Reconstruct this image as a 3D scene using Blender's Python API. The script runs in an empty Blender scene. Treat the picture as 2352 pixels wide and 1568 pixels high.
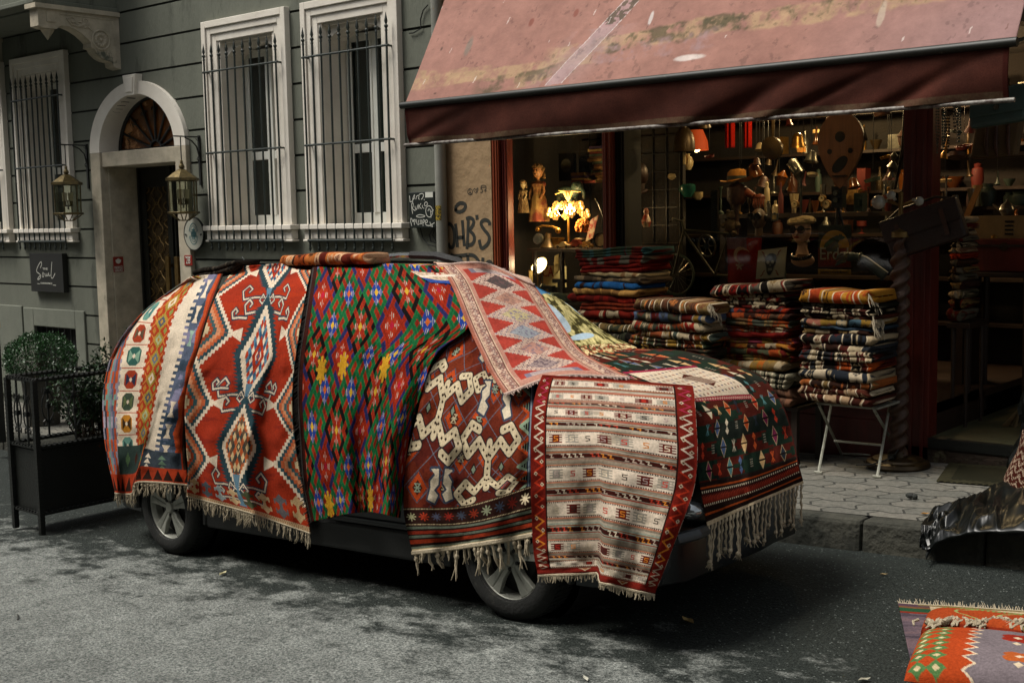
import bpy, math, random
import numpy as np
from mathutils import Vector, Matrix
rnd = random.Random(7)
SC = bpy.context.scene
COL = SC.collection

# ------------------------------------------------------------------ camera
FPX = 2822.5
YAW, PITCH, ROLL = math.radians(40.418), math.radians(5.7916), math.radians(1.1287)
def _axes():
    cy, sy = math.cos(YAW), math.sin(YAW)
    f = np.array([-sy*math.cos(PITCH), cy*math.cos(PITCH), -math.sin(PITCH)])
    r = np.array([cy, sy, 0.0]); d = np.cross(f, r)
    c, s = math.cos(ROLL), math.sin(ROLL)
    return c*r+s*d, -s*r+c*d, f
RX, DX, FX = _axes()
cam_d = bpy.data.cameras.new('camera'); cam = bpy.data.objects.new('camera', cam_d); COL.objects.link(cam)
cam_d.sensor_width = 36.0; cam_d.lens = FPX/2352*36.0; cam_d.clip_start = 0.05; cam_d.clip_end = 400
M = Matrix(((RX[0], -DX[0], -FX[0], 0), (RX[1], -DX[1], -FX[1], 0), (RX[2], -DX[2], -FX[2], 0), (0, 0, 0, 1)))
cam.matrix_world = M
SC.camera = cam

# ------------------------------------------------------------------ world, sun, exposure
SUN_EL, SUN_AZ = math.radians(60), math.radians(222)
w = bpy.data.worlds.new('World'); SC.world = w; w.use_nodes = True
nt = w.node_tree; nt.nodes.clear()
sky = nt.nodes.new('ShaderNodeTexSky'); sky.sky_type = 'NISHITA'; sky.sun_disc = False
sky.sun_elevation = SUN_EL; sky.sun_rotation = SUN_AZ; sky.air_density = 1.4; sky.dust_density = 4.0; sky.ozone_density = 1.0
bg = nt.nodes.new('ShaderNodeBackground'); bg.inputs[1].default_value = 0.12
wo = nt.nodes.new('ShaderNodeOutputWorld')
hs = nt.nodes.new('ShaderNodeHueSaturation'); hs.inputs['Saturation'].default_value = .25   # thin overcast
nt.links.new(sky.outputs[0], hs.inputs['Color']); nt.links.new(hs.outputs[0], bg.inputs[0]); nt.links.new(bg.outputs[0], wo.inputs[0])
sl = bpy.data.lights.new('sun', 'SUN'); so = bpy.data.objects.new('sun', sl); COL.objects.link(so)
sl.energy = 3.0; sl.angle = math.radians(25); sl.color = (1.0, 0.95, 0.86)
sd = Vector((math.sin(SUN_AZ)*math.cos(SUN_EL), math.cos(SUN_AZ)*math.cos(SUN_EL), math.sin(SUN_EL)))  # towards the sun
so.rotation_euler = (-sd).to_track_quat('-Z', 'Y').to_euler(); so.location = (-6, 0, 12)
SC.view_settings.view_transform = 'Standard'; SC.view_settings.look = 'None'
SC.view_settings.exposure = 0.22; SC.view_settings.gamma = 1.0

# ------------------------------------------------------------------ measuring helpers (photo point -> place on a real plane)
def ray(px, py): return FPX*FX + RX*(px-1176.0) + DX*(py-784.0)
def at(px, py, Y): v = ray(px, py); return v*Y/v[1]
def onX(px, py, X): v = ray(px, py); return v*X/v[0]
def ground(px, py, h=2.0): v = ray(px, py); return v*(-h/(v[2]-.05*v[0]))
def street_z(x): return -2.0+.05*x
def pave_z(x): return -1.8+.05*x

# ------------------------------------------------------------------ materials
def s2l(c):
    if isinstance(c, str):
        c = [int(c[i:i+2], 16)/255 for i in (0, 2, 4)]
    return tuple(((v/12.92) if v <= .04045 else ((v+.055)/1.055)**2.4) for v in c)
MATS = {}
def pmat(name, c1, c2=None, scale=3.0, rough=.7, metal=0.0, bump=0.0, bscale=40.0, spec=.5, c3=None, scale3=.6, t3=.55, emis=None, estr=0.0, stretch=None, contrast=.25, sheen=0.0):
    if name in MATS: return MATS[name]
    m = bpy.data.materials.new(name); m.use_nodes = True; n = m.node_tree; b = n.nodes['Principled BSDF']
    b.inputs['Roughness'].default_value = rough; b.inputs['Metallic'].default_value = metal
    b.inputs['Specular IOR Level'].default_value = spec
    if sheen: b.inputs['Sheen Weight'].default_value = sheen
    tc = n.nodes.new('ShaderNodeTexCoord'); src = tc.outputs['Object']
    if stretch:
        mp = n.nodes.new('ShaderNodeMapping'); mp.inputs['Scale'].default_value = stretch; n.links.new(src, mp.inputs[0]); src = mp.outputs[0]
    A = s2l(c1)+(1,)
    if c2 is None:
        c2 = tuple(min(1, v*.82) for v in A[:3]); B = c2+(1,)
    else: B = s2l(c2)+(1,)
    nz = n.nodes.new('ShaderNodeTexNoise'); nz.inputs['Scale'].default_value = scale; nz.inputs['Detail'].default_value = 8; nz.inputs['Roughness'].default_value = .65
    n.links.new(src, nz.inputs['Vector'])
    cr = n.nodes.new('ShaderNodeValToRGB'); cr.color_ramp.elements[0].position = .5-contrast; cr.color_ramp.elements[1].position = .5+contrast
    cr.color_ramp.elements[0].color = B; cr.color_ramp.elements[1].color = A
    n.links.new(nz.outputs[0], cr.inputs[0]); out = cr.outputs[0]
    if c3 is not None:
        n3 = n.nodes.new('ShaderNodeTexNoise'); n3.inputs['Scale'].default_value = scale3; n3.inputs['Detail'].default_value = 9; n3.inputs['Roughness'].default_value = .7
        n.links.new(src, n3.inputs['Vector'])
        r3 = n.nodes.new('ShaderNodeValToRGB'); r3.color_ramp.elements[0].position = t3; r3.color_ramp.elements[1].position = t3+.06
        n.links.new(n3.outputs[0], r3.inputs[0])
        mx = n.nodes.new('ShaderNodeMix'); mx.data_type = 'RGBA'
        n.links.new(r3.outputs[0], mx.inputs[0]); n.links.new(out, mx.inputs[6]); mx.inputs[7].default_value = s2l(c3)+(1,)
        out = mx.outputs[2]
    n.links.new(out, b.inputs['Base Color'])
    if bump:
        nb = n.nodes.new('ShaderNodeTexNoise'); nb.inputs['Scale'].default_value = bscale; nb.inputs['Detail'].default_value = 6
        n.links.new(src, nb.inputs['Vector'])
        bp = n.nodes.new('ShaderNodeBump'); bp.inputs['Strength'].default_value = bump; bp.inputs['Distance'].default_value = .02
        n.links.new(nb.outputs[0], bp.inputs['Height']); n.links.new(bp.outputs[0], b.inputs['Normal'])
    if emis is not None:
        b.inputs['Emission Color'].default_value = s2l(emis)+(1,); b.inputs['Emission Strength'].default_value = estr
    MATS[name] = m; return m
def glass(name, tint='ffffff', refl=.08, rough=.02, ior=1.3):
    if name in MATS: return MATS[name]
    m = bpy.data.materials.new(name); m.use_nodes = True; n = m.node_tree; n.nodes.clear()
    t = n.nodes.new('ShaderNodeBsdfTransparent'); t.inputs[0].default_value = s2l(tint)+(1,)
    g = n.nodes.new('ShaderNodeBsdfGlossy'); g.inputs['Roughness'].default_value = rough
    fr = n.nodes.new('ShaderNodeFresnel'); fr.inputs[0].default_value = ior
    ad = n.nodes.new('ShaderNodeMath'); ad.operation = 'ADD'; ad.inputs[1].default_value = refl
    nz = n.nodes.new('ShaderNodeTexNoise'); nz.inputs['Scale'].default_value = 2.0
    bp = n.nodes.new('ShaderNodeBump'); bp.inputs['Strength'].default_value = .05
    n.links.new(nz.outputs[0], bp.inputs['Height']); n.links.new(bp.outputs[0], g.inputs['Normal'])
    n.links.new(fr.outputs[0], ad.inputs[0])
    mx = n.nodes.new('ShaderNodeMixShader'); o = n.nodes.new('ShaderNodeOutputMaterial')
    n.links.new(ad.outputs[0], mx.inputs[0]); n.links.new(t.outputs[0], mx.inputs[1]); n.links.new(g.outputs[0], mx.inputs[2]); n.links.new(mx.outputs[0], o.inputs[0])
    MATS[name] = m; return m
def cloth_mat(name='woven_wool', bump=.35, warp=(420, 900)):
    """wool whose dye colours come from the woven pattern stored on the mesh; ribs and fibre are node noise"""
    if name in MATS: return MATS[name]
    m = bpy.data.materials.new(name); m.use_nodes = True; n = m.node_tree; b = n.nodes['Principled BSDF']
    b.inputs['Roughness'].default_value = .95; b.inputs['Specular IOR Level'].default_value = .08
    at_ = n.nodes.new('ShaderNodeAttribute'); at_.attribute_name = 'dye'
    tc = n.nodes.new('ShaderNodeTexCoord')
    nz = n.nodes.new('ShaderNodeTexNoise'); nz.inputs['Scale'].default_value = 90; nz.inputs['Detail'].default_value = 5
    n.links.new(tc.outputs['Object'], nz.inputs['Vector'])
    n2 = n.nodes.new('ShaderNodeTexNoise'); n2.inputs['Scale'].default_value = 5; n2.inputs['Detail'].default_value = 6
    n.links.new(tc.outputs['Object'], n2.inputs['Vector'])
    ma = n.nodes.new('ShaderNodeMapRange'); ma.inputs[1].default_value = .25; ma.inputs[2].default_value = .75; ma.inputs[3].default_value = .72; ma.inputs[4].default_value = 1.2
    mb = n.nodes.new('ShaderNodeMapRange'); mb.inputs[1].default_value = .3; mb.inputs[2].default_value = .7; mb.inputs[3].default_value = .82; mb.inputs[4].default_value = 1.12
    n.links.new(nz.outputs[0], ma.inputs[0]); n.links.new(n2.outputs[0], mb.inputs[0])
    mu = n.nodes.new('ShaderNodeMath'); mu.operation = 'MULTIPLY'; n.links.new(ma.outputs[0], mu.inputs[0]); n.links.new(mb.outputs[0], mu.inputs[1])
    vm = n.nodes.new('ShaderNodeVectorMath'); vm.operation = 'SCALE'; n.links.new(at_.outputs['Color'], vm.inputs[0]); n.links.new(mu.outputs[0], vm.inputs['Scale'])
    vt = n.nodes.new('ShaderNodeVectorMath'); vt.operation = 'MULTIPLY'; vt.inputs[1].default_value = (.93, .84, .75); n.links.new(vm.outputs[0], vt.inputs[0]); n.links.new(vt.outputs[0], b.inputs['Base Color'])
    mp = n.nodes.new('ShaderNodeMapping'); mp.inputs['Scale'].default_value = (60, 60, 260); n.links.new(tc.outputs['Object'], mp.inputs[0])
    nb = n.nodes.new('ShaderNodeTexNoise'); nb.inputs['Scale'].default_value = 1.0; nb.inputs['Detail'].default_value = 4; n.links.new(mp.outputs[0], nb.inputs['Vector'])
    bp = n.nodes.new('ShaderNodeBump'); bp.inputs['Strength'].default_value = bump; bp.inputs['Distance'].default_value = .006
    n.links.new(nb.outputs[0], bp.inputs['Height']); n.links.new(bp.outputs[0], b.inputs['Normal'])
    MATS[name] = m; return m

# ------------------------------------------------------------------ object helpers
def link(o): COL.objects.link(o); return o
def tag(o, label=None, cat=None, group=None, kind=None):
    if label: o['label'] = label
    if cat: o['category'] = cat
    if group: o['group'] = group
    if kind: o['kind'] = kind
    return o
def thing(name, loc, label, cat, group=None):
    o = bpy.data.objects.new(name, None); o.empty_display_size = .1; o.location = tuple(loc); link(o)
    return tag(o, label, cat, group)
def wloc(o):
    v = Vector((0, 0, 0))
    while o is not None: v = v+o.location; o = o.parent
    return v
class MB:
    def __init__(s): s.v = []; s.f = []; s.m = []; s.cur = 0
    def add(s, vs, fs):
        k = len(s.v); s.v += [tuple(map(float, p)) for p in vs]; s.f += [tuple(i+k for i in f) for f in fs]; s.m += [s.cur]*len(fs); return s
    def box(s, x0, x1, y0, y1, z0, z1):
        return s.add([(x0,y0,z0),(x1,y0,z0),(x1,y1,z0),(x0,y1,z0),(x0,y0,z1),(x1,y0,z1),(x1,y1,z1),(x0,y1,z1)],
                     [(0,3,2,1),(4,5,6,7),(0,1,5,4),(1,2,6,5),(2,3,7,6),(3,0,4,7)])
    def obox(s, c, ax, ay, az):   # centre and three half axes
        c, ax, ay, az = map(np.array, (c, ax, ay, az)); P = []
        for k in (-1, 1):
            for i, j in ((-1,-1),(1,-1),(1,1),(-1,1)): P.append(c+ax*i+ay*j+az*k)
        return s.add(P, [(0,3,2,1),(4,5,6,7),(0,1,5,4),(1,2,6,5),(2,3,7,6),(3,0,4,7)])
    def tube(s, pts, r, n=8, close=False, caps=True):
        pts = [Vector(p) for p in pts]; N = len(pts); rs = r if hasattr(r, '__len__') else [r]*N
        up = None; vs = []; fs = []
        for i, p in enumerate(pts):
            a = pts[(i-1) % N] if (i > 0 or close) else p; b = pts[(i+1) % N] if (i < N-1 or close) else p
            t = (b-a); t = t.normalized() if t.length > 1e-9 else Vector((0,0,1))
            if up is None:
                up = Vector((0,0,1)) if abs(t.z) < .9 else Vector((1,0,0))
            u = up-t*up.dot(t)
            if u.length < 1e-6: u = t.orthogonal()
            u.normalize(); up = u; w_ = t.cross(u)
            for k in range(n):
                an = 2*math.pi*k/n; vs.append(p+(u*math.cos(an)+w_*math.sin(an))*rs[i])
        M_ = N if close else N-1
        for i in range(M_):
            j = (i+1) % N
            for k in range(n): fs.append((i*n+k, i*n+(k+1) % n, j*n+(k+1) % n, j*n+k))
        if caps and not close: fs.append(tuple(reversed(range(n)))); fs.append(tuple((N-1)*n+k for k in range(n)))
        return s.add(vs, fs)
    def lathe(s, prof, c, axis=(0,0,1), n=20, sx=1.0, sy=1.0, ang=(0, 360)):
        ax = Vector(axis).normalized(); u = ax.orthogonal().normalized() if abs(ax.z) < .99 else Vector((1,0,0)); w_ = ax.cross(u); c = Vector(c)
        full = (ang[1]-ang[0]) >= 359; K = n if full else n+1; vs = []; fs = []
        for (r, h) in prof:
            for k in range(K):
                a = math.radians(ang[0]+(ang[1]-ang[0])*k/n); vs.append(c+ax*h+(u*math.cos(a)*sx+w_*math.sin(a)*sy)*r)
        for i in range(len(prof)-1):
            for k in range(n): fs.append((i*K+k, i*K+(k+1) % K, (i+1)*K+(k+1) % K, (i+1)*K+k))
        return s.add(vs, fs)
    def ball(s, c, r, n=12, sc=(1,1,1)):
        c = np.array(c); vs = []; fs = []; m = n//2+1
        for i in range(m+1):
            th = math.pi*i/m
            for k in range(n):
                a = 2*math.pi*k/n; vs.append(c+np.array([math.sin(th)*math.cos(a)*sc[0], math.sin(th)*math.sin(a)*sc[1], math.cos(th)*sc[2]])*r)
        for i in range(m):
            for k in range(n): fs.append((i*n+k, (i+1)*n+k, (i+1)*n+(k+1) % n, i*n+(k+1) % n))
        return s.add(vs, fs)
    def prism(s, pts, e):   # closed 3-D outline extruded by e (ear handled by ngon)
        n = len(pts); P = [np.array(p, float) for p in pts]; e = np.array(e, float)
        return s.add(P+[p+e for p in P], [tuple(range(n)), tuple(reversed(range(n, 2*n)))]+[(i, i+n, (i+1) % n+n, (i+1) % n) for i in range(n)])
    def quad(s, a, b, c, d): return s.add([a, b, c, d], [(0, 1, 2, 3)])
    def disc(s, c, nrm, r, t, n=24, sx=1, sy=1):
        return s.lathe([(0, 0), (r, 0), (r, t), (0, t)], c, nrm, n, sx, sy)
    def build(s, name, mat, parent=None, smooth=False, bevel=0.0, fix=True):
        me = bpy.data.meshes.new(name); off = wloc(parent) if parent is not None else Vector((0,0,0))
        V = np.array(s.v, float).reshape(-1, 3)-np.array(off)
        org = None
        if parent is None:
            org = np.array([(V[:,0].min()+V[:,0].max())/2, (V[:,1].min()+V[:,1].max())/2, V[:,2].min()]); V = V-org
        me.from_pydata(V.tolist(), [], s.f)
        ms = mat if isinstance(mat, (list, tuple)) else [mat]
        for m in ms: me.materials.append(m)
        if len(ms) > 1: me.polygons.foreach_set('material_index', s.m)
        if fix:
            import bmesh
            bm = bmesh.new(); bm.from_mesh(me); bmesh.ops.recalc_face_normals(bm, faces=bm.faces); bm.to_mesh(me); bm.free()
        if smooth:
            me.polygons.foreach_set('use_smooth', [True]*len(me.polygons))
            try: me.set_sharp_from_angle(angle=math.radians(40))
            except Exception: pass
        me.update()
        o = bpy.data.objects.new(name, me)
        if parent is not None: o.parent = parent
        else: o.location = tuple(org)
        link(o)
        if bevel:
            md = o.modifiers.new('bevel', 'BEVEL'); md.width = bevel; md.segments = 2; md.limit_method = 'ANGLE'; md.angle_limit = math.radians(35)
        return o
def copy_tree(o, parent=None):
    c = o.copy(); COL.objects.link(c)
    if parent is not None: c.parent = parent
    for ch in list(o.children): copy_tree(ch, c)
    return c
def text_mesh(s, name, c, size, mat, parent, ux=(1,0,0), uz=(0,0,1), ext=.002, width=None, shear=0.0):
    """letters as a real mesh centred at c, reading along ux, up along uz"""
    cu = bpy.data.curves.new(name, 'FONT'); cu.body = s; cu.size = size; cu.extrude = ext; cu.align_x = 'CENTER'; cu.align_y = 'CENTER'; cu.shear = shear; cu.resolution_u = 3
    t = bpy.data.objects.new(name, cu); link(t)
    dg = bpy.context.evaluated_depsgraph_get(); me = bpy.data.meshes.new_from_object(t.evaluated_get(dg)); bpy.data.objects.remove(t)
    me.name = name
    V = np.empty(len(me.vertices)*3); me.vertices.foreach_get('co', V); V = V.reshape(-1, 3)
    if width:
        sc_ = width/max(1e-6, V[:,0].max()-V[:,0].min()); V[:,0] *= sc_
    V[:,0] -= (V[:,0].max()+V[:,0].min())/2; V[:,1] -= (V[:,1].max()+V[:,1].min())/2
    ux = np.array(ux, float); uz = np.array(uz, float); nn = np.cross(ux, uz)
    P = np.array(c)+V[:,:1]*ux+V[:,1:2]*uz+V[:,2:3]*nn-np.array(wloc(parent))
    me.vertices.foreach_set('co', P.ravel()); me.update(); me.materials.clear(); me.materials.append(mat)
    o = bpy.data.objects.new(name, me); o.parent = parent; link(o); return o
def stroke(mb, pts, wd, c, ux, uz, sc=1.0, t=.002, smooth=2):
    """a pen or spray stroke: flat ribbon on a wall; pts in local 2-D"""
    pts = [np.array(p, float) for p in pts]
    for _ in range(smooth):
        if len(pts) > 2:
            q = [pts[0]]
            for i in range(len(pts)-1): q += [pts[i]*.75+pts[i+1]*.25, pts[i]*.25+pts[i+1]*.75]
            q.append(pts[-1]); pts = q
    ux = np.array(ux, float); uz = np.array(uz, float); nn = np.cross(ux, uz); nn = nn/np.linalg.norm(nn); c = np.array(c, float); L = []; R_ = []
    for i, p in enumerate(pts):
        a = pts[max(0, i-1)]; b = pts[min(len(pts)-1, i+1)]; d = b-a; d = d/(np.linalg.norm(d)+1e-9); k = np.array([-d[1], d[0]])*wd/2
        for q, S_ in ((p+k, L), (p-k, R_)): S_.append(c+(ux*q[0]+uz*q[1])*sc+nn*t)
    n = len(pts); mb.add(L+R_, [(i, i+1, n+i+1, n+i) for i in range(n-1)])
def asphalt():
    m = bpy.data.materials.new('asphalt'); m.use_nodes = True; n = m.node_tree; b = n.nodes['Principled BSDF']; L = n.links.new
    b.inputs['Specular IOR Level'].default_value = .2
    g = n.nodes.new('ShaderNodeNewGeometry'); pos = g.outputs['Position']
    vo = n.nodes.new('ShaderNodeTexVoronoi'); vo.inputs['Scale'].default_value = 75; L(pos, vo.inputs['Vector'])
    sp = n.nodes.new('ShaderNodeSeparateColor'); L(vo.outputs['Color'], sp.inputs[0])
    nf = n.nodes.new('ShaderNodeTexNoise'); nf.inputs['Scale'].default_value = 52; nf.inputs['Detail'].default_value = 8; nf.inputs['Roughness'].default_value = .75; L(pos, nf.inputs['Vector'])
    sx = n.nodes.new('ShaderNodeSeparateXYZ'); L(pos, sx.inputs[0])
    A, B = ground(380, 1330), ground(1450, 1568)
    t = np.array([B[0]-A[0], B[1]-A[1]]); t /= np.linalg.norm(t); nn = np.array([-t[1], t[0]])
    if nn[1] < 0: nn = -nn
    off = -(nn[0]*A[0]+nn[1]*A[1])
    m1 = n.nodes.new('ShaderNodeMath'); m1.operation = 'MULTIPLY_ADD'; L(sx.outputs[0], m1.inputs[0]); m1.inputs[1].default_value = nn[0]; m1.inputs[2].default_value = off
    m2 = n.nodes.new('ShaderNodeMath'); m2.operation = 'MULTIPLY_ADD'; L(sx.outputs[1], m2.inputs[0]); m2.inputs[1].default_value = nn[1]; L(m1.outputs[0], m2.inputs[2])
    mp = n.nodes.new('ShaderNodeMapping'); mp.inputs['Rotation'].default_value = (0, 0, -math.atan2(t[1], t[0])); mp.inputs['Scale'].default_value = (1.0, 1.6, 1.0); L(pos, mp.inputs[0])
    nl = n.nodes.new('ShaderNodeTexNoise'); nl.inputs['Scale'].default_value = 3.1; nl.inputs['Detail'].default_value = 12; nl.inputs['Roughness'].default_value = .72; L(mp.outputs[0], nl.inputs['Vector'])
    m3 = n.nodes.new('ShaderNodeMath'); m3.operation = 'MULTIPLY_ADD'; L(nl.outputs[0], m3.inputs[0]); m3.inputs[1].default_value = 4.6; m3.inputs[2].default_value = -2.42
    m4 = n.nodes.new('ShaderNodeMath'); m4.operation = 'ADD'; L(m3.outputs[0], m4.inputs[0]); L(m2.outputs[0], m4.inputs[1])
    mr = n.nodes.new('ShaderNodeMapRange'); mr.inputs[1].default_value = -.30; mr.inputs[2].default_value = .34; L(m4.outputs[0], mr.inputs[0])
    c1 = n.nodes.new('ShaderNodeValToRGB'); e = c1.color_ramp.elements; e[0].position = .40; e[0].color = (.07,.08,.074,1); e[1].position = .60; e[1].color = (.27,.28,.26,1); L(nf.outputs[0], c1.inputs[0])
    c2 = n.nodes.new('ShaderNodeValToRGB'); e = c2.color_ramp.elements; e[0].position = .38; e[0].color = (.007,.010,.009,1); e[1].position = .70; e[1].color = (.042,.05,.044,1); L(nf.outputs[0], c2.inputs[0])  # ragged dark patches; shade by the car is put into this colour too
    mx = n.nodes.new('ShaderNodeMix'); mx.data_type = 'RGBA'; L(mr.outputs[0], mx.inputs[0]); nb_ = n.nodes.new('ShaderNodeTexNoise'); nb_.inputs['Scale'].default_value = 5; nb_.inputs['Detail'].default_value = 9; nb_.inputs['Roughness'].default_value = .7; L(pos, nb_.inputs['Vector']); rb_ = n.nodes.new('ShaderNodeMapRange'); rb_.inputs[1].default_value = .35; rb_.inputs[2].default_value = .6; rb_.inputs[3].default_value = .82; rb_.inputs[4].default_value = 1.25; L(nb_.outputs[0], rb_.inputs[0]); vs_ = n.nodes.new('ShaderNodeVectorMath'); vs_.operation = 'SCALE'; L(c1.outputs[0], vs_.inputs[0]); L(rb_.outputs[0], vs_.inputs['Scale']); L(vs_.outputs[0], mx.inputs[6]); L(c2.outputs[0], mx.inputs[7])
    ch = n.nodes.new('ShaderNodeMapRange'); ch.inputs[1].default_value = .93; ch.inputs[2].default_value = .97; L(sp.outputs[0], ch.inputs[0])
    vd = n.nodes.new('ShaderNodeMapRange'); vd.inputs[1].default_value = .45; vd.inputs[2].default_value = .3; L(vo.outputs['Distance'], vd.inputs[0])
    cm = n.nodes.new('ShaderNodeMath'); cm.operation = 'MULTIPLY'; L(ch.outputs[0], cm.inputs[0]); L(vd.outputs[0], cm.inputs[1])
    mx2 = n.nodes.new('ShaderNodeMix'); mx2.data_type = 'RGBA'; L(cm.outputs[0], mx2.inputs[0]); L(mx.outputs[2], mx2.inputs[6]); mx2.inputs[7].default_value = (.17,.19,.175,1)
    L(mx2.outputs[2], b.inputs['Base Color'])
    rr = n.nodes.new('ShaderNodeMapRange'); rr.inputs[3].default_value = .9; rr.inputs[4].default_value = .82; L(mr.outputs[0], rr.inputs[0]); L(rr.outputs[0], b.inputs['Roughness'])
    bp = n.nodes.new('ShaderNodeBump'); bp.inputs['Strength'].default_value = .8; bp.inputs['Distance'].default_value = .012
    ad = n.nodes.new('ShaderNodeMath'); ad.operation = 'ADD'; L(nf.outputs[0], ad.inputs[0]); L(vo.outputs['Distance'], ad.inputs[1]); L(ad.outputs[0], bp.inputs['Height']); L(bp.outputs[0], b.inputs['Normal'])
    return m
def paver():
    m = bpy.data.materials.new('concrete_pavers'); m.use_nodes = True; n = m.node_tree; b = n.nodes['Principled BSDF']; L = n.links.new
    b.inputs['Roughness'].default_value = .85
    g = n.nodes.new('ShaderNodeNewGeometry'); pos = g.outputs['Position']
    s = n.nodes.new('ShaderNodeSeparateXYZ'); L(pos, s.inputs[0])
    def tri(src, fr, amp):
        a = n.nodes.new('ShaderNodeMath'); a.operation = 'PINGPONG'; L(src, a.inputs[0]); a.inputs[1].default_value = fr*.8
        c = n.nodes.new('ShaderNodeMath'); c.operation = 'MULTIPLY'; L(a.outputs[0], c.inputs[0]); c.inputs[1].default_value = amp; return c.outputs[0]
    nz = n.nodes.new('ShaderNodeTexNoise'); nz.inputs['Scale'].default_value = 6; nz.inputs['Detail'].default_value = 5; L(pos, nz.inputs['Vector'])
    ax = n.nodes.new('ShaderNodeMath'); ax.operation = 'ADD'; L(s.outputs[0], ax.inputs[0]); L(tri(s.outputs[1], .11, .55), ax.inputs[1])
    ay = n.nodes.new('ShaderNodeMath'); ay.operation = 'ADD'; L(s.outputs[1], ay.inputs[0]); L(tri(s.outputs[0], .16, .35), ay.inputs[1])
    wv = n.nodes.new('ShaderNodeMath'); wv.operation = 'MULTIPLY_ADD'; L(nz.outputs[0], wv.inputs[0]); wv.inputs[1].default_value = .05; L(ay.outputs[0], wv.inputs[2])
    cb = n.nodes.new('ShaderNodeCombineXYZ'); L(ax.outputs[0], cb.inputs[0]); L(wv.outputs[0], cb.inputs[1])
    br = n.nodes.new('ShaderNodeTexBrick'); br.inputs['Scale'].default_value = 1.0; br.inputs['Brick Width'].default_value = .33; br.inputs['Row Height'].default_value = .2
    br.inputs['Mortar Size'].default_value = .009; br.inputs['Mortar Smooth'].default_value = .4; L(cb.outputs[0], br.inputs['Vector'])
    br.inputs['Color1'].default_value = (.15,.14,.115,1); br.inputs['Color2'].default_value = (.095,.095,.08,1); br.inputs['Mortar'].default_value = (.03,.03,.024,1)
    n2 = n.nodes.new('ShaderNodeTexNoise'); n2.inputs['Scale'].default_value = 28; n2.inputs['Detail'].default_value = 8; n2.inputs['Roughness'].default_value = .75; L(pos, n2.inputs['Vector'])
    r = n.nodes.new('ShaderNodeMapRange'); r.inputs[1].default_value = .3; r.inputs[2].default_value = .7; r.inputs[3].default_value = .5; r.inputs[4].default_value = 1.35; L(n2.outputs[0], r.inputs[0])
    v = n.nodes.new('ShaderNodeVectorMath'); v.operation = 'SCALE'; L(br.outputs[0], v.inputs[0]); L(r.outputs[0], v.inputs['Scale']); L(v.outputs[0], b.inputs['Base Color'])
    bp = n.nodes.new('ShaderNodeBump'); bp.inputs['Distance'].default_value = .03; bp.inputs['Strength'].default_value = .9; bp.invert = True; L(br.outputs['Fac'], bp.inputs['Height'])
    b2 = n.nodes.new('ShaderNodeBump'); b2.inputs['Distance'].default_value = .008; b2.inputs['Strength'].default_value = .7; L(n2.outputs[0], b2.inputs['Height']); L(bp.outputs[0], b2.inputs['Normal']); L(b2.outputs[0], b.inputs['Normal'])
    return m
def sheet(name, x0, x1, y0, y1, h, mat, nx=1):
    mb = MB(); z = lambda x: -h+.05*x
    mb.quad((x0,y0,z(x0)),(x1,y0,z(x1)),(x1,y1,z(x1)),(x0,y1,z(x0)))
    o = mb.build(name, mat, None, fix=False); tag(o, kind='structure'); return o
KERB = 7.25
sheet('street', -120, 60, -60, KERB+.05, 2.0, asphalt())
sheet('pavement', -120, 60, KERB+.16, 9.6, 1.8, paver())
kmb = MB(); M_kerb = pmat('kerb_stone', '45443a', '1e1f19', 5, .9, bump=1.0, bscale=22, c3='1a1c14', scale3=2.2, t3=.52)
x = -60.0
while x < 12:
    L_ = rnd.uniform(.75, 1.0); j = rnd.uniform(-.008, .008)
    za, zb_ = -2.0+.05*x, -2.0+.05*(x+L_-.012)
    kmb.add([(x,KERB+j,za-.05),(x+L_-.005,KERB+j,zb_-.05),(x+L_-.005,KERB+.16,zb_-.05),(x,KERB+.16,za-.05),
             (x,KERB+.015+j,za+.203),(x+L_-.005,KERB+.015+j,zb_+.203),(x+L_-.005,KERB+.165,zb_+.203),(x,KERB+.165,za+.203)],
            [(0,3,2,1),(4,5,6,7),(0,1,5,4),(1,2,6,5),(2,3,7,6),(3,0,4,7)]); x += L_
kb = kmb.build('kerb', M_kerb, None, bevel=.03); tag(kb, kind='structure')

YF = 9.4
M_wall = pmat('grey_render', '6a6d61', '595c51', 2.2, .85, bump=.3, bscale=40, c3='4c4f45', scale3=1.6, t3=.57, stretch=(1, 1, .3))
M_groove = pmat('groove_paint', '23251f', None, 4, .9)
M_white = pmat('cream_painted_stone', 'e6e0d4', 'd0c8ba', 3, .75, bump=.15, bscale=25)
M_stone = pmat('weathered_marble', 'c4b8a2', '8c8674', 4.5, .8, bump=.3, bscale=18, c3='55584c', scale3=1.6, t3=.6)
M_sash = pmat('white_plastic', 'e4e4dc', 'd6d6cc', 3, .35)
M_iron = pmat('dark_green_iron', '2a3430', '182019', 12, .5, bump=.3, bscale=60)
M_black = pmat('black_iron', '141713', '0b0d0b', 10, .45, bump=.2, bscale=50)
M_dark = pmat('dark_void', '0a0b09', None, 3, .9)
M_pane = pmat('dark_window_glass', '16211c', '0d1512', 1.2, .06, spec=.7)
bld = thing('grey_building', (-14, YF, -2.5), 'grey rendered apartment building with horizontal grooves, white framed barred windows and an arched doorway', 'building')

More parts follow.
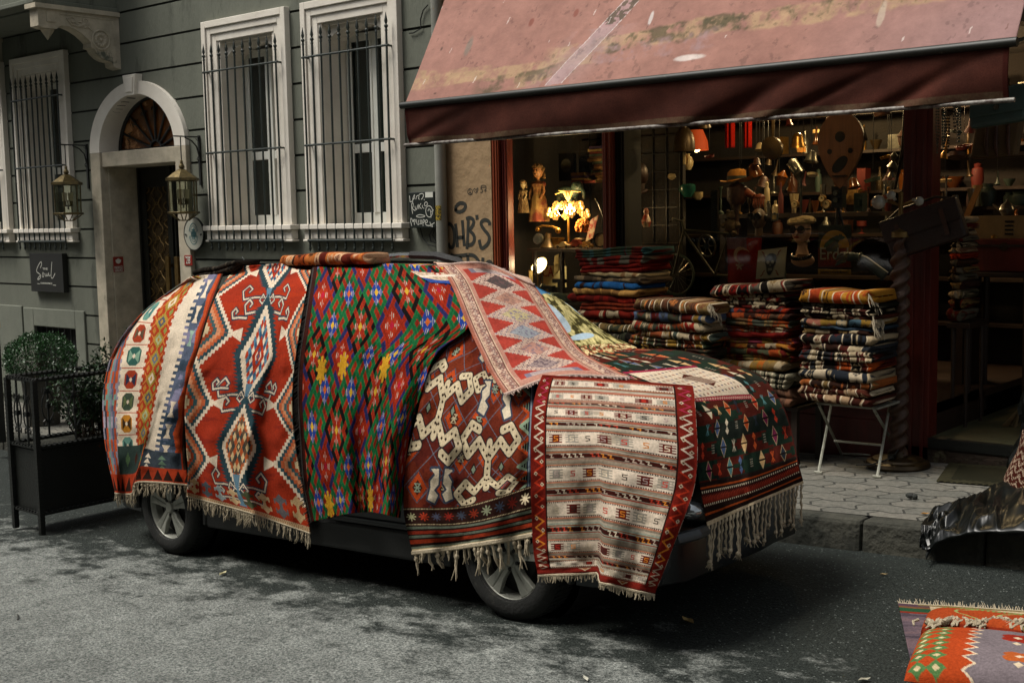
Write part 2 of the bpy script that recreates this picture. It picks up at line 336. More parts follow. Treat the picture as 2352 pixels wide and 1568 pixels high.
DOOR = (-15.34, -13.55); SPR = .985
WINS = [(-19.15, -18.15, 0), (-17.36, -16.34, 0), (-12.63, -11.53, 0), (-10.76, -9.70, 0)]
def arch_w(z, a=.9, h=.73):
    if z <= SPR: return a
    q = (z-SPR)/h
    return a*math.sqrt(max(0, 1-q*q)) if q < 1 else 0
def holes(z0, z1):
    H = []
    zm = (z0+z1)/2
    for l, r, _ in WINS:
        if z1 > -.04 and z0 < 2.2: H.append((l, r))
    cx = sum(DOOR)/2
    if zm < SPR+.73:
        a = arch_w(zm); H.append((cx-a, cx+a))
    for l, r in ((-17.42, -16.25),):
        if z1 > -2.6 and z0 < -1.49: H.append((l, r))
    for l, r in ((-12.05, -10.3),):
        if z1 > -1.2 and z0 < -.5: H.append((l, r))
    return sorted(H)
def slab(mb, x0, x1, z0, z1, y0, y1):
    cuts = sorted({z0, z1}|{c for c in (-.04, 2.2, SPR, -1.49, -2.6, -.5, -1.2) if z0 < c < z1})
    z = []
    for a, b in zip(cuts[:-1], cuts[1:]):
        if a >= SPR-.001 and a < SPR+.73:
            k = max(1, int((b-a)/.04)); z += [(a+(b-a)*i/k, a+(b-a)*(i+1)/k) for i in range(k)]
        else: z.append((a, b))
    for a, b in z:
        xs = x0
        for l, r in holes(a, b):
            if l > xs: mb.box(xs, min(l, x1), y0, y1, a, b)
            xs = max(xs, r)
        if xs < x1: mb.box(xs, x1, y0, y1, a, b)
XL, XR = -34.0, -8.99
mb = MB(); slab(mb, XL, XR, -4.2, 9.0, YF+.02, YF+.12); mb.build('wall_core', M_groove, bld)
mb = MB(); z = -1.69-.408*6
while z < 9: slab(mb, XL, XR, z+.014, z+.408-.014, YF, YF+.02); z += .408
mb.build('wall', M_wall, bld)
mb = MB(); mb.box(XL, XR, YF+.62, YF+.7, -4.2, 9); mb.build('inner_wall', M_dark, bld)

def window(l, r, grille=True, part=bld, tilt=0.0):
    W_ = thing if False else None
    zb, zt = -.04, 2.2; o = .25
    s = MB()
    for i, (a, b, y) in enumerate(((.0, .09, -.035), (.09, .17, -.055), (.17, o, -.075))):
        s.box(l-b, l-a, YF+y, YF+.01, zb, zt+b); s.box(r+a, r+b, YF+y, YF+.01, zb, zt+b); s.box(l-a, r+a, YF+y, YF+.01, zt+a, zt+b)
    fr = s.build('window_surround', M_white, part, bevel=.006)
    s = MB(); s.box(l-.006, l+.05, YF-.02, YF+.5, zb, zt); s.box(r-.05, r+.006, YF-.02, YF+.5, zb, zt)
    K = 14; cx = (l+r)/2; w2 = (r-l)/2-.05
    pts = [(cx-w2, YF+.06, zt-.002)]+[(cx-w2*math.cos(math.pi*i/K), YF+.06, 1.93+.22*math.sin(math.pi*i/K)) for i in range(K+1)]+[(cx+w2, YF+.06, zt-.002)]
    s.prism(pts, (0, .44, 0)); s.box(l+.05, r-.05, YF+.01, YF+.06, zt-.03, zt)
    s.build('reveal', M_white, part)
    s = MB(); s.box(l-.3, r+.3, YF-.14, YF+.5, zb-.06, zb); s.box(l-.27, r+.27, YF-.10, YF, zb-.17, zb-.062)
    s.box(l-.29, l-.12, YF-.11, YF, zb-.2, zb-.172); s.box(r+.12, r+.29, YF-.11, YF, zb-.2, zb-.172)
    s.build('sill', M_white, part, bevel=.008)
    y = YF+.33; a, b = l+.06, r-.06; zt2 = 2.1
    s = MB(); m = cx
    s.box(a, a+.07, y, y+.06, zb, zt2); s.box(b-.07, b, y, y+.06, zb, zt2); s.box(a+.07, b-.07, y, y+.06, zb, zb+.12); s.box(a+.07, b-.07, y, y+.06, zt2-.09, zt2)
    s.box(m-.035, m+.035, y-.01, y+.05, zb+.12, zt2-.09)
    for xa, xb in ((a+.07, m-.035), (m+.035, b-.07)): s.box(xa, xb, y-.005, y+.05, .76, .86)
    s.box(a+.07, a+.10, y-.02, y, zb+.12, zt2-.09); s.box(m-.07, m-.035, y-.02, y-.0, zb+.12, zt2-.09)
    sh = s.build('sash', M_sash, part, bevel=.005)
    for xa, xb in ((a+.07, m-.035), (m+.035, b-.07)):
        for za, zc in ((zb+.12, .76), (.86, zt2-.09)):
            p = MB(); p.box(xa, xb, y+.02, y+.03, za, zc); p.build('pane', M_pane, sh)
    if not grille: return
    gy = YF-.13; ga, gb = l-.14, r+.14
    g = MB()
    for zz in (1.83, .85): g.tube([(ga-.03, gy, zz), (gb+.03, gy, zz)], .013, 8)
    g.tube([(ga-.02, gy-.01, -.225), (gb+.02, gy-.01, -.225)], .016, 8)
    for xx in (ga, gb):
        for zz in (1.83, .85): g.tube([(xx, gy, zz), (xx, YF+.02, zz)], .012, 6)
    gr = g.build('window_grille', M_iron, part, smooth=True)
    NB = 10
    for i in range(NB):
        xx = ga+(gb-ga)*i/(NB-1)+rnd.uniform(-.006, .006); bb = MB(); tz = 2.0+rnd.uniform(-.01, .01); dx = rnd.uniform(-.008, .008)
        bb.tube([(xx, gy, -.3), (xx+dx, gy, .8), (xx, gy, tz)], .0125, 7)
        bb.lathe([(.0, -.02), (.017, -.01), (.012, .02), (.022, .035), (.02, .05), (.009, .06), (.019, .09), (.012, .13), (.0, .19)], (xx, gy, tz-.02), n=8)
        bb.lathe([(.0, -.075), (.014, -.05), (.018, -.03), (.01, -.012), (.016, 0), (.0, .01)], (xx, gy, -.28), n=8)
        bb.build('bar', M_iron, gr, smooth=True)
for l, r, t in WINS: window(l, r)
mb = MB()
for i in range(5):
    mb.tube([(-11.95+i*.03, YF+.42, -.0), (-11.97+i*.02, YF+.42, 1.0), (-12.0+i*.045, YF+.42, 2.05)], .02, 6)
mb.build('curtain', pmat('dark_curtain', '23241e', None, 3, .9), bld, smooth=True)

cx = sum(DOOR)/2
def arch_ring(a0, h0, a1, h1, y0, y1, K=40):
    m = MB(); vs = []
    for i in range(K+1):
        t = math.pi*i/K; c, s_ = math.cos(t), math.sin(t)
        for (a, h) in ((a0, h0), (a1, h1)):
            for y in (y0, y1): vs.append((cx+a*c, y, SPR+h*s_))
    fs = []
    for i in range(K):
        p, q = i*4, (i+1)*4
        fs += [(p, q, q+2, p+2), (p+1, p+3, q+3, q+1), (p, p+1, q+1, q), (p+2, q+2, q+3, p+3)]
    fs += [(0, 2, 3, 1), (K*4, K*4+1, K*4+3, K*4+2)]
    m.add(vs, fs); return m
m = arch_ring(.88, .72, 1.12, .89, YF-.06, YF+.3); m.build('arch_surround', M_white, bld, smooth=True)
m = MB(); m.prism([(cx-.1, YF-.11, SPR+.70), (cx-.15, YF-.11, SPR+.97), (cx+.15, YF-.11, SPR+.97), (cx+.1, YF-.11, SPR+.70)], (0, .2, 0))
m.prism([(cx-.075, YF-.125, SPR+.74), (cx-.11, YF-.125, SPR+.935), (cx+.11, YF-.125, SPR+.935), (cx+.075, YF-.125, SPR+.74)], (0, .02, 0)); m.build('keystone', M_white, bld, bevel=.008)
m = MB(); zg = -2.75
m.box(cx-1.12, cx-.88, YF-.06, YF+.3, zg, SPR-.002); m.box(cx-.88, cx-.85, YF+.05, YF+.55, zg, SPR-.2)
m.box(cx+.88, cx+1.12, YF-.06, YF+.3, zg, SPR-.002); m.box(cx+.85, cx+.88, YF+.05, YF+.55, zg, SPR-.2)
m.build('door_jamb', M_stone, bld, bevel=.01)
m = MB(); m.box(cx-.88, cx+.88, YF-.03, YF+.5, SPR-.2, SPR); m.build('lintel', M_stone, bld, bevel=.01)
K = 30; yy = YF+.26
m = MB(); pts = [(cx+.88*math.cos(math.pi*i/K), yy+.02, SPR+.72*math.sin(math.pi*i/K)) for i in range(K+1)]
m.prism(pts, (0, .02, 0)); M_amber = pmat('painted_amber_reflection', '8a5222', '1a140c', 3.0, .12, c3='c08a58', scale3=2.4, t3=.58)  # amber reflection is painted into the pane colour
fan = m.build('fanlight', M_amber, bld)
m = MB()
for i in range(1, 8):
    t = math.pi*i/8; m.tube([(cx+.12*math.cos(t), yy, SPR+.12*math.sin(t)), (cx+.86*math.cos(t), yy, SPR+.7*math.sin(t))], .016, 6)
m.tube([(cx+.13*math.cos(math.pi*i/12), yy, SPR+.13*math.sin(math.pi*i/12)) for i in range(13)], .018, 6)
m.tube([(cx+.87*math.cos(math.pi*i/24), yy, SPR+.71*math.sin(math.pi*i/24)) for i in range(25)], .025, 6)
m.tube([(cx-.88, yy, SPR+.02), (cx+.88, yy, SPR+.02)], .025, 6)
for i in range(1, 8):     # small scroll tips
    t = math.pi*i/8
    for sgn in (-1, 1):
        m.tube([(cx+.62*math.cos(t+sgn*.0), yy, SPR+.5*math.sin(t)), (cx+.72*math.cos(t+sgn*.07), yy, SPR+.58*math.sin(t+sgn*.07)), (cx+.66*math.cos(t+sgn*.11), yy, SPR+.54*math.sin(t+sgn*.11))], .008, 5)
m.build('fanlight_bars', M_black, fan, smooth=True)
M_door = pmat('black_door_paint', '1a1b15', '10110d', 8, .4)
M_brass = pmat('dull_brass', '8a6f3f', '5c4a2a', 20, .4, metal=.7)
M_amb2 = pmat('brown_textured_glass', '4a3a22', '2a2114', 9, .25, bump=.4, bscale=40)
for k, (a, b) in enumerate(((cx-.85, cx-.005), (cx+.005, cx+.85))):
    yd = YF+.5; d = MB(); zt = SPR-.2; z0 = -2.7
    d.box(a, a+.17, yd, yd+.06, z0, zt); d.box(b-.17, b, yd, yd+.06, z0, zt); d.box(a+.17, b-.17, yd, yd+.06, zt-.28, zt); d.box(a+.17, b-.17, yd, yd+.06, z0, z0+.5)
    d.box(a+.02, a+.05, yd-.03, yd, z0, zt); d.box(b-.05, b-.02, yd-.03, yd, z0, zt)
    do = d.build('door_leaf', M_door, bld, bevel=.006)
    g = MB(); g.box(a+.17, b-.17, yd+.03, yd+.045, z0+.5, zt-.28); g.build('door_glass', M_amb2, do)
    f = MB(); xm = (a+b)/2; zz = z0+.6; hw = (b-a-.34)/2
    while zz < zt-.35:
        f.tube([(xm+hw*.42*math.cos(t)*(1+.18*math.cos(4*t)), yd+.01, zz+.10+.12*math.sin(t)*(1+.18*math.cos(4*t))) for t in np.linspace(0, 2*math.pi, 25)], .008, 5)
        for sg in (-1, 1):
            f.tube([(xm+sg*(hw*.95-hw*.3*math.sin(t)), yd+.01, zz+.12+.12*t/3.14159) for t in np.linspace(0, math.pi, 9)], .008, 5)
        zz += .24
    f.build('door_grille', M_brass, do, smooth=True)
    hnd = MB(); hx = b-.10 if k == 0 else a+.10
    hnd.box(hx-.04, hx+.04, yd-.09, yd-.05, -1.9, -.45); hnd.box(hx-.015, hx+.015, yd-.05, yd, -1.8, -1.75); hnd.box(hx-.015, hx+.015, yd-.05, yd, -.6, -.55)
    hnd.build('door_handle', M_brass, do, bevel=.005)

m = MB()
for a, b, zt in ((-17.72, -16.0, -1.22),):
    m.box(a, a+.3, YF-.03, YF, -2.62, zt); m.box(b-.25, b, YF-.03, YF, -2.62, zt); m.box(a+.3, b-.25, YF-.03, YF, -1.49, zt)
m.box(-19.6, -17.75, YF-.035, YF, -2.6, -1.2); m.build('plinth_frame', pmat('pale_grey_render', '73766a', '5f6358', 2.5, .85, bump=.2, bscale=40), bld, bevel=.012)
for q in ((-17.42, -16.25, -2.6, -1.49), (-12.05, -10.3, -1.2, -.5)): m = MB(); m.box(q[0], q[1], YF+.1, YF+.14, q[2], q[3]); m.build('basement_window', M_dark, bld)
m = MB()
for i in range(7): m.tube([(-17.35+i*.17, YF+.05, -2.6), (-17.35+i*.17, YF+.05, -1.49)], .012, 6)
m.build('basement_bars', M_black, bld, smooth=True)

m = MB(); bx0, bx1 = -18.05, -14.82
m.box(bx0, bx1, 8.28, YF, 2.86, 5.6); m.box(bx0-.06, bx1+.03, 8.2, YF, 2.80, 2.86)
m.box(bx0+.25, bx1-.25, 8.45, 9.25, 2.77, 2.80)
bay = m.build('bay_window', M_wall, bld, bevel=.01)
def bracket(xr):
    P = [(YF, 2.78), (8.25, 2.78), (8.25, 2.52), (8.33, 2.50), (8.50, 2.50), (8.53, 2.53), (8.57, 2.55), (8.66, 2.55), (8.76, 2.52), (8.86, 2.47), (8.95, 2.40), (8.98, 2.37), (8.97, 2.31), (9.02, 2.30),
         (9.05, 2.25), (9.12, 2.19), (9.2, 2.16), (9.28, 2.15), (9.29, 2.09), (9.34, 2.07), (YF, 2.06)]
    b = MB(); b.prism([(xr, y, z) for y, z in P], (-.2, 0, 0)); b.box(xr-.23, xr+.035, 8.2, YF, 2.74, 2.798)
    b.lathe([(.1, 0), (.1, -.01), (0, -.14)], (xr-.1, 8.42, 2.5), n=4)
    b.box(xr, xr+.012, 8.36, 8.48, 2.58, 2.71)
    b.box(xr, xr+.01, 8.55, 9.33, 2.69, 2.705); b.box(xr, xr+.01, 9.32, 9.335, 2.14, 2.705)
    bo = b.build('bracket', M_stone, bld, bevel=.008)
    c = MB(); yc, zc = 9.12, 2.42
    c.tube([(xr+.006, yc+.125*math.cos(t), zc+.125*math.sin(t)) for t in np.linspace(0, 2*math.pi, 29)[:-1]], .012, 6, close=True)
    for i in range(12):
        t = 2*math.pi*i/12; c.ball((xr+.004, yc+.07*math.cos(t), zc+.07*math.sin(t)), .028, 8, (.5, 1, 1))
    c.ball((xr+.006, yc, zc), .022, 8)
    def sp(y, z, r, a0, a1, k=12): return [(xr+.006, y+r*(1-.6*i/k)*math.cos(a0+(a1-a0)*i/k), z+r*(1-.6*i/k)*math.sin(a0+(a1-a0)*i/k)) for i in range(k+1)]
    c.tube(sp(8.72, 2.63, .05, 3.0, -2.5), .009, 5); c.tube(sp(8.82, 2.6, .05, 2.6, 8.5), .010, 5); c.tube(sp(8.9, 2.64, .05, -1, 4), .010, 5)
    c.tube([(xr+.006, 8.64, 2.65), (xr+.006, 8.7, 2.58), (xr+.006, 8.8, 2.56), (xr+.006, 8.9, 2.6), (xr+.006, 8.99, 2.53)], .012, 6)
    for q in range(6): c.ball((xr+.004, 8.86+.02*q, 2.58+.018*math.sin(q*2)), .022, 8, (.5, 1, 1.2))
    c.build('carving', M_stone, bo, smooth=True)
bracket(-14.78); bracket(-17.93)

XS0, XS1 = -8.99, 2.5
shop = thing('antique_shop', (-5, YF, -2.2), 'antique and rug shop with dark red frames and big display windows under the awning', 'building')
M_cream = pmat('stained_cream_render', 'a58a68', '8a7252', 2.4, .88, bump=.7, bscale=9, c3='6e5a3e', scale3=1.3, t3=.62)
m = MB(); m.box(-8.99, -8.22, YF-.02, YF+.3, -2.7, 4.5); m.build('pilaster', M_cream, shop)
m = MB(); m.box(-8.22, 4.5, YF+.05, YF+.3, 1.35, 9.0); m.box(-8.99, -8.22, YF, YF+.3, 4.5, 9); m.build('upper_wall', pmat('shop_upper_render', '6a5a48', '4d4236', 2, .9, bump=.3), shop)
M_red = pmat('dark_red_paint', '5e1c12', '3d120b', 9, .42, bump=.15, bscale=30, stretch=(1, 1, .15))
M_orange = pmat('orange_brown_paint', '8c3d16', '6b2c10', 8, .5, stretch=(1, 1, .1))
def post(x0, x1, y0, y1, z0, z1, mt):
    m = MB(); m.box(x0, x1, y0, y1, z0, z1); m.box(x0+(x1-x0)*.3, x0+(x1-x0)*.42, y0-.012, y0, z0, z1); m.box(x0+(x1-x0)*.7, x0+(x1-x0)*.82, y0-.012, y0, z0, z1)
    return m.build('frame_post', mt, shop, bevel=.004)
post(-8.22, -8.13, YF-.01, YF+.12, -2.3, 1.35, M_orange); post(-8.13, -8.05, YF+.03, YF+.12, -2.3, 1.35, M_red)
post(-6.84, -6.72, YF-.02, YF+.12, -2.3, 1.35, M_orange); post(-6.72, -6.62, YF+.02, YF+.3, -2.3, 1.35, M_dark)
post(-3.93, -3.70, YF-.03, YF+.14, -2.0, 1.35, M_red)
m = MB(); m.box(-8.05, -6.84, YF+.02, YF+.1, -2.3, -1.5); m.box(-6.62, -3.93, YF+.02, YF+.1, -2.25, -1.62); m.box(-6.62, -3.93, YF-.01, YF+.12, -1.62, -1.56)
m.box(-6.0, -4.1, YF+.005, YF+.02, -2.02, -1.7); m.build('bulkhead', M_red, shop, bevel=.004)
m = MB(); m.box(-8.05, -3.93, YF+.03, YF+.12, 1.2, 1.35); m.build('head_rail', M_red, shop)
M_glass = glass('shop_glass', 'e8efe6', .008)
m = MB(); m.quad((-8.05, YF+.06, -1.5), (-6.84, YF+.06, -1.5), (-6.84, YF+.06, 1.2), (-8.05, YF+.06, 1.2)); m.build('display_pane', M_glass, shop, fix=False)
m = MB(); m.quad((-6.62, YF+.06, -1.56), (-3.93, YF+.06, -1.56), (-3.93, YF+.06, 1.2), (-6.62, YF+.06, 1.2)); m.build('display_pane', M_glass, shop, fix=False)
M_int = pmat('brown_interior', '17110a', '0d0906', 3, .85, bump=.2)
M_wood = pmat('old_dark_wood', '2a1a0d', '180e07', 6, .55, stretch=(1, 1, 6))
m = MB(); m.box(-8.9, 2.4, 12.6, 12.7, -2.4, 1.6); m.box(-8.6, -8.5, YF+.3, 12.6, -2.4, 1.6); m.box(2.3, 2.4, YF+.3, 12.6, -2.4, 1.6); m.build('interior_wall', M_int, shop)
m = MB(); m.box(-8.9, 2.4, YF+.05, 12.7, 1.5, 1.56); m.build('ceiling', M_int, shop)
m = MB(); m.box(-8.5, -3.7, YF+.14, 12.6, -1.62, -1.56); m.box(-3.76, -3.7, YF+.14, 10.6, -1.9, -1.56); m.build('display_floor', M_wood, shop)
M_floor = pmat('grey_green_threshold', '4b4a33', '35341f', 4, .6, bump=.2)
m = MB(); m.box(-3.70, 2.3, YF+.02, 12.6, -1.86, -1.79); m.build('floor', M_floor, shop)
m = MB(); m.box(-3.95, 2.3, YF-.03, YF+.02, -2.15, -1.87); m.build('step_riser', pmat('worn_red_concrete', '3c2a1c', '1f1c13', 7, .85, bump=.9, bscale=25, c3='57503a', scale3=6, t3=.58), shop)
m = MB(); m.box(-3.7, 2.3, YF-.04, YF+.02, -1.87, -1.79); m.build('threshold_edge', M_black, shop)
for zz in (-.25, .2, .62, 1.02, -.7, -1.15):
    m = MB(); m.box(-8.4, 2.2, 12.28, 12.6, zz-.03, zz); m.build('back_shelf', M_wood, shop)
m = MB(); m.box(-8.0, -6.7, 10.55, 10.6, -1.5, 1.4); m.build('partition', M_int, shop)
m = MB()
for i in range(8): m.box(-7.85+i*.16, -7.845+i*.16, 10.53, 10.55, -.3, 1.3)
for i in range(9): m.box(-7.95, -6.75, 10.53, 10.55, -.3+i*.18, -.295+i*.18)
m.build('wire_grid', M_black, shop)

PXC = float(at(1014, 480, YF-.09)[0])
dp = thing('drain_pipe', (-9.02, YF-.08, -2.4), 'grey round drain pipe between the grey wall and the graffiti covered cream wall', 'pipe')
m = MB(); m.tube([(PXC, YF-.09, -2.28), (PXC, YF-.09, 5)], .06, 18); m.build('pipe', pmat('grey_pipe_paint', '8a8a82', '74746b', 3, .5, bump=.1), dp, smooth=True)
for zz in (-.9, 1.1, 2.6):
    m = MB(); m.lathe([(.062, 0), (.071, .005), (.071, .04), (.062, .045)], (PXC, YF-.09, zz), n=18); m.build('clamp', M_groove, dp, smooth=True)

AY, AZ0, AX0, AX1 = 8.2, 1.033, -8.245, -2.71
aw = thing('shop_awning', ((AX0+AX1)/2, AY, AZ0), 'faded pink fabric awning with stained stripes and a dark red valance over the antique shop', 'awning')
def awning_mat():
    m = bpy.data.materials.new('faded_awning_fabric'); m.use_nodes = True; n = m.node_tree; b = n.nodes['Principled BSDF']; L = n.links.new
    b.inputs['Roughness'].default_value = .75; b.inputs['Specular IOR Level'].default_value = .25
    at_ = n.nodes.new('ShaderNodeAttribute'); at_.attribute_name = 'dye'
    tc = n.nodes.new('ShaderNodeTexCoord')
    nz = n.nodes.new('ShaderNodeTexNoise'); nz.inputs['Scale'].default_value = 7; nz.inputs['Detail'].default_value = 9; nz.inputs['Roughness'].default_value = .7; L(tc.outputs['Object'], nz.inputs['Vector'])
    r = n.nodes.new('ShaderNodeMapRange'); r.inputs[1].default_value = .3; r.inputs[2].default_value = .7; r.inputs[3].default_value = .78; r.inputs[4].default_value = 1.12; L(nz.outputs[0], r.inputs[0])
    v = n.nodes.new('ShaderNodeVectorMath'); v.operation = 'SCALE'; L(at_.outputs['Color'], v.inputs[0]); L(r.outputs[0], v.inputs['Scale']); L(v.outputs[0], b.inputs['Base Color'])
    n2 = n.nodes.new('ShaderNodeTexNoise'); n2.inputs['Scale'].default_value = 3.5; n2.inputs['Detail'].default_value = 7; L(tc.outputs['Object'], n2.inputs['Vector'])
    bp = n.nodes.new('ShaderNodeBump'); bp.inputs['Strength'].default_value = .5; bp.inputs['Distance'].default_value = .04; L(n2.outputs[0], bp.inputs['Height']); L(bp.outputs[0], b.inputs['Normal'])
    return m
def vnoise(X, Y, seed=0, oct=5):
    """value noise on arrays"""
    out = np.zeros_like(X); amp = 1.0; tot = 0
    rs = np.random.RandomState(seed)
    for o in range(oct):
        T = rs.rand(64, 64); xi = np.floor(X).astype(int); yi = np.floor(Y).astype(int); fx = X-xi; fy = Y-yi; fx = fx*fx*(3-2*fx); fy = fy*fy*(3-2*fy)
        g = lambda a, b: T[a % 64, b % 64]
        out += amp*((g(xi, yi)*(1-fx)+g(xi+1, yi)*fx)*(1-fy)+(g(xi, yi+1)*(1-fx)+g(xi+1, yi+1)*fx)*fy); tot += amp; amp *= .55; X = X*2.03+11.3; Y = Y*2.03+5.1
    return out/tot
def grid_mesh(name, P, Cc, mat, parent, thick=0.0, smooth=True):
    """P: (n,m,3) world points; Cc: (n,m,3) linear dye colour"""
    n, m_ = P.shape[:2]; off = np.array(wloc(parent)) if parent is not None else np.zeros(3)
    V = (P.reshape(-1, 3)-off).astype(np.float32); org = None
    me = bpy.data.meshes.new(name)
    idx = np.arange(n*m_).reshape(n, m_); q = np.stack([idx[:-1, :-1], idx[:-1, 1:], idx[1:, 1:], idx[1:, :-1]], -1).reshape(-1, 4)
    me.vertices.add(n*m_); me.vertices.foreach_set('co', V.ravel()); F = len(q)
    me.loops.add(F*4); me.loops.foreach_set('vertex_index', q.ravel().astype(np.int32)); me.polygons.add(F)
    me.polygons.foreach_set('loop_start', np.arange(0, F*4, 4, dtype=np.int32)); me.update(calc_edges=True)
    if smooth: me.polygons.foreach_set('use_smooth', np.ones(F, bool))
    a = me.color_attributes.new('dye', 'FLOAT_COLOR', 'POINT'); c4 = np.ones((n*m_, 4), np.float32); c4[:, :3] = Cc.reshape(-1, 3); a.data.foreach_set('color', c4.ravel())
    me.materials.append(mat); o = bpy.data.objects.new(name, me)
    if parent is not None: o.parent = parent
    link(o)
    if thick:
        md = o.modifiers.new('thickness', 'SOLIDIFY'); md.thickness = thick; md.offset = 0
    return o
n_, m_ = 330, 760
U, V = np.meshgrid(np.linspace(0, 1, m_), np.linspace(0, 1, n_))     # V up the slope
Lw = AX1-AX0; slope = np.array([0, 1.2, 2.35]); sl_len = np.linalg.norm(slope)
sag = .05*np.sin(V*math.pi)*(1+.3*np.sin(U*9))+.012*np.sin(U*31+V*4)*np.exp(-V*6)
P = np.zeros((n_, m_, 3)); P[..., 0] = AX0+U*Lw; P[..., 1] = AY+V*1.2+sag*.9; P[..., 2] = AZ0+V*2.35-sag*.4
S_, T_ = U*Lw, V*sl_len           # metres along and up
pink = np.array(s2l('a3776a')); pink2 = np.array(s2l('835a4f')); mauve = np.array(s2l('8f7372')); tan = np.array(s2l('a08464')); mould = np.array(s2l('4a432b')); pale = np.array(s2l('c9b9b4'))
n1 = vnoise(S_*1.3, T_*1.3, 1); n2 = vnoise(S_*6, T_*6, 2); n3 = vnoise(S_*22, T_*22, 3); n4 = vnoise(S_*14, T_*4, 4)
Cc = pink[None, None]*(.0+n1[..., None])+pink2*(1-n1[..., None])
mv = np.clip((S_-3.9)/1.5, 0, 1)*np.clip(1.3-T_*1.2, 0, 1)*.7; Cc = Cc*(1-mv[..., None])+mauve*mv[..., None]
def paint(C, mask, col): return C*(1-mask[..., None])+np.array(col)*mask[..., None]
def band(S0, T0, S1, T1, w0, w1, seed, col, lo=.40, hi=.62):
    k = np.clip((S_-S0)/(S1-S0), 0, 1); mid = T0+(T1-T0)*k; wd = w0+(w1-w0)*k
    d = np.abs(T_-mid-(vnoise(S_*3, T_*3, seed+9)-.5)*.12)/wd; inside = np.clip((1-d)*4, 0, 1)*np.clip((S_-S0+.1)*6, 0, 1)*np.clip((S1-S_+.1)*6, 0, 1)
    return paint(Cc, .8*inside*np.clip((.6*vnoise(S_*9, T_*6, seed)+.4*n3-lo)/(hi-lo), 0, 1), col)
Cc = band(-.1, .24, 2.1, .30, .09, .07, 21, tan*1.1, .36, .56); Cc = band(.0, .33, .9, .33, .06, .05, 22, tan)
Cc = band(.9, .14, 1.7, .22, .10, .07, 23, mould, .38, .55); Cc = band(1.3, .10, 1.9, .2, .07, .05, 24, tan, .45, .6)
Cc = band(1.6, .40, 5.6, .52, .09, .11, 25, tan*1.1, .34, .56); Cc = band(2.0, .42, 3.4, .47, .09, .09, 26, mould, .46, .58); Cc = band(2.6, .43, 5.6, .55, .10, .09, 27, mould, .52, .66)
Cc = band(1.8, .27, 3.2, .36, .08, .1, 28, mauve*1.15, .42, .62)
px_ = 1.62+(T_-.07)*.72; inp = (np.abs(S_-px_-.12+(n2-.5)*.02) < .09)&(T_ > .07)&(T_ < .86)
Cc = paint(Cc, inp*.6, s2l('a88d90')); edge = (np.abs(np.abs(S_-px_-.12+(n2-.5)*.02)-.09) < .004)&(T_ > .07)&(T_ < .86); Cc = paint(Cc, edge*.8, s2l('d6ccc8'))
Cc = paint(Cc, (inp&(T_ > .62)&(n3 > .52))*.8, mould)
halo = np.clip(1-np.abs(S_-px_-.1)/.42, 0, 1)*(T_ < .6)*(n2 > .4)*.45; Cc = paint(Cc, halo*.7, s2l('a08d8c'))
for (a, b, r1, r2, c) in ((.55, .62, .05, .12, '6f6a60'), (1.22, .78, .035, .05, '7a3a2c'), (1.72, .80, .035, .05, '7a3a2c'), (3.05, .18, .16, .03, 'd8cfc8'), (4.55, .38, .03, .13, 'b5a492'), (2.55, .62, .02, .07, 'd5d0cc'), (.2, .62, .02, .03, '3a2a22'), (.34, .12, .02, .01, '2a201a')):
    d = np.sqrt(((S_-a)/r1)**2+((T_-b)/r2)**2)+ (n2-.5)*.8; Cc = paint(Cc, np.clip((1-d)*3, 0, 1)*.7, s2l(c))
rs = np.random.RandomState(5)
for _ in range(55):     # drips and scuffs
    a, b, l_ = rs.rand()*Lw, rs.rand()*1.3, rs.uniform(.006, .035); wd = rs.uniform(.003, .006)
    mk = (np.abs(S_-a-(T_-b)*.15) < wd)&(np.abs(T_-b) < l_); Cc = paint(Cc, mk*.6, s2l('d8cdc5') if rs.rand() < .6 else s2l('5a3a30'))
Cc = Cc*(1-.25*((n3 > .66)&(n2 > .5)))[..., None]
grid_mesh('canopy', P, Cc, awning_mat(), aw, .006)
n_, m_ = 60, 700
U, V = np.meshgrid(np.linspace(0, 1, m_), np.linspace(0, 1, n_)); S_ = U*Lw
P = np.zeros((n_, m_, 3)); P[..., 0] = AX0+.03+U*(Lw-.06)
fold = .03*np.sin(S_*5.2+V*3.2+np.sin(S_*1.7)*2)*V+.05*np.exp(-((S_-.9+V*.9)/.18)**2)*V+.06*np.exp(-((S_-4.1+V*.8)/.16)**2)*V+.06*np.exp(-((S_-5.4+V*.7)/.13)**2)*V+.04*np.exp(-((S_-4.8+V*.9)/.1)**2)*V
P[..., 1] = AY-.02+fold; P[..., 2] = AZ0-.01-V*.335+.006*np.sin(S_*5)*V
vn = vnoise(S_*4, V*2, 31); Cc = np.array(s2l('502e27'))*(vn[..., None])+np.array(s2l('2e1a16'))*(1-vn[..., None])
Cc = paint(Cc, (V > .86)*(.5*vnoise(S_*20, V*6, 33)), s2l('6e6a55')); Cc = paint(Cc, (U < .006)|(U > .994), s2l('3a1a16'))
grid_mesh('valance', P, Cc, cloth_mat('valance_fabric', .15), aw, .005)
m = MB(); m.tube([(AX0-.015, AY-.02, AZ0+.012), (AX1+.02, AY-.02, AZ0+.012)], .032, 12); m.build('front_bar', pmat('blackened_bar', '1d1f18', '0e100c', 20, .5, c3='5a5a4c', scale3=9, t3=.66), aw, smooth=True)
m = MB(); m.tube([(AX0+.01, AY-.015, AZ0-.352), (AX1+.01, AY-.015, AZ0-.352)], .016, 10); m.build('bottom_rod', pmat('chipped_white_rod', '86827a', '40302a', 16, .5, contrast=.1), aw, smooth=True)
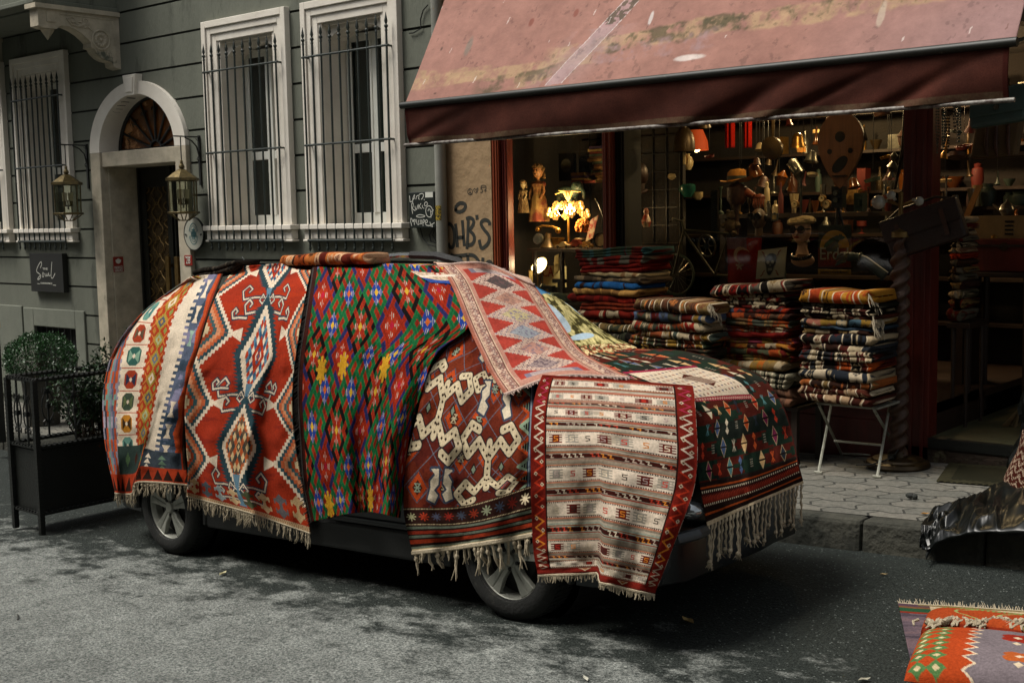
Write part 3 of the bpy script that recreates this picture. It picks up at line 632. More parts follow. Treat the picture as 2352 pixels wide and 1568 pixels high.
for xx in (AX0+.06, AX1-.06, -5.4):
    m = MB(); m.tube([(xx, AY+.02, AZ0+.0), (xx, YF+.05, AZ0+.25)], .02, 8); m.build('arm', M_black, aw, smooth=True)

op = thing('opposite_building', (-6, -4.5, -2.4), 'pale stone building across the street with tall windows', 'building')
m = MB(); m.box(-40, 25, -6.5, -4.5, -5, 11); m.build('wall', pmat('pale_stone', '7a756a', '6a665c', 1.2, .85), op)
for i in range(12):
    xx = -32+i*4.2; m = MB(); m.box(xx, xx+1.3, -4.5, -4.46, -.6, 1.9); m.box(xx, xx+1.3, -4.5, -4.46, 3.6, 6.0); m.build('window', M_pane, op)
class Cv:
    def __init__(s, W, L, base, res=.0042):
        s.W, s.L = W, L; s.n, s.m = int(L/res), int(W/res)
        s.X, s.Y = np.meshgrid(np.linspace(0, W, s.m), np.linspace(0, L, s.n)); s.C = np.zeros((s.n, s.m, 3)); s.C[:] = s2l(base); s.res = res
    def _bb(s, x0, x1, y0, y1):
        i0 = max(0, int(y0/s.L*(s.n-1))); i1 = min(s.n, int(y1/s.L*(s.n-1))+2); j0 = max(0, int(x0/s.W*(s.m-1))); j1 = min(s.m, int(x1/s.W*(s.m-1))+2)
        return slice(i0, max(i0, i1)), slice(j0, max(j0, j1))
    def poly(s, pts, col):
        p = np.array(pts, float); a, b = s._bb(p[:,0].min(), p[:,0].max(), p[:,1].min(), p[:,1].max()); X, Y = s.X[a, b], s.Y[a, b]
        if X.size == 0: return
        ins = np.zeros(X.shape, bool); n = len(p)
        for i in range(n):
            x1, y1 = p[i]; x2, y2 = p[(i+1) % n]
            if y1 == y2: continue
            ins ^= ((y1 > Y) != (y2 > Y))&(X < (x2-x1)*(Y-y1)/(y2-y1)+x1)
        s.C[a, b][ins] = s2l(col)
    def rect(s, x0, x1, y0, y1, col):
        a, b = s._bb(x0, x1, y0, y1); X, Y = s.X[a, b], s.Y[a, b]; s.C[a, b][(X >= x0)&(X < x1)&(Y >= y0)&(Y < y1)] = s2l(col)
    def line(s, pts, w, col, close=False):
        pts = list(pts)+([pts[0]] if close else [])
        for (x1, y1), (x2, y2) in zip(pts[:-1], pts[1:]):
            a, b = s._bb(min(x1, x2)-w, max(x1, x2)+w, min(y1, y2)-w, max(y1, y2)+w); X, Y = s.X[a, b], s.Y[a, b]
            if X.size == 0: continue
            dx, dy = x2-x1, y2-y1; q = dx*dx+dy*dy+1e-12; t = np.clip(((X-x1)*dx+(Y-y1)*dy)/q, 0, 1)
            s.C[a, b][np.hypot(X-x1-t*dx, Y-y1-t*dy) < w/2] = s2l(col)
    def disc(s, x, y, r, col, ry=None):
        ry = ry or r; a, b = s._bb(x-r, x+r, y-ry, y+ry); X, Y = s.X[a, b], s.Y[a, b]; s.C[a, b][((X-x)/r)**2+((Y-y)/ry)**2 < 1] = s2l(col)
    def dia(s, x, y, rx, ry, col): s.poly([(x-rx, y), (x, y-ry), (x+rx, y), (x, y+ry)], col)
    def stepdia(s, x, y, rx, ry, st, col):
        """stepped lozenge"""
        a, b = s._bb(x-rx, x+rx, y-ry, y+ry); X, Y = s.X[a, b], s.Y[a, b]
        k = np.ceil(np.abs(Y-y)/st)*st; s.C[a, b][np.abs(X-x)/rx+k/ry < 1.0] = s2l(col)
    def mask(s, m, col): s.C[m] = s2l(col)
    def dots(s, x0, x1, y, n, r, col):
        for i in range(n): s.rect(x0+(x1-x0)*(i+.2)/n, x0+(x1-x0)*(i+.2)/n+r, y-r/2, y+r/2, col)
def hermite(xs, Y, x):
    """smooth interpolation of rows Y (k,...) at xs to x; no wild overshoot"""
    xs = np.array(xs, float); Y = np.array(Y, float); k = len(xs); x = np.clip(np.asarray(x, float), xs[0], xs[-1])
    d = np.diff(Y, axis=0)/np.diff(xs).reshape((-1,)+(1,)*(Y.ndim-1)); T = np.zeros_like(Y)
    T[0] = d[0]; T[-1] = d[-1]
    if k > 2: T[1:-1] = (d[:-1]+d[1:])/2
    i = np.clip(np.searchsorted(xs, x, 'right')-1, 0, k-2); h = (xs[i+1]-xs[i]); t = (x-xs[i])/h
    sh = (-1,)+(1,)*(Y.ndim-1); t = t.reshape(sh); h = h.reshape(sh)
    return (2*t**3-3*t**2+1)*Y[i]+(t**3-2*t**2+t)*h*T[i]+(-2*t**3+3*t**2)*Y[i+1]+(t**3-t**2)*h*T[i+1]
def lerp(xs, Y, x):
    xs = np.array(xs, float); i = np.clip(np.searchsorted(xs, x, 'right')-1, 0, len(xs)-2); t = ((x-xs[i])/(xs[i+1]-xs[i])).reshape(-1, 1, 1); return Y[i]*(1-t)+Y[i+1]*t
EX = [-8.75,-8.6,-8.45,-8.3,-8.1,-7.8,-7.2,-6.6,-6.0,-5.55,-5.2,-4.85,-4.55,-4.3,-4.0,-3.7,-3.5,-3.35,-3.25]
EZ = [-1.6,-1.05,-.80,-.64,-.50,-.42,-.375,-.355,-.352,-.375,-.44,-.58,-.72,-.775,-.82,-.86,-.92,-1.0,-1.15]
EYC, EWY, EXC, ELX = 5.9, .95, -5.94, 2.80
def env_top(x): return np.interp(x, EX, EZ)
def env_F(p):
    x, y, z = p[..., 0], p[..., 1], p[..., 2]; zb = -2+.05*x+.55; zt = env_top(x)
    t = np.clip((z-zb)/(zt-zb), 0, None)
    return (np.abs(y-EYC)/EWY)**3.2+np.abs((x-EXC)/ELX)**12+t**3.2-1
def env_z(x, y):
    q = np.clip(1-(np.abs(y-EYC)/EWY)**3.2-np.abs((x-EXC)/ELX)**12, 0, 1)**(1/3.2); zb = -2+.05*x+.55
    return zb+(env_top(x)-zb)*q
SS = np.linspace(4.3, 8.3, 900)
def env_hit(px, py):
    v = ray(px, py); v = v/v[1]; pts = v[None]*SS[:, None]; Fv = env_F(pts)
    return SS[np.argmax(Fv < 0)] if (Fv < 0).any() else SS[np.argmin(Fv)]
def drape(cv, us, vs, grid, lift=.02, folds=None, wrap=None, lin=False):
    """lay a rug on the car: grid[v][u] are points of the rug seen in the photo; each is dropped onto the car's envelope"""
    G = np.array(grid, float); mu, mv = 64, 56
    uu, vv = np.linspace(0, 1, mu), np.linspace(0, 1, mv)
    A = hermite(vs, G, vv); H = lerp if lin else hermite; A = H(us, A.transpose(1, 0, 2), uu).transpose(1, 0, 2)
    S = np.array([[env_hit(*A[i, j]) for j in range(mu)] for i in range(mv)])
    for _ in range(6):
        q = np.pad(S, 1, 'edge'); S = (q[:-2,1:-1]+q[2:,1:-1]+q[1:-1,:-2]+q[1:-1,2:]+2*S)/6
    S = S-lift
    D = np.concatenate([A, S[..., None]], -1)
    fu, fv = np.linspace(0, 1, cv.m), np.linspace(0, 1, cv.n)
    B = hermite(vv, D, fv); B = hermite(uu, B.transpose(1, 0, 2), fu).transpose(1, 0, 2)
    UU, VV = np.meshgrid(fu, fv); px, py, S = B[..., 0], B[..., 1], B[..., 2]
    if folds is not None: S = S+folds(UU, VV)
    S = S+(vnoise(UU*4, VV*7, cv.n % 97, 3)-.5)*.05+(vnoise(UU*13, VV*9, cv.m % 97, 2)-.5)*.010
    v = FX[None, None]*FPX+RX[None, None]*(px-1176)[..., None]+DX[None, None]*(py-784)[..., None]
    P = v*(S/v[..., 1])[..., None]
    C = cv.C
    if wrap:
        step, cnt = wrap; rows = []
        for k in range(cnt, 0, -1):
            q = P[0].copy(); q[:, 0] += step[0]*k; q[:, 1] += step[1]*k; q[:, 2] = np.minimum(env_z(q[:, 0], np.clip(q[:, 1], 4.97, 6.83)), P[0][:, 2]+.01)+lift*.6
            rows.append(q)
        P = np.concatenate([np.array(rows), P], 0); C = np.concatenate([np.repeat(C[:1], cnt, 0), C], 0)
    return P, C
M_wool = cloth_mat()
M_fringe = pmat('cream_wool_fringe', 'b7aa90', '8d806a', 60, .9, bump=.3, bscale=200)
def fringe(name, E, parent, mat, n=50, L=.07, r=.004, down=(0, 0, -1), jit=.35, seed=1, knot=True, clump=False, cord=True):
    """knotted warp ends along the polyline E"""
    rs = random.Random(seed); E = np.array(E); seg = np.r_[0, np.cumsum(np.linalg.norm(np.diff(E, axis=0), axis=1))]
    down = np.array(down, float); m = MB()
    for i in range(n):
        t = (i+.5+rs.uniform(-.3, .3))/n*seg[-1]; p = np.array([np.interp(t, seg, E[:, k]) for k in range(3)]); l = L*rs.uniform(1-jit, 1+jit)
        a = np.array([rs.uniform(-1, 1)*.13, rs.uniform(-1, 1)*.1, 0])*l; b = a+np.array([rs.uniform(-1, 1)*.18, rs.uniform(-1, 1)*.2, 0])*l
        if knot:
            m.tube([p, p+down*l*.3+a*.5, p+down*l*.62+a, p+down*l+b], [r*1.3, r*.9, r*1.1, r*.35], 5)
            if rs.random() < .7: m.ball(p+down*l*.32+a*.5, r*1.9, 6)
            for q in range(2):
                e = np.array([rs.uniform(-1, 1), rs.uniform(-1, 1), 0])*l*.16; m.tube([p+down*l*.55+a*.8, p+down*l*.8+b+e*.5, p+down*l*1.05+b+e], [r*.5, r*.5, r*.25], 4)
        else:
            m.tube([p, p+down*l*.5+a, p+down*l+b], [r, r*.8, r*.4], 5)
    if cord:
        k = np.linspace(0, seg[-1], 120); pts = [[np.interp(t, seg, E[:, q]) for q in range(3)] for t in k]
        m.tube([np.array(p)+down*.003 for p in pts], r*1.8, 6)
    return m.build(name, mat, parent, smooth=True, fix=False)
def rug_thing(name, label, cat, P, C, group=None, thick=.007, panel='woven_panel'):
    c = P.reshape(-1, 3).mean(0); c[2] = P[..., 2].min(); t = thing(name, c, label, cat, group)
    o = grid_mesh(panel, P, C, M_wool, t, thick); return t, o

RED, BRICK, DRED, WHITE, CREAM, NAVY, SLATE, ORANGE, OCHRE, GREEN, TEAL, BLACK = '8e2a17', '8a3a20', '5a1a12', 'd6cdbd', 'c3b89f', '28303f', '53607a', 'b04f22', 'a8843a', '1f6a48', '5f8f88', '1c1613'

W, L = 1.7, 2.0; c = Cv(W, L, BRICK); X, Y = c.X, c.Y
st = .055; k = (np.floor(Y/st)).astype(int); off = np.abs((k % 12)-6)*.012+((k % 2)*.014)
cols = ['b5522a', '8a8a9e', '53607a', '6f9390', '28303f', 'a3482a', '7f7c94']
for i in range(8):
    x0 = -.02+i*.045; mk = (X > x0+off-.04)&(X <= x0+.05+off)&(X < .36); c.mask(mk, cols[(i*3+1) % 7])
for r_ in range(int(L/.22)):       # colour changes down the length (abrash)
    y0 = r_*.22; mk = (X < .34)&(Y > y0)&(Y < y0+.11)&(((X+off)*22 % 2) < 1); c.mask(mk, ['b5522a', '6f9390', '9d9bb0', 'b5522a'][r_ % 4])
cren = ((Y/.035).astype(int) % 2)*.022
mk = (X > .335-cren)&(X < .62+cren); c.mask(mk, WHITE)
for i in range(9):
    yc = .1+i*.215; cc = ['a3402a', TEAL, '9a3b22', '2f5d58', '9a3b22', '3a4a3e', 'a87425', TEAL, 'a87425'][i]; c2 = ['2f6a5a', '3f6f74', '5a4a3a', '7aa090', '27304a', '5a6a4a', '3a2a1a', '2a4a4a', '3a2a1a'][i]
    c.poly([(.40, yc-.05), (.44, yc-.085), (.52, yc-.085), (.56, yc-.05), (.56, yc+.05), (.52, yc+.085), (.44, yc+.085), (.40, yc+.05)], cc)
    c.poly([(.48, yc), (.42, yc-.06), (.42, yc+.06)], c2); c.poly([(.48, yc), (.54, yc-.06), (.54, yc+.06)], c2); c.dia(.48, yc, .02, .025, WHITE)
    c.line([(.345, yc+.108), (.61, yc+.108)], .008, 'a3402a')
mk = (X > .62+cren)&(X < .95-cren); c.mask(mk, 'a23a1e')
for i in range(11):
    yc = .05+i*.18; c.stepdia(.785, yc, .115, .10, .018, '9c8a3c'); c.stepdia(.785, yc, .07, .06, .014, ['5a6b80', WHITE, '4a5468', '9fae8c'][i % 4]); c.stepdia(.785, yc, .03, .03, .01, OCHRE)
    c.dia(.70, yc+.09, .03, .04, 'b07a35'); c.dia(.87, yc+.09, .03, .04, '7f8a4a'); c.line([(.66, yc-.05), (.72, yc), (.66, yc+.05)], .014, 'c08040'); c.line([(.91, yc-.05), (.85, yc), (.91, yc+.05)], .014, 'c08040')
mk = (X > .95-cren)&(X < 1.2); c.mask(mk, 'd3ccbe')
mk = (X > 1.2)&(X < 1.56); c.mask(mk, SLATE)
ab = vnoise(X*2, Y*6, 41); c.mask(mk&(ab > .56), '7c7fa0'); c.mask(mk&(ab < .40), '34465a')
for i in range(int(L/.06)): c.rect(1.2, 1.29, i*.06, i*.06+.03, 'd3ccbe')
for i in range(9):
    yc = .12+i*.22
    if i in (3, 4): continue
    for s_ in (-1, 1): c.poly([(1.40, yc), (1.33, yc+s_*.075), (1.47, yc+s_*.075)], WHITE if i not in (2,) else '8fb0a8')
    c.rect(1.37, 1.43, yc-.02, yc+.02, WHITE if i != 2 else '8fb0a8')
k2 = (np.floor(Y/.04)).astype(int); of2 = np.abs((k2 % 8)-4)*.016
c.mask((X > 1.5+of2), 'b04a26'); c.mask((X > 1.60+of2*.5), '8a3018'); c.mask(X > 1.66, '2c221a')
c.mask((Y > 1.66)&(X > .9)&(X < 1.64), '36424e')
for i in range(2):
    for j in range(3): yy = 1.70+j*.055; c.poly([(1.07+i*.27, yy), (1.0+i*.27, yy+.05), (1.14+i*.27, yy+.05)], ['d3ccbe', '5f7d6c'][i])
c.mask((Y > 1.84), 'a23a1e'); c.mask((Y > 1.6)&(Y < 1.84)&(X > .3)&(X < .86), '2b3c3a')
for i in range(3): c.stepdia(.48+i*.16, 1.72, .05, .07, .02, ['4c6a4c', '3a2018', '2f4a5a'][i])
for i in range(12): c.poly([(i*.15, 1.98), (i*.15+.07, 1.86), (i*.15+.14, 1.98)], '2a1a14')
z = lambda x, y: (218.2+.46875*x, 562.7+.46875*y)
G = [[z(x, y) for x, y in r] for r in (
    [(448,172),(458,162),(478,156),(512,152),(550,148),(628,142)],
    [(234,332),(250,325),(302,330),(400,330),(470,330),(560,335)],
    [(100,502),(152,500),(262,500),(352,500),(428,505),(506,520)],
    [(46,682),(125,680),(228,680),(315,682),(374,688),(462,700)],
    [(40,850),(112,850),(205,850),(282,850),(330,860),(442,870)],
    [(55,1005),(122,1005),(206,1000),(252,985),(305,1000),(440,1010)],
    [(100,1212),(132,1216),(183,1212),(203,1160),(300,1158),(456,1172)])]
P, C = drape(c, [0, .2, .37, .56, .73, 1], [0, .16, .33, .5, .67, .82, 1], G, .03, lambda u, v: -.045*np.sin(np.clip((u-.47)/.53, 0, 1)*math.pi)**.7*v-.022*np.sin(u*17)*v, wrap=((.02, .07), 6))
rug1, _ = rug_thing('draped_kilim', 'banded kilim with white comb edged stripes draped over the rear corner of the car', 'rug', P, C, 'rugs draped over the parked car')
fringe('fringe', P[-1][int(c.m*.52):], rug1, M_fringe, 30, .085, .0042, seed=3); fringe('fringe', P[-1][:int(c.m*.5)], rug1, M_fringe, 18, .085, .0042, seed=4)

W, L = 1.6, 2.25; R2 = '97301a'; c = Cv(W, L, R2); X, Y = c.X, c.Y
ab = vnoise(X*1.2, Y*9, 51); c.mask(ab > .6, 'a03419'); c.mask(ab < .38, '86291a')
cxm = W/2
def hook(c, x, y, s, q, col='c9c0b0', out='25384a', w=.02):
    """scrolled arm: s direction, q size"""
    p = [(x, y), (x+s*.16*q, y), (x+s*.30*q, y+.02*q), (x+s*.34*q, y-.06*q), (x+s*.28*q, y-.12*q), (x+s*.22*q, y-.08*q), (x+s*.25*q, y-.05*q)]
    c.line(p, w*1.9, out); c.line(p, w*.8, col)
def medal(c, x, y, rx, ry, fill, kind):
    for i in range(26):      # serrated dark halo
        t = i/26*2*math.pi; a = abs(math.cos(t)); 
    c.stepdia(x, y, rx+.10, ry+.13, .035, '27414c'); 
    n = 22
    for i in range(n):
        for s_ in (-1, 1):
            yy = y-ry*.95+1.9*ry*i/n; xw = (rx+.05)*(1-abs(yy-y)/(ry+.13)); c.poly([(x+s_*(xw-.01), yy-.02), (x+s_*(xw+.075), yy), (x+s_*(xw-.01), yy+.02)], '27414c')
    c.stepdia(x, y, rx+.025, ry+.04, .035, WHITE); c.stepdia(x, y, rx-.03, ry-.03, .03, fill[0])
    st = .05
    a, b = c._bb(x-rx, x+rx, y-ry, y+ry); XX, YY = c.X[a, b]-x, c.Y[a, b]-y
    ins = np.abs(XX)/(rx-.045)+np.ceil(np.abs(YY)/.03)*.03/(ry-.05) < 1
    i1 = np.floor((XX+YY*.62)/st).astype(int); i2 = np.floor((XX-YY*.62)/st).astype(int)
    ring = np.maximum(np.abs(i1+.5), np.abs(i2+.5)).astype(int); par = (i1+i2) % 2
    T = np.array([s2l(q) for q in fill]); sel = T[(ring+par*2) % len(fill)]
    c.C[a, b][ins] = sel[ins]
    c.dia(x, y, .035, .05, fill[1]); c.dia(x, y, .016, .024, fill[2])
def hookset(c, x, y, s=1):
    for sg in (-1, 1):
        hook(c, x+sg*.03, y, sg, s*1.15); hook(c, x+sg*.03, y+.13, sg, s*.9)
        c.line([(x+sg*.02, y+.03), (x+sg*.09, y-.03), (x+sg*.13, y+.03), (x+sg*.08, y+.06), (x+sg*.05, y+.03)], .03, '25384a'); c.line([(x+sg*.02, y+.03), (x+sg*.09, y-.03), (x+sg*.13, y+.03), (x+sg*.08, y+.06), (x+sg*.05, y+.03)], .012, WHITE)
    c.poly([(x-.05, y-.10), (x+.05, y-.10), (x+.015, y+.04), (x+.05, y+.2), (x-.05, y+.2), (x-.015, y+.04)], '5b7f98')
F1 = ['d6cdbd', '8e2a17', '2f5878', 'a63a20', 'd6cdbd', '4d7a98', 'c08a62']; F2 = ['b3703f', '39403f', 'c3b089', 'a5522d', '5a4a3a', '2f4450']
medal(c, cxm+.02, .05, .26, .30, F1, 0); hookset(c, cxm, .44)
medal(c, cxm, .90, .26, .38, F1, 0); hookset(c, cxm, 1.25)
medal(c, cxm, 1.68, .24, .33, F2, 1); hookset(c, cxm, 2.0, .9)
for sg, x0 in ((1, 0), (-1, W)):      # side half-medallions
    for i, yc in enumerate((.12, .75, 1.33, 1.82)):
        if sg < 0: yc += -.02
        q = .40 if sg > 0 else .34
        for j in range(7):
            rr = q*(1-j*.13); a = abs(X-x0)/rr+np.ceil(np.abs(Y-yc)/.03)*.03/(rr*.95) < 1
            c.mask(a, [WHITE, '2e4d58', 'b5603c', 'c58b6a', '3b5f66', 'a4492a', 'cbbf9f'][j])
        c.poly([(x0+sg*q*.9, yc-.012), (x0+sg*(q+.10), yc-.055), (x0+sg*(q+.10), yc+.055), (x0+sg*q*.9, yc+.012)], WHITE)
for sg in (-1, 1):
    for yy in (.62, 1.2): hook(c, cxm+sg*.28, yy-.0, sg, .62, 'c9c0b0', '25384a')
for i in range(8):      # row of elibelinde figures near the end
    xx = .1+i*.2; col = ['b9a27c', '46505a', '8fa0a8', 'c9b28c', '46503a', 'c9b28c', '5a5a60', 'b9a27c'][i]; y = 2.12
    for s_ in (-1, 1):
        c.dia(xx, y+s_*.055, .05, .035, col); c.line([(xx-.065, y+s_*.025), (xx-.065, y+s_*.05), (xx, y+s_*.02), (xx+.065, y+s_*.05), (xx+.065, y+s_*.025)], .018, col)
    c.rect(xx-.018, xx+.018, y-.05, y+.05, col)
c.mask((Y > L-.035), 'b39b7c'); 
for i in range(60): c.line([(i*.027, L-.033), (i*.027+.012, L-.018), (i*.027, L-.003)], .005, '6a4a34')
G = [[z(x, y) for x, y in r] for r in (
    [(688,108),(888,94),(1064,98)], [(590,262),(848,262),(1032,250)], [(513,502),(802,545),(985,540)], [(448,722),(745,735),(966,762)],
    [(446,952),(706,985),(986,1002)], [(456,1105),(697,1170),(1020,1192)], [(452,1226),(740,1302),(1055,1408)])]
P, C = drape(c, [0, .5, 1], [0, .2, .4, .555, .745, .88, 1], G, .05, lambda u, v: (.055*np.sin(u*9.5+1.2-v*1.5)-.032*np.sin(u*21+v*3)-.05*np.exp(-((u-.66+v*.1)/.04)**2))*np.clip(v-.25, 0, 1)**1.1, wrap=((.0, .09), 6))
rug2, _ = rug_thing('draped_kilim', 'red kilim with stepped medallions and hooked scrolls hanging over the rear door of the car', 'rug', P, C, 'rugs draped over the parked car')
fringe('fringe', P[-1], rug2, M_fringe, 84, .08, .0036, seed=6)

W, L = 1.75, 2.05; c = Cv(W, L, '8c2a1a'); X, Y = c.X, c.Y
p_ = .036; KY = .62; q1 = np.round((X+Y*KY)/p_/1.35); q2 = np.round((X-Y*KY)/p_/1.35)          # small lozenges
N8 = 7; c1, c2 = np.round(q1/N8), np.round(q2/N8); d1, d2 = q1-c1*N8, q2-c2*N8; ring = np.maximum(np.abs(d1), np.abs(d2)).astype(int); sid = ((c1*2+c2*3) % 4).astype(int)
pal = np.array([[s2l(q) for q in p] for p in (
    ['d6b23c', '24429c', 'a8341a', '1a7040', '1a7040'], ['d6b23c', '9c2c16', 'a8341a', '120f0d', '120f0d'],
    ['b01f3c', 'a8341a', '9c2c16', '2c3068', '2c3068'], ['c8682a', '24429c', '8c2814', '1a7040', '1a7040'])])
c.C = pal[sid, np.clip(ring, 0, 4)]; odd = ((d1+d2) % 4 == 1)&(ring > 2); c.C[odd] = s2l('9c2c16'); c.C[(ring == 2)&((d1+d2) % 2 != 0)&(sid != 2)] = s2l('155c36')
f1 = ((X+Y*KY)/p_/1.35) % 1-.5; f2 = ((X-Y*KY)/p_/1.35) % 1-.5; seam = (np.abs(f1) > .44)|(np.abs(f2) > .44); seam = (np.abs(np.abs(f1)-.5) < .07)|(np.abs(np.abs(f2)-.5) < .07); c.C[seam&(ring > 1)] *= .6
dot = (ring == 1)&(np.abs(d1) == 1)&(np.abs(d2) == 1)&(np.abs(f1*0) < 1)&(((X*160).astype(int) % 3) == 0); c.C[dot] = s2l('c8c8c0')
for (x, y) in ((.28, .95), (.55, .9), (1.1, .93), (.33, 1.95), (1.05, 1.93)):     # yellow stars
    for t in range(8): an = t*math.pi/4; c.line([(x, y), (x+.055*math.cos(an), y+.10*math.sin(an))], .03, 'd0a22c')
    c.disc(x, y, .045, 'd0a22c', .06)
c.mask(X < .05, '3a1812'); ab = vnoise(X*2, Y*7, 61); c.C *= (.62+.42*ab)[..., None]
z = lambda x, y: (660.4+.47625*x, 574.2+.47625*y)
G = [[z(x, y) for x, y in r] for r in (
    [(128,84),(430,66),(760,84)], [(104,250),(440,235),(838,215)], [(82,400),(430,420),(870,372)], [(64,520),(395,530),(726,490)],
    [(56,700),(372,735),(655,655)], [(70,950),(352,965),(588,890)], [(84,1130),(356,1120),(560,1100)], [(118,1308),(365,1262),(542,1290)])]
P, C = drape(c, [0, .5, 1], [0, .16, .31, .42, .57, .74, .87, 1], G, .065, lambda u, v: (.085*np.sin(u*13.5+.4)+.045*np.sin(u*27+1))*np.clip(v-.38, 0, 1)**.8*(.4+.6*u)-.05*np.exp(-((u-.52)/.03)**2)*np.clip(v-.7, 0, 1)*2, wrap=((.0, .08), 7))
rug3, _ = rug_thing('draped_kilim', 'kilim of green and red lozenges with yellow stars over the front door of the car', 'rug', P, C, 'rugs draped over the parked car')
E_ = P[8:, 0]; M_dfr = pmat('dark_brown_fringe', '2a1d15', '130d0a', 50, .95)
fringe('side_fringe', E_[::6], rug3, M_dfr, 190, .05, .004, down=(-.75, -.25, -.6), jit=.5, seed=8, knot=False)

W, L = 1.45, 1.95; BR = '64281a'; c = Cv(W, L, BR); X, Y = c.X, c.Y
ab = vnoise(X*3, Y*3, 71); c.mask(ab > .6, '72301c'); c.mask(ab < .4, '54201a')
d = .30         # diagonal lattice of orange lozenges with serrated edges
for i in range(-1, 7):
    for j in range(-1, 8):
        x = i*d*1.05+(j % 2)*d*.52; y = j*d*.86
        if (i+2*j) % 3 == 0: continue
        n = 7; rx, ry = .115, .115
        c.dia(x, y, rx+.012, ry+.012, '4a5668'); c.dia(x, y, rx, ry, 'b3481f')
        for t in range(n):
            for sx, sy in ((1, 1), (-1, 1), (1, -1), (-1, -1)):
                f = (t+.5)/n; c.line([(x+sx*rx*f, y+sy*ry*(1-f)), (x+sx*(rx*f+.012)*.8, y+sy*(ry*(1-f)+.012)*.8)], .006, '5a1a10')
        c.dia(x, y, .06, .06, '46251c')
        cc = '8fa392' if (i+j) % 2 else 'c2ba9c'
        for t in range(4):
            an = t*math.pi/2+math.pi/4; c.line([(x, y), (x+.036*math.cos(an), y+.036*math.sin(an))], .012, cc)
        for t in range(3): c.line([(x-.035, y-.03+t*.03), (x+.035, y-.03+t*.03)], .007, cc)
for i in range(-3, 9):    # blue-grey trellis lines
    c.line([(i*.3, 0), (i*.3+1.6, 1.6*.86)], .007, '5d6a7c'); c.line([(i*.3+.3, 0), (i*.3-1.3, 1.6*.86)], .007, '5d6a7c')
def crab(c, x, y, s, col='cfc6ac', inn=True, rot=0):
    ca, sa = math.cos(rot), math.sin(rot)
    T = lambda p: [(x+(a*ca-b*sa)*s, y+(a*sa+b*ca)*s) for a, b in p]
    parts = []
    for m_ in (-1, 1):
        for q in (-1, 1):
            parts.append([(0, q*.10), (m_*.16, q*.26), (m_*.30, q*.14), (m_*.42, q*.26), (m_*.30, q*.40), (m_*.18, q*.36)])
    parts.append([(0, -.24), (0, .24)])
    for p in parts: c.line(T(p), .115*s, '2a2228')
    for p in parts: c.line(T(p), .085*s, col)
    for p in parts:
        q = T(p)
        for a, b in zip(q[:-1], q[1:]):
            n = max(2, int(math.hypot(b[0]-a[0], b[1]-a[1])/(.05*s+.012)))
            for t in range(n): f = (t+.5)/n; c.dia(a[0]+(b[0]-a[0])*f, a[1]+(b[1]-a[1])*f, .014, .014, '2a1c18')
    for m_ in (-1, 1): c.dia(x+m_*.2*s, y, .05*s, .07*s, '2a1c1a'); c.dia(x+m_*.2*s, y, .03*s, .045*s, '7d8f80')
crab(c, .95, 1.12, .80); crab(c, .28, .72, .80, rot=.12); crab(c, .92, .28, .66)
for (x, y, s_) in ((.78, .60, 1), (1.16, .62, -1), (.30, 1.28, 1), (.55, 1.27, -1), (.55, .12, 1)):    # white half-hooks
    pts = [(x, y-.14), (x+s_*.09, y-.15), (x+s_*.10, y-.03), (x+s_*.05, y+.02), (x+s_*.10, y+.06), (x+s_*.06, y+.13), (x-s_*.02, y+.10), (x+s_*.01, y+.0), (x+s_*.0, y-.05), (x+s_*.05, y-.10)]
    c.line(pts, .04, '39445a'); c.poly(pts, 'cfc9b8')
for i in range(9):     # green and orange saw border at the right
    y = .12+i*.17; c.poly([(W, y-.09), (W-.16, y), (W, y+.09)], '1f1a18'); c.line([(W-.02, y-.075), (W-.15, y), (W-.02, y+.075)], .03, 'b3481f' if i % 2 else '86a08c')
    for t in range(4): c.line([(W-.03-t*.03, y-.05+t*.012), (W-.03-t*.03, y+.05-t*.012)], .007, '7d9a8c')
c.mask(X > W-.045, '3d4f68'); c.mask((X > W-.03)&(X < W-.02), '90a0b0')
y0 = 1.50
c.mask(Y > y0-.05, '2a1612'); 
for yy in (y0-.04, y0+.14):
    for i in range(80): c.rect(i*.0182, i*.0182+.011, yy, yy+.012, 'b5a98c')
for i in range(10):
    x = .08+i*.145; cc = ['9c9f80', '9a3520', '3c4258', '7a2018', '3a4356', '8e321e', '8f9a84', '3a4458', '641d16', 'cfc6ac'][i]
    for t in range(8): an = t*math.pi/4; c.line([(x, y0+.055), (x+.052*math.cos(an), y0+.055+.048*math.sin(an))], .014, cc)
    c.disc(x, y0+.055, .024, cc)
yy = y0+.17
for wd, col in ((.03, '5d6a60'), (.02, '1e120e'), (.04, '7a2818'), (.012, '1e120e'), (.03, '5d6a60'), (.015, '2a1a14'), (.045, '8e321a'), (.03, '1e120e'), (.025, '6a766c'), (.02, '2a1a14'), (.08, '8a2e1a')): c.mask((Y >= yy)&(Y < yy+wd), col); yy += wd
c.mask(Y > L-.03, 'b7aa86')
z = lambda x, y: (890+.4028*x, 775.2+.4028*y)
G = [[z(x, y) for x, y in r] for r in (
    [(400,-60),(620,-60),(820,-40)], [(385,0),(600,100),(840,150)], [(240,200),(530,250),(835,300)], [(165,470),(490,510),(828,520)], [(108,720),(460,760),(820,720)],
    [(95,975),(450,960),(818,850)], [(105,1050),(460,1040),(820,950)], [(145,1222),(480,1180),(832,1120)])]
P, C = drape(c, [0, .5, 1], [0, .08, .24, .42, .58, .75, .83, 1], G, .025, lambda u, v: (.035*np.sin(u*11+v*4)+.018*np.sin(u*23-v*5))*np.clip(v-.1, 0, 1))
rug4, _ = rug_thing('draped_kilim', 'brown kilim with large cream hooked medallions and a striped end hanging above the front wheel', 'rug', P, C, 'rugs draped over the parked car')
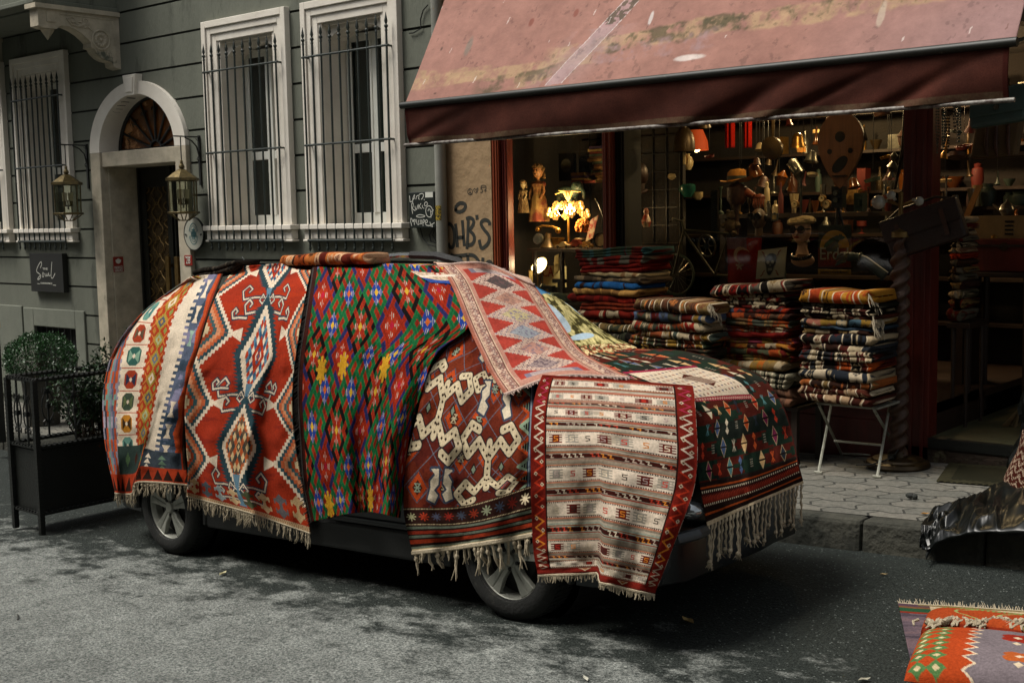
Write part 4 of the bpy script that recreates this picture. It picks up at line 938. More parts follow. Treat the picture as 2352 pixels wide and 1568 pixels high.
fringe('fringe', P[-1], rug4, M_fringe, 22, .12, .0085, jit=.5, seed=11)

W, L = 1.0, 1.5; c = Cv(W, L, 'aaa878', .006); X, Y = c.X, c.Y
n1 = vnoise(X*4, Y*4, 81); n2 = vnoise(X*16, Y*10, 82); c.mask(n2 > .55, '3c3a1e'); c.mask((n2 > .5)&(n2 <= .55), '77743f'); c.mask(n2 < .36, 'c9c48e')
c.mask(((X-.1)/.16)**2+((Y-.62)/.30)**2 < 1, 'a9c2d6'); c.mask(((X-.25)/.25)**2+((Y-1.05)/.06)**2 < 1, '9fbcd4'); c.mask((Y < .18), '4a86b8'); c.mask((X > .93)&(Y < .6), '8fb0c4')
mk = Y > 1.25; n3 = vnoise(X*25, Y*25, 83); c.mask(mk&(n3 > .5), '8e3a26'); c.mask(mk&(n3 < .42), 'd8cba0'); c.mask(mk&(n3 > .62), '2f4a30')
z = lambda x, y: (1004.9+.25635*x, 574.2+.25635*y)
G = [[z(x, y) for x, y in r] for r in ([(840,300),(900,340),(960,380)], [(930,480),(1060,430),(1140,470)], [(1050,650),(1220,590),(1330,615)], [(1180,800),(1400,760),(1560,770)], [(1300,900),(1520,880),(1770,868)], [(1345,985),(1600,925),(1790,880)])]
P, C = drape(c, [0, .5, 1], [0, .2, .45, .7, .9, 1], G, .012)
t8, _ = rug_thing('flowered_cloth', 'pale olive and blue flowered cloth on the windscreen behind the pink prayer rug', 'cloth', P, C, None, .004, 'printed_cloth')
W, L = 1.0, .6; c = Cv(W, L, 'cdbfae', .006); X, Y = c.X, c.Y; n2 = vnoise(X*25, Y*25, 85); c.mask(n2 > .55, 'a89a88')
for (x, y, r) in ((.35, .2, .10), (.62, .18, .1), (.5, .33, .08)): c.disc(x, y, r, 'a02a20', r*.7); c.disc(x, y, r*.5, 'd8d4cc', r*.3)
c.mask(Y > .42+.1*np.sin(X*3), '2f4fa0'); c.mask((Y > .36)&(Y < .41), 'd8d4cc')
z = lambda x, y: (660.4+.47625*x, 574.2+.47625*y)
G = [[z(x, y) for x, y in r] for r in ([(560,84),(700,74),(820,74)], [(620,118),(720,112),(830,110)], [(690,158),(760,162),(850,168)])]
P, C = drape(c, [0, .5, 1], [0, .5, 1], G, .075)
rug_thing('printed_cloth_piece', 'small white, red and blue printed cloth on the car roof beside the pink prayer rug', 'cloth', P, C, None, .004, 'printed_cloth')

W, L = 1.9, 2.1; c = Cv(W, L, '4a1a12'); X, Y = c.X, c.Y
ab = vnoise(X*5, Y*5, 91)
q = np.floor(Y/.155); mk = ((q+np.floor((X+.1*np.abs((Y/.03).astype(int) % 6-3))/.5)) % 2 == 0); c.mask(mk, '182c22')
c.mask(((q % 3) == 2)&(X > .35), '1c2420'); c.mask(mk&(ab > .6), '121f1b')
MOT = ['b03a24', 'cfc8b4', '27303c', '4f7f86', 'c9a878', '7a2a50', '4a5f86', 'c0552a']
rs = np.random.RandomState(9); j = 0
for r_ in range(10):
    yy = .06+r_*.175
    for i in range(9):
        x = .12+i*.205+(r_ % 2)*.10; col = MOT[(i*3+r_*5) % 8]; typ = (i+r_*2) % 5
        if x > W-.05: continue
        if typ in (0, 3):
            c.dia(x, yy, .058, .082, col); c.line([(x-.058, yy), (x, yy-.082), (x+.058, yy), (x, yy+.082)], .006, 'c8b890', True); c.rect(x-.07, x+.07, yy-.008, yy+.008, '1a1512')
        elif typ == 1:
            for s_ in (-1, 1): c.dia(x, yy+s_*.038, .034, .038, col)
            c.dots(x-.02, x+.02, yy-.026, 2, .007, '1a1512'); c.dots(x-.02, x+.02, yy+.026, 2, .007, '1a1512')
        elif typ == 2:
            for a in (-.018, 0, .018):
                for b in (-.03, -.01, .01, .03): c.rect(x+a-.004, x+a+.004, yy+b-.004, yy+b+.004, 'c8c4b4')
        else:
            c.line([(x-.028, yy-.045), (x+.028, yy+.045)], .012, col); c.line([(x+.028, yy-.045), (x-.028, yy+.045)], .012, col); c.line([(x, yy-.05), (x, yy+.05)], .01, col)
pan = [(.42, .38), (1.35, .52), (1.32, 1.02), (.30, .92)]
c.poly(pan, 'cdc3b2')
def inpan(x, y):
    return .40 < x < 1.30 and .46 < y-.0 < .93
for i in range(16):
    for j in range(9):
        x, y = .36+i*.065+(j % 2)*.03, .42+j*.062
        if inpan(x, y): c.poly([(x-.016, y), (x, y-.018), (x+.016, y), (x+.004, y+.004), (x, y+.018)], ['7a2a1e', '35406a', '3a2f28'][(i+j) % 3])
c.poly([(.78, .62), (.95, .56), (1.02, .78), (.84, .84)], '4a2018')
for i in range(6): c.line([(.80+i*.035, .62), (.84+i*.035, .79)], .012, 'cdbfae')
c.line([(.40, .36), (1.37, .50)], .035, '8c2444'); c.line([(.30, .95), (1.33, 1.05)], .05, '8c2438')
for i in range(26): c.line([(.32+i*.039, .965+i*.004), (.34+i*.039, .94+i*.004), (.36+i*.039, .967+i*.004)], .006, 'c8b8a8')
yy = 1.72
for wd, col in ((.035, '221512'), (.02, 'a0481e'), (.04, '221512'), (.03, '3a1612'), (.06, '6e2318'), (.03, '2a1512'), (.05, '221512'), (.02, 'a0481e'), (.09, '221512'), (.03, '4a1a14')): c.mask((Y >= yy)&(Y < yy+wd), col); yy += wd
for i in range(48): c.disc(i*.04+.02, 1.80, .011, 'cfc6b0'); c.disc(i*.04+.02, 1.915, .011, 'cfc6b0')
for i in range(60): c.line([(i*.032, 1.835), (i*.032+.014, 1.86), (i*.032, 1.885)], .009, '9c3a28')
c.mask(X > W-.02, '3a1410'); c.mask(Y > L-.04, 'c3b89f')
z = lambda x, y: (1320.7+.3478*x, 775.2+.3478*y)
G = [[z(x, y) for x, y in r] for r in (
    [(-20,140),(160,105),(330,72)], [(120,240),(440,170),(700,88)], [(340,330),(720,245),(1010,170)], [(600,420),(980,330),(1235,265)],
    [(790,520),(1075,470),(1345,400)], [(800,700),(1110,640),(1415,560)], [(805,880),(1130,820),(1455,730)], [(840,1060),(1150,985),(1480,850)], [(872,1244),(1185,1098),(1510,960)])]
P, C = drape(c, [0, .5, 1], [0, .13, .27, .42, .54, .66, .77, .88, 1], G, .02, lambda u, v: (.035*np.sin(u*9+1)-.045*np.exp(-((u-.5)/.05)**2))*np.clip(v-.55, 0, 1)*2)
rug7, _ = rug_thing('draped_kilim', 'dark green and maroon kilim with long cream tassels over the nose of the car', 'rug', P, C, 'rugs draped over the parked car')
rs = random.Random(12); E_ = P[-1]; m = MB()
NT = 26
for i in range(NT):
    p = E_[int((i+.4)/NT*(len(E_)-1))].copy(); l = rs.uniform(.15, .23); pts = []; rr_ = []
    dx, dy = rs.uniform(-.02, .02), rs.uniform(-.02, .02)
    for k_ in range(13):
        f = k_/12; pts.append(p+np.array([dx*f+.003*math.sin(f*22), dy*f+.003*math.cos(f*22), -l*f])); rr_.append(.0065+.002*math.sin(f*26))
    m.tube(pts, rr_, 6); m.ball(pts[-1], .013, 7)
    for q in range(4): m.tube([pts[-1], pts[-1]+np.array([rs.uniform(-.02, .02), rs.uniform(-.02, .02), -.03])], [.003, .001], 4)
m.build('fringe', M_fringe, rug7, smooth=True, fix=False)

W, L = 1.25, 2.3; c = Cv(W, L, 'b08478'); X, Y = c.X, c.Y
n3 = vnoise(X*40, Y*40, 101, 2)
c.mask(X < .035, '9a5c4c'); c.mask(X > W-.035, '9a5c4c')
for x0 in (.06, W-.20):      # side borders: net of tiny figures between cream and dark guards
    mk = (X > x0)&(X < x0+.14); c.mask(mk, 'b79a8c'); c.mask(mk&(n3 > .52), '8a6a66'); c.mask(mk&(n3 < .34), 'cdbcae')
    for xx in (x0, x0+.135): c.mask((np.abs(X-xx) < .006), '5a3230'); c.mask((np.abs(X-xx-.012) < .005), 'c9b6a2')
    for i in range(60): c.rect(x0+.025, x0+.045, i*.038, i*.038+.02, 'c8b49e')
    for i in range(38): y = .03+i*.06; c.dia(x0+.09, y, .028, .026, '5f4a52'); c.dia(x0+.09, y, .016, .014, 'cdbcae')
F0, F1_, T0, T1 = .26, W-.25, .12, L-.13; fld = (X > F0)&(X < F1_)&(Y > T0)&(Y < T1)
ab = vnoise(X*1.5, Y*8, 103); c.mask(fld, '9c2418'); c.mask(fld&(ab > .58), 'a82c1e')
fc = (F0+F1_)/2; NM = 6; hh = (T1-T0-.16)/NM
bodies = [('2a3038', 'b5a09a', '4a3a42'), ('b08a7c', 'c2aaa0', '8c6e6c'), ('b9b48c', 'b5a09a', '7d7a92'), ('8f9fae', 'bba8a4', '6d7590'), ('a8827a', 'c2aaa0', '7a6a78'), ('8e8488', 'b5a09a', '5a5260')]
for i in range(NM):
    yc = T0+.08+hh*(i+.5); b0, b1, b2 = bodies[i]
    a = np.abs(X-fc); st_ = np.floor(np.abs(Y-yc)/.02)*.02; wdt = .37*(1-st_/(hh*.62))
    mk = fld&(a < wdt)&(np.abs(Y-yc) < hh*.60); c.mask(mk, b1)
    tile = ((np.floor(X/.024)+np.floor(Y/.02)) % 3 == 0); c.mask(mk&tile, 'cfc0b4'); c.mask(mk&((np.floor(X/.024)*2+np.floor(Y/.02)) % 5 == 1), b2)
    edge = mk&((X % .024) < .005); c.mask(edge, 'd6c8bc'); c.mask(mk&((Y % .02) < .0045), '7d605e')
    mk2 = (a/.20+np.abs(Y-yc)/(hh*.42) < 1); c.mask(mk2, b0); c.mask(mk2&(n3 > .6), b2)
    c.line([(fc-.24, yc), (fc-.2, yc-.02), (fc-.16, yc)], .006, '3a2c34'); c.line([(fc+.24, yc), (fc+.2, yc-.02), (fc+.16, yc)], .006, '3a2c34')
    for k_ in range(5): c.line([(fc-.035+k_*.018, yc+hh*.36), (fc-.035+k_*.018, yc+hh*.62)], .005, ['cfc0b4', '5a2a2a'][k_ % 2])
for yy in (T0-.005, T1-.085):     # end panels: blue stripes
    c.mask((X > F0+.07)&(X < F1_-.07)&(Y > yy)&(Y < yy+.085), '6a6f8a')
    for k_ in range(4): c.mask((X > F0+.14)&(X < F1_-.14)&(np.abs(Y-yy-.012-k_*.02) < .005), 'cdbfb4')
c.mask(Y > L-.025, 'cbb4a6'); c.mask(Y < .025, 'cbb4a6'); c.C = c.C*.88+np.array(s2l('b89a90'))*.10
z = lambda x, y: (1004.9+.25635*x, 574.2+.25635*y)
G = [[z(x, y) for x, y in r] for r in (
    [(5,138),(420,122),(862,312)], [(100,270),(545,262),(925,400)], [(180,440),(625,420),(1010,520)], [(240,600),(700,560),(1100,650)], [(310,760),(775,720),(1195,790)],
    [(390,930),(870,880),(1290,905)], [(480,1110),(950,1020),(1420,990)], [(600,1292),(1080,1130),(1720,1140)])]
P, C = drape(c, [0, .5, 1], [0, .13, .27, .41, .55, .7, .84, 1], G, .095, lambda u, v: .012*np.sin(v*16+u*3)*np.sin(u*3.1), wrap=((-.05, .03), 2))
rug5, _ = rug_thing('draped_prayer_rug', 'faded pink and red prayer kilim with stepped tiled medallions running down the windscreen', 'rug', P, C, 'rugs draped over the parked car')
M_pfr = pmat('pinkish_fringe', 'c4aca0', '9c8478', 60, .9)
rw = P[2] if False else P[0]
fringe('fringe', P[-1], rug5, M_pfr, 60, .035, .004, down=(.45, -.35, -.25), jit=.6, seed=13, knot=False); fringe('fringe', P[2][::4], rug5, M_pfr, 90, .035, .004, down=(-.1, .5, .12), jit=.6, seed=14, knot=False)

W, L = 1.15, 2.05; c = Cv(W, L, '9a8a7c', .0037); X, Y = c.X, c.Y
cream, grey, dk, rose = 'd2cabe', '8f9088', '4a1a14', '9c5548'
bands = [.10, .26, .46, .70, .98, 1.27, 1.57, 1.84]     # centres of the cream bands
c.mask(Y > -1, rose)
for i, b in enumerate(bands):
    nb = bands[i+1] if i+1 < len(bands) else b+.2; mid = (b+nb)/2; hb = .035 if i < 2 else (.04 if i == 2 else .052)
    for (o0, o1, col) in ((hb, hb+.012, '3a1a16'), (hb+.016, hb+.022, 'b07a60'), (hb+.022, hb+.035, rose if i < 3 else '7a766c'), (hb+.035, hb+.06, 'a8a498' if i % 2 else '8c8478')):
        c.mask((Y > b+o0)&(Y < b+o1), col); c.mask((Y < b-o0)&(Y > b-o1), col)
    c.mask((Y > mid-.045)&(Y < mid+.045), ['9b7468', '8e7a70', '9aa096', '7b766e', '98a39c', '8f9c94', '77716a', '7b766e'][i])
    c.mask((np.abs(Y-mid) < .017), '38140f'); c.mask((np.abs(Y-mid-.028) < .004), '8e3a2a'); c.mask((np.abs(Y-mid+.028) < .004), '8a5030')
    for k_ in range(20):       # Z hooks on the dark line
        if (k_+i) % 5 == 4: continue
        x = .15+k_*.046; col = ['c9c0b0', 'b03a28', 'c07a2c', 'a89a90'][(k_//3+i) % 4]; c.line([(x, mid-.012), (x+.02, mid-.012), (x+.012, mid+.012), (x+.034, mid+.012)], .007, col)
    c.mask((np.abs(Y-b) < hb), cream); ab_ = vnoise(X*3, Y*3, 110+i); c.mask((np.abs(Y-b) < hb)&(ab_ > .62), 'b3ada0')
    for yy in (b-hb-.006, b+hb+.006):
        c.mask(np.abs(Y-yy) < .0065, '1f1512')
        for k_ in range(56): c.rect(.13+k_*.0165, .13+k_*.0165+.0085, yy-.004, yy+.004, cream)
    nx = 7
    for k_ in range(nx):
        x = .20+k_*.128; t_ = (k_+i) % 3; ccol = ['5a1a16', '8f8f88', 'b5a896'][t_] if t_ != 2 else None
        if t_ != 2:
            for yy in (-.6, -.2, .2, .6): c.rect(x-.052, x+.052, b+hb*yy-.005, b+hb*yy+.005, ccol)
            c.rect(x-.028, x+.028, b-hb*.68, b+hb*.68, ccol)
        s_ = ['cfc6b4', 'b5342a', '3a3430', 'c07a2c', 'a89a9a'][(k_*2+i) % 5]; q_ = hb*.32
        c.line([(x+q_, b-q_*1.2), (x-q_*.8, b-q_*1.1), (x-q_*.8, b-q_*.1), (x+q_*.8, b+q_*.1), (x+q_*.8, b+q_*1.1), (x-q_, b+q_*1.2)], .0075, s_)
for s_, x0 in ((0, 0), (1, W-.125)):
    c.mask((X >= x0)&(X < x0+.125), '6e1d14'); c.mask((X >= x0+.115*(1-s_))&(X < x0+.125*(1-s_)+.01*s_), '2a1410')
    n = 46; zz_ = []
    for k_ in range(n): zz_.append((x0+(.03 if k_ % 2 else .095), .02+k_*.0445))
    for k_ in range(n-1):
        f = k_/n; col = 'cfc3b4' if (.17 < f < .40) else ('9c2a4a' if f < .17 else ('b0341e' if f < .62 else ('c0762a' if f < .75 else 'a8988a')))
        if f > .80: col = 'b5a898'
        c.line([zz_[k_], zz_[k_+1]], .012, col)
    for k_ in range(22):
        y = .05+k_*.09; xx = x0+(.088 if k_ % 2 else .04); c.dia(xx, y+.02, .016, .018, 'c8bca6'); c.dia(xx, y+.02, .008, .009, '4a1a14')
c.mask(Y > 1.925, '6a1c14'); c.mask(Y < .035, '6e1d14')
for x in (.42, .80):
    c.poly([(x-.06, 1.945), (x+.06, 1.945), (x, 2.01)], 'b0a089'); c.poly([(x-.035, 1.95), (x+.035, 1.95), (x, 1.99)], '8a4a22')
c.mask(np.abs(Y-2.03) < .004, '2a1210')
z = lambda x, y: (890+.4028*x, 775.2+.4028*y)
G = [[z(x, y) for x, y in r] for r in (
    [(885,212),(1180,232),(1200,234),(1740,275)], [(862,270),(1185,278),(1205,280),(1750,318)], [(843,335),(1190,345),(1208,347),(1756,390)], [(826,425),(1195,440),(1212,442),(1762,495)],
    [(818,580),(1205,580),(1222,582),(1768,668)], [(818,785),(1215,768),(1232,776),(1745,872)], [(822,985),(1216,968),(1238,985),(1672,1075)], [(832,1195),(1210,1185),(1232,1215),(1590,1290)], [(858,1352),(1204,1338),(1212,1392),(1522,1462)])]
P, C = drape(c, [0, .47, .5, 1], [0, .06, .13, .23, .345, .48, .62, .765, 1], G, .12, lambda u, v: (.05*np.tanh((.485-u)*40)*np.clip((v-.33)*3, 0, 1)+.02*np.sin(u*19))*np.clip(v-.2, 0, .5)*2, lin=True)
rug6, _ = rug_thing('draped_striped_kilim', 'cream and grey striped kilim with red zigzag borders over the front wheel', 'rug', P, C, 'rugs draped over the parked car')
fringe('fringe', P[-1], rug6, M_fringe, 120, .035, .0045, jit=.4, seed=16, knot=False)
M_paint = pmat('dark_grey_car_paint', '15181a', '101214', 2, .28, metal=.3, spec=.6)
M_plast = pmat('black_car_plastic', '141514', '0e0f0e', 30, .55, bump=.1)
M_tyre = pmat('tyre_rubber', '191a17', '0f100e', 14, .85, bump=.3, bscale=60, c3='2c2b25', scale3=4, t3=.6)
M_rim = pmat('dusty_alloy', 'a3a49a', '7f8078', 6, .45, metal=.35)
M_rimd = pmat('dark_wheel_inside', '161614', None, 5, .7)
M_chrome = pmat('bright_metal', 'a9adad', '8e9292', 10, .2, metal=.9)
YW = 5.0
fh = at(1168, 1283, YW); rh = at(388, 1164, YW); XF, XR_ = fh[0], rh[0]; RW = .345
car = thing('parked_car', (-5.9, 5.9, street_z(-5.9)), 'dark estate car almost hidden under patterned rugs, its two alloy wheels showing', 'car')
def car_grid():
    xs = np.linspace(-8.5, -3.36, 150); T = np.linspace(0, math.pi, 60); rows = []
    for x in xs:
        q = max(0.0, 1-abs((x-EXC)/(ELX-.13))**10)**(1/3.2); w_ = (EWY-.07)*q; zb = street_z(x)+.55; zt = env_top(x)-.07; zt = zb+(zt-zb)*(.25+.75*q)
        r = [(x, EYC-w_, street_z(x)+.27+.28*k/10) for k in range(10)]
        for t in T:
            c_, s_ = math.cos(t), math.sin(t); r.append((x, EYC-w_*math.copysign(abs(c_)**(2/3.2), c_), zb+(zt-zb)*abs(s_)**(2/3.2)))
        r += [(x, EYC+w_, street_z(x)+.27+.28*k/10) for k in range(9, -1, -1)]; rows.append(r)
    return np.array(rows)
Gd = car_grid(); m = MB(); n_, m_ = Gd.shape[:2]; m.v = [tuple(p) for p in Gd.reshape(-1, 3)]
for i in range(n_-1):
    for j in range(m_-1):
        p = (Gd[i, j]+Gd[i+1, j+1])/2; skip = False
        for xw in (XF, XR_):
            if (p[0]-xw)**2+(p[2]-(street_z(xw)+RW))**2 < .42**2 and abs(p[1]-EYC) > .6: skip = True
        if not skip: m.f.append((i*m_+j, (i+1)*m_+j, (i+1)*m_+j+1, i*m_+j+1)); m.m.append(0)
k0 = len(m.v)
m.f.append(tuple(range(m_))); m.m.append(0); m.f.append(tuple((n_-1)*m_+j for j in range(m_))); m.m.append(0)
body = m.build('body', M_paint, car, smooth=True)
m = MB(); a, b = -8.0, -3.75; m.add([(a,5.1,street_z(a)+.28),(b,5.1,street_z(b)+.28),(b,6.7,street_z(b)+.28),(a,6.7,street_z(a)+.28),(a,5.1,street_z(a)+.34),(b,5.1,street_z(b)+.34),(b,6.7,street_z(b)+.34),(a,6.7,street_z(a)+.34)], [(0,3,2,1),(4,5,6,7),(0,1,5,4),(1,2,6,5),(2,3,7,6),(3,0,4,7)]); m.build('underbody', M_plast, car)
for sy, yy in ((-1, EYC-.90), (1, EYC+.84)):
    m = MB(); a, b = XR_+.44, XF-.44
    m.add([(a,yy,street_z(a)+.24),(b,yy,street_z(b)+.24),(b,yy+.07,street_z(b)+.24),(a,yy+.07,street_z(a)+.24),(a,yy,street_z(a)+.42),(b,yy,street_z(b)+.42),(b,yy+.07,street_z(b)+.42),(a,yy+.07,street_z(a)+.42)],
          [(0,3,2,1),(4,5,6,7),(0,1,5,4),(1,2,6,5),(2,3,7,6),(3,0,4,7)]); m.build('side_sill', M_plast, car, bevel=.02)
for xw in (XF, XR_):      # arch lips and wheel wells
    for yy in (EYC-.885, EYC+.885):
        m = MB(); cz = street_z(xw)+RW; m.tube([(xw+.425*math.cos(t), yy, cz+.425*math.sin(t)) for t in np.linspace(-.15, math.pi+.15, 26)], .022, 6); m.build('wheel_arch', M_plast, car, smooth=True)
    m = MB(); cz = street_z(xw)+RW; m.lathe([(.40, 0), (.40, 1.5)], (xw, EYC-.75, cz), (0, 1, 0), 30); m.build('wheel_well', M_rimd, car)
m = MB(); K = 24
def nose(x): return max(0.0, 1-abs((x-EXC)/ELX)**12)
pl = [(-3.85, EYC-.90), (-3.62, EYC-.88), (-3.48, EYC-.78), (-3.40, EYC-.6), (-3.36, EYC-.2), (-3.36, EYC+.2), (-3.40, EYC+.55), (-3.5, EYC+.72), (-3.65, EYC+.84)]
for (z0, z1, r) in ((.26, .52, 0),):
    vs = []
    for x, y in pl: vs += [(x, y, street_z(x)+z0), (x+.02, y, street_z(x)+z0+.1), (x+.02, y, street_z(x)+z1-.05), (x-.05, y, street_z(x)+z1)]
    fs = [(i*4+j, i*4+j+1, i*4+j+5, i*4+j+4) for i in range(len(pl)-1) for j in range(3)]
    m.add(vs, fs)
bp = m.build('front_bumper', pmat('grey_bumper', '33383a', '282c2e', 4, .45), car, smooth=True); m = MB(); a, b = XR_+.5, XF-.5; m.tube([(a, EYC-.885, street_z(a)+.45), (b, EYC-.885, street_z(b)+.45)], .012, 6); m.build('side_moulding', MATS['grey_bumper'], car)
for xx in (-5.05, -6.2, -7.0): m = MB(); m.box(xx, xx+.008, EYC-.887, EYC-.86, street_z(xx)+.42, street_z(xx)+.75); m.build('door_seam', M_dark, car)
md = bp.modifiers.new('t', 'SOLIDIFY'); md.thickness = .03
m = MB(); m.box(-3.42, -3.38, EYC-.5, EYC+.5, street_z(-3.2)+.5, street_z(-3.2)+.72)
m.build('grille', M_plast, car)
for s_ in (-1, 1):
    y0 = EYC+s_*.73; x0 = -3.56; m = MB(); m.ball((x0, y0, street_z(x0)+.66), .14, 14, (.9, 1.05, .62)); h = m.build('headlight', pmat('headlight_reflector', 'b8bcbc', '8d9292', 8, .12, metal=.8), car, smooth=True)
    m = MB(); m.ball((x0+.012, y0-.0, street_z(x0)+.66), .148, 14, (.9, 1.05, .62)); m.build('lens', glass('lamp_lens', 'dfe6e6', .06), h, smooth=True)
    m = MB(); m.box(-8.30, -8.22, y0-.1, y0+.1, street_z(-8.4)+.7, street_z(-8.4)+1.0); m.build('tail_light', pmat('red_lens', '5c120e', None, 5, .2), car, bevel=.02)
m = MB(); m.box(-8.28, -8.0, EYC-.80, EYC+.80, street_z(-8.4)+.28, street_z(-8.4)+.52); m.build('rear_bumper', M_plast, car, bevel=.06)
q = at(1588, 1178, 5.2); m = MB(); m.ball(q+np.array((-.05, .06, 0)), .085, 14, (1, 1, .6)); m.build('headlight', MATS['headlight_reflector'], car, smooth=True)
m = MB(); m.tube([at(*p) for p in ((1500, 1250, 5.02), (1560, 1236, 5.03), (1600, 1226, 5.12), (1628, 1214, 5.35), (1650, 1208, 5.7))], .03, 8); m.build('bumper_trim', MATS['grey_bumper'], car, smooth=True)
def wheel(xw, yo, s_):
    zc = street_z(xw)+RW; y = yo; ay = -s_   # outward direction in y
    m = MB(); m.lathe([(.225, .015), (.235, -.005), (.262, -.012), (.30, -.008), (.328, .012), (.343, .035), (.346, .11), (.343, .18), (.325, .21), (.24, .215)], (xw, y, zc), (0, s_, 0), 48)
    for i in range(60):
        t = 2*math.pi*i/60; c_, sn = math.cos(t), math.sin(t); ctr = np.array((xw+.345*c_, y+s_*.11, zc+.345*sn)); m.obox(ctr, (.004*c_, 0, .004*sn), (-.009*sn, 0, .009*c_), (0, .07, 0))
    ty = m.build('tyre', M_tyre, wh, smooth=True)
    m = MB(); m.lathe([(.232, .0), (.236, .012), (.222, .02), (.212, .05), (.205, .16)], (xw, y, zc), (0, s_, 0), 48)
    for i in range(5):
        a0 = 2*math.pi*i/5+.35
        def pt(r, da, h): a = a0+da; return (xw+r*math.cos(a), y+s_*h, zc+r*math.sin(a))
        for sg in (-1, 1):
            P_ = [pt(.05, sg*.62, .028), pt(.05, 0, .028), pt(.13, 0, .032), pt(.222, 0, .022), pt(.222, sg*.26, .018), pt(.13, sg*.27, .02)]
            Q_ = [pt(.05, sg*.62, .06), pt(.05, 0, .06), pt(.13, 0, .062), pt(.222, 0, .055), pt(.222, sg*.26, .05), pt(.13, sg*.27, .055)]
            n = 6; m.add(P_+Q_, [tuple(range(n)), tuple(reversed(range(n, 2*n)))]+[(k, k+n, (k+1) % n+n, (k+1) % n) for k in range(n)])
    m.lathe([(0, .012), (.036, .014), (.04, .03), (.062, .034), (.066, .06)], (xw, y, zc), (0, s_, 0), 24)
    rm = m.build('rim', M_rim, wh, bevel=.004)
    m = MB(); m.lathe([(0, .10), (.212, .10)], (xw, y, zc), (0, s_, 0), 30)
    m.lathe([(.0, .075), (.15, .075), (.15, .09)], (xw, y, zc), (0, s_, 0), 30); m.build('brake_disc', M_rimd, wh)
    for i in range(5):
        a = 2*math.pi*i/5+.35+.63; m = MB(); m.lathe([(0, .022), (.011, .022), (.012, .045)], (xw+.057*math.cos(a), y, zc+.057*math.sin(a)), (0, s_, 0), 8); m.build('wheel_nut', M_rimd, rm)
for xw in (XF, XR_):
    for yo, s_ in ((YW-.02, 1), (6.82, -1)):
        wh = bpy.data.objects.new('wheel', None); wh.parent = car; wh.location = Vector((xw, yo, street_z(xw)+RW))-car.location; link(wh); wheel(xw, yo, s_)
for y0, vis in ((6.45, 1),):
    A = at(845, 594, 6.45); B = at(1000, 586, 6.45); C_ = at(1072, 605, 6.45); dy = y0-6.45; k = 0 if vis else -.06
    m = MB(); m.tube([(A[0]-.9, y0, A[2]-.03+k), (A[0], y0, A[2]+k), ((A[0]+B[0])/2, y0, (A[2]+B[2])/2+.012+k), (B[0], y0, B[2]+k)], .022, 8)
    rl = m.build('roof_rail', M_chrome if vis else M_plast, car, smooth=True)
    m = MB(); m.tube([(B[0]-.25, y0, B[2]-.0+k), (B[0]+.02, y0, B[2]-.005+k), (C_[0]-.08, y0, C_[2]+.015+k), (C_[0]+.05, y0, C_[2]-.05+k)], [.028, .03, .028, .012], 8); m.build('rail_foot', M_plast, rl, smooth=True)
    m = MB(); m.box(A[0], B[0]+.1, y0-.01, y0+.01, A[2]-.09+k, A[2]-.03+k); m.build('rail_gap', M_plast, rl)
p0, p1 = at(582, 609, 6.1), at(556, 591, 6.1); m = MB(); m.tube([p0-np.array((0, 0, .05)), p1], [.008, .005], 6); m.build('antenna', M_iron, car, smooth=True)

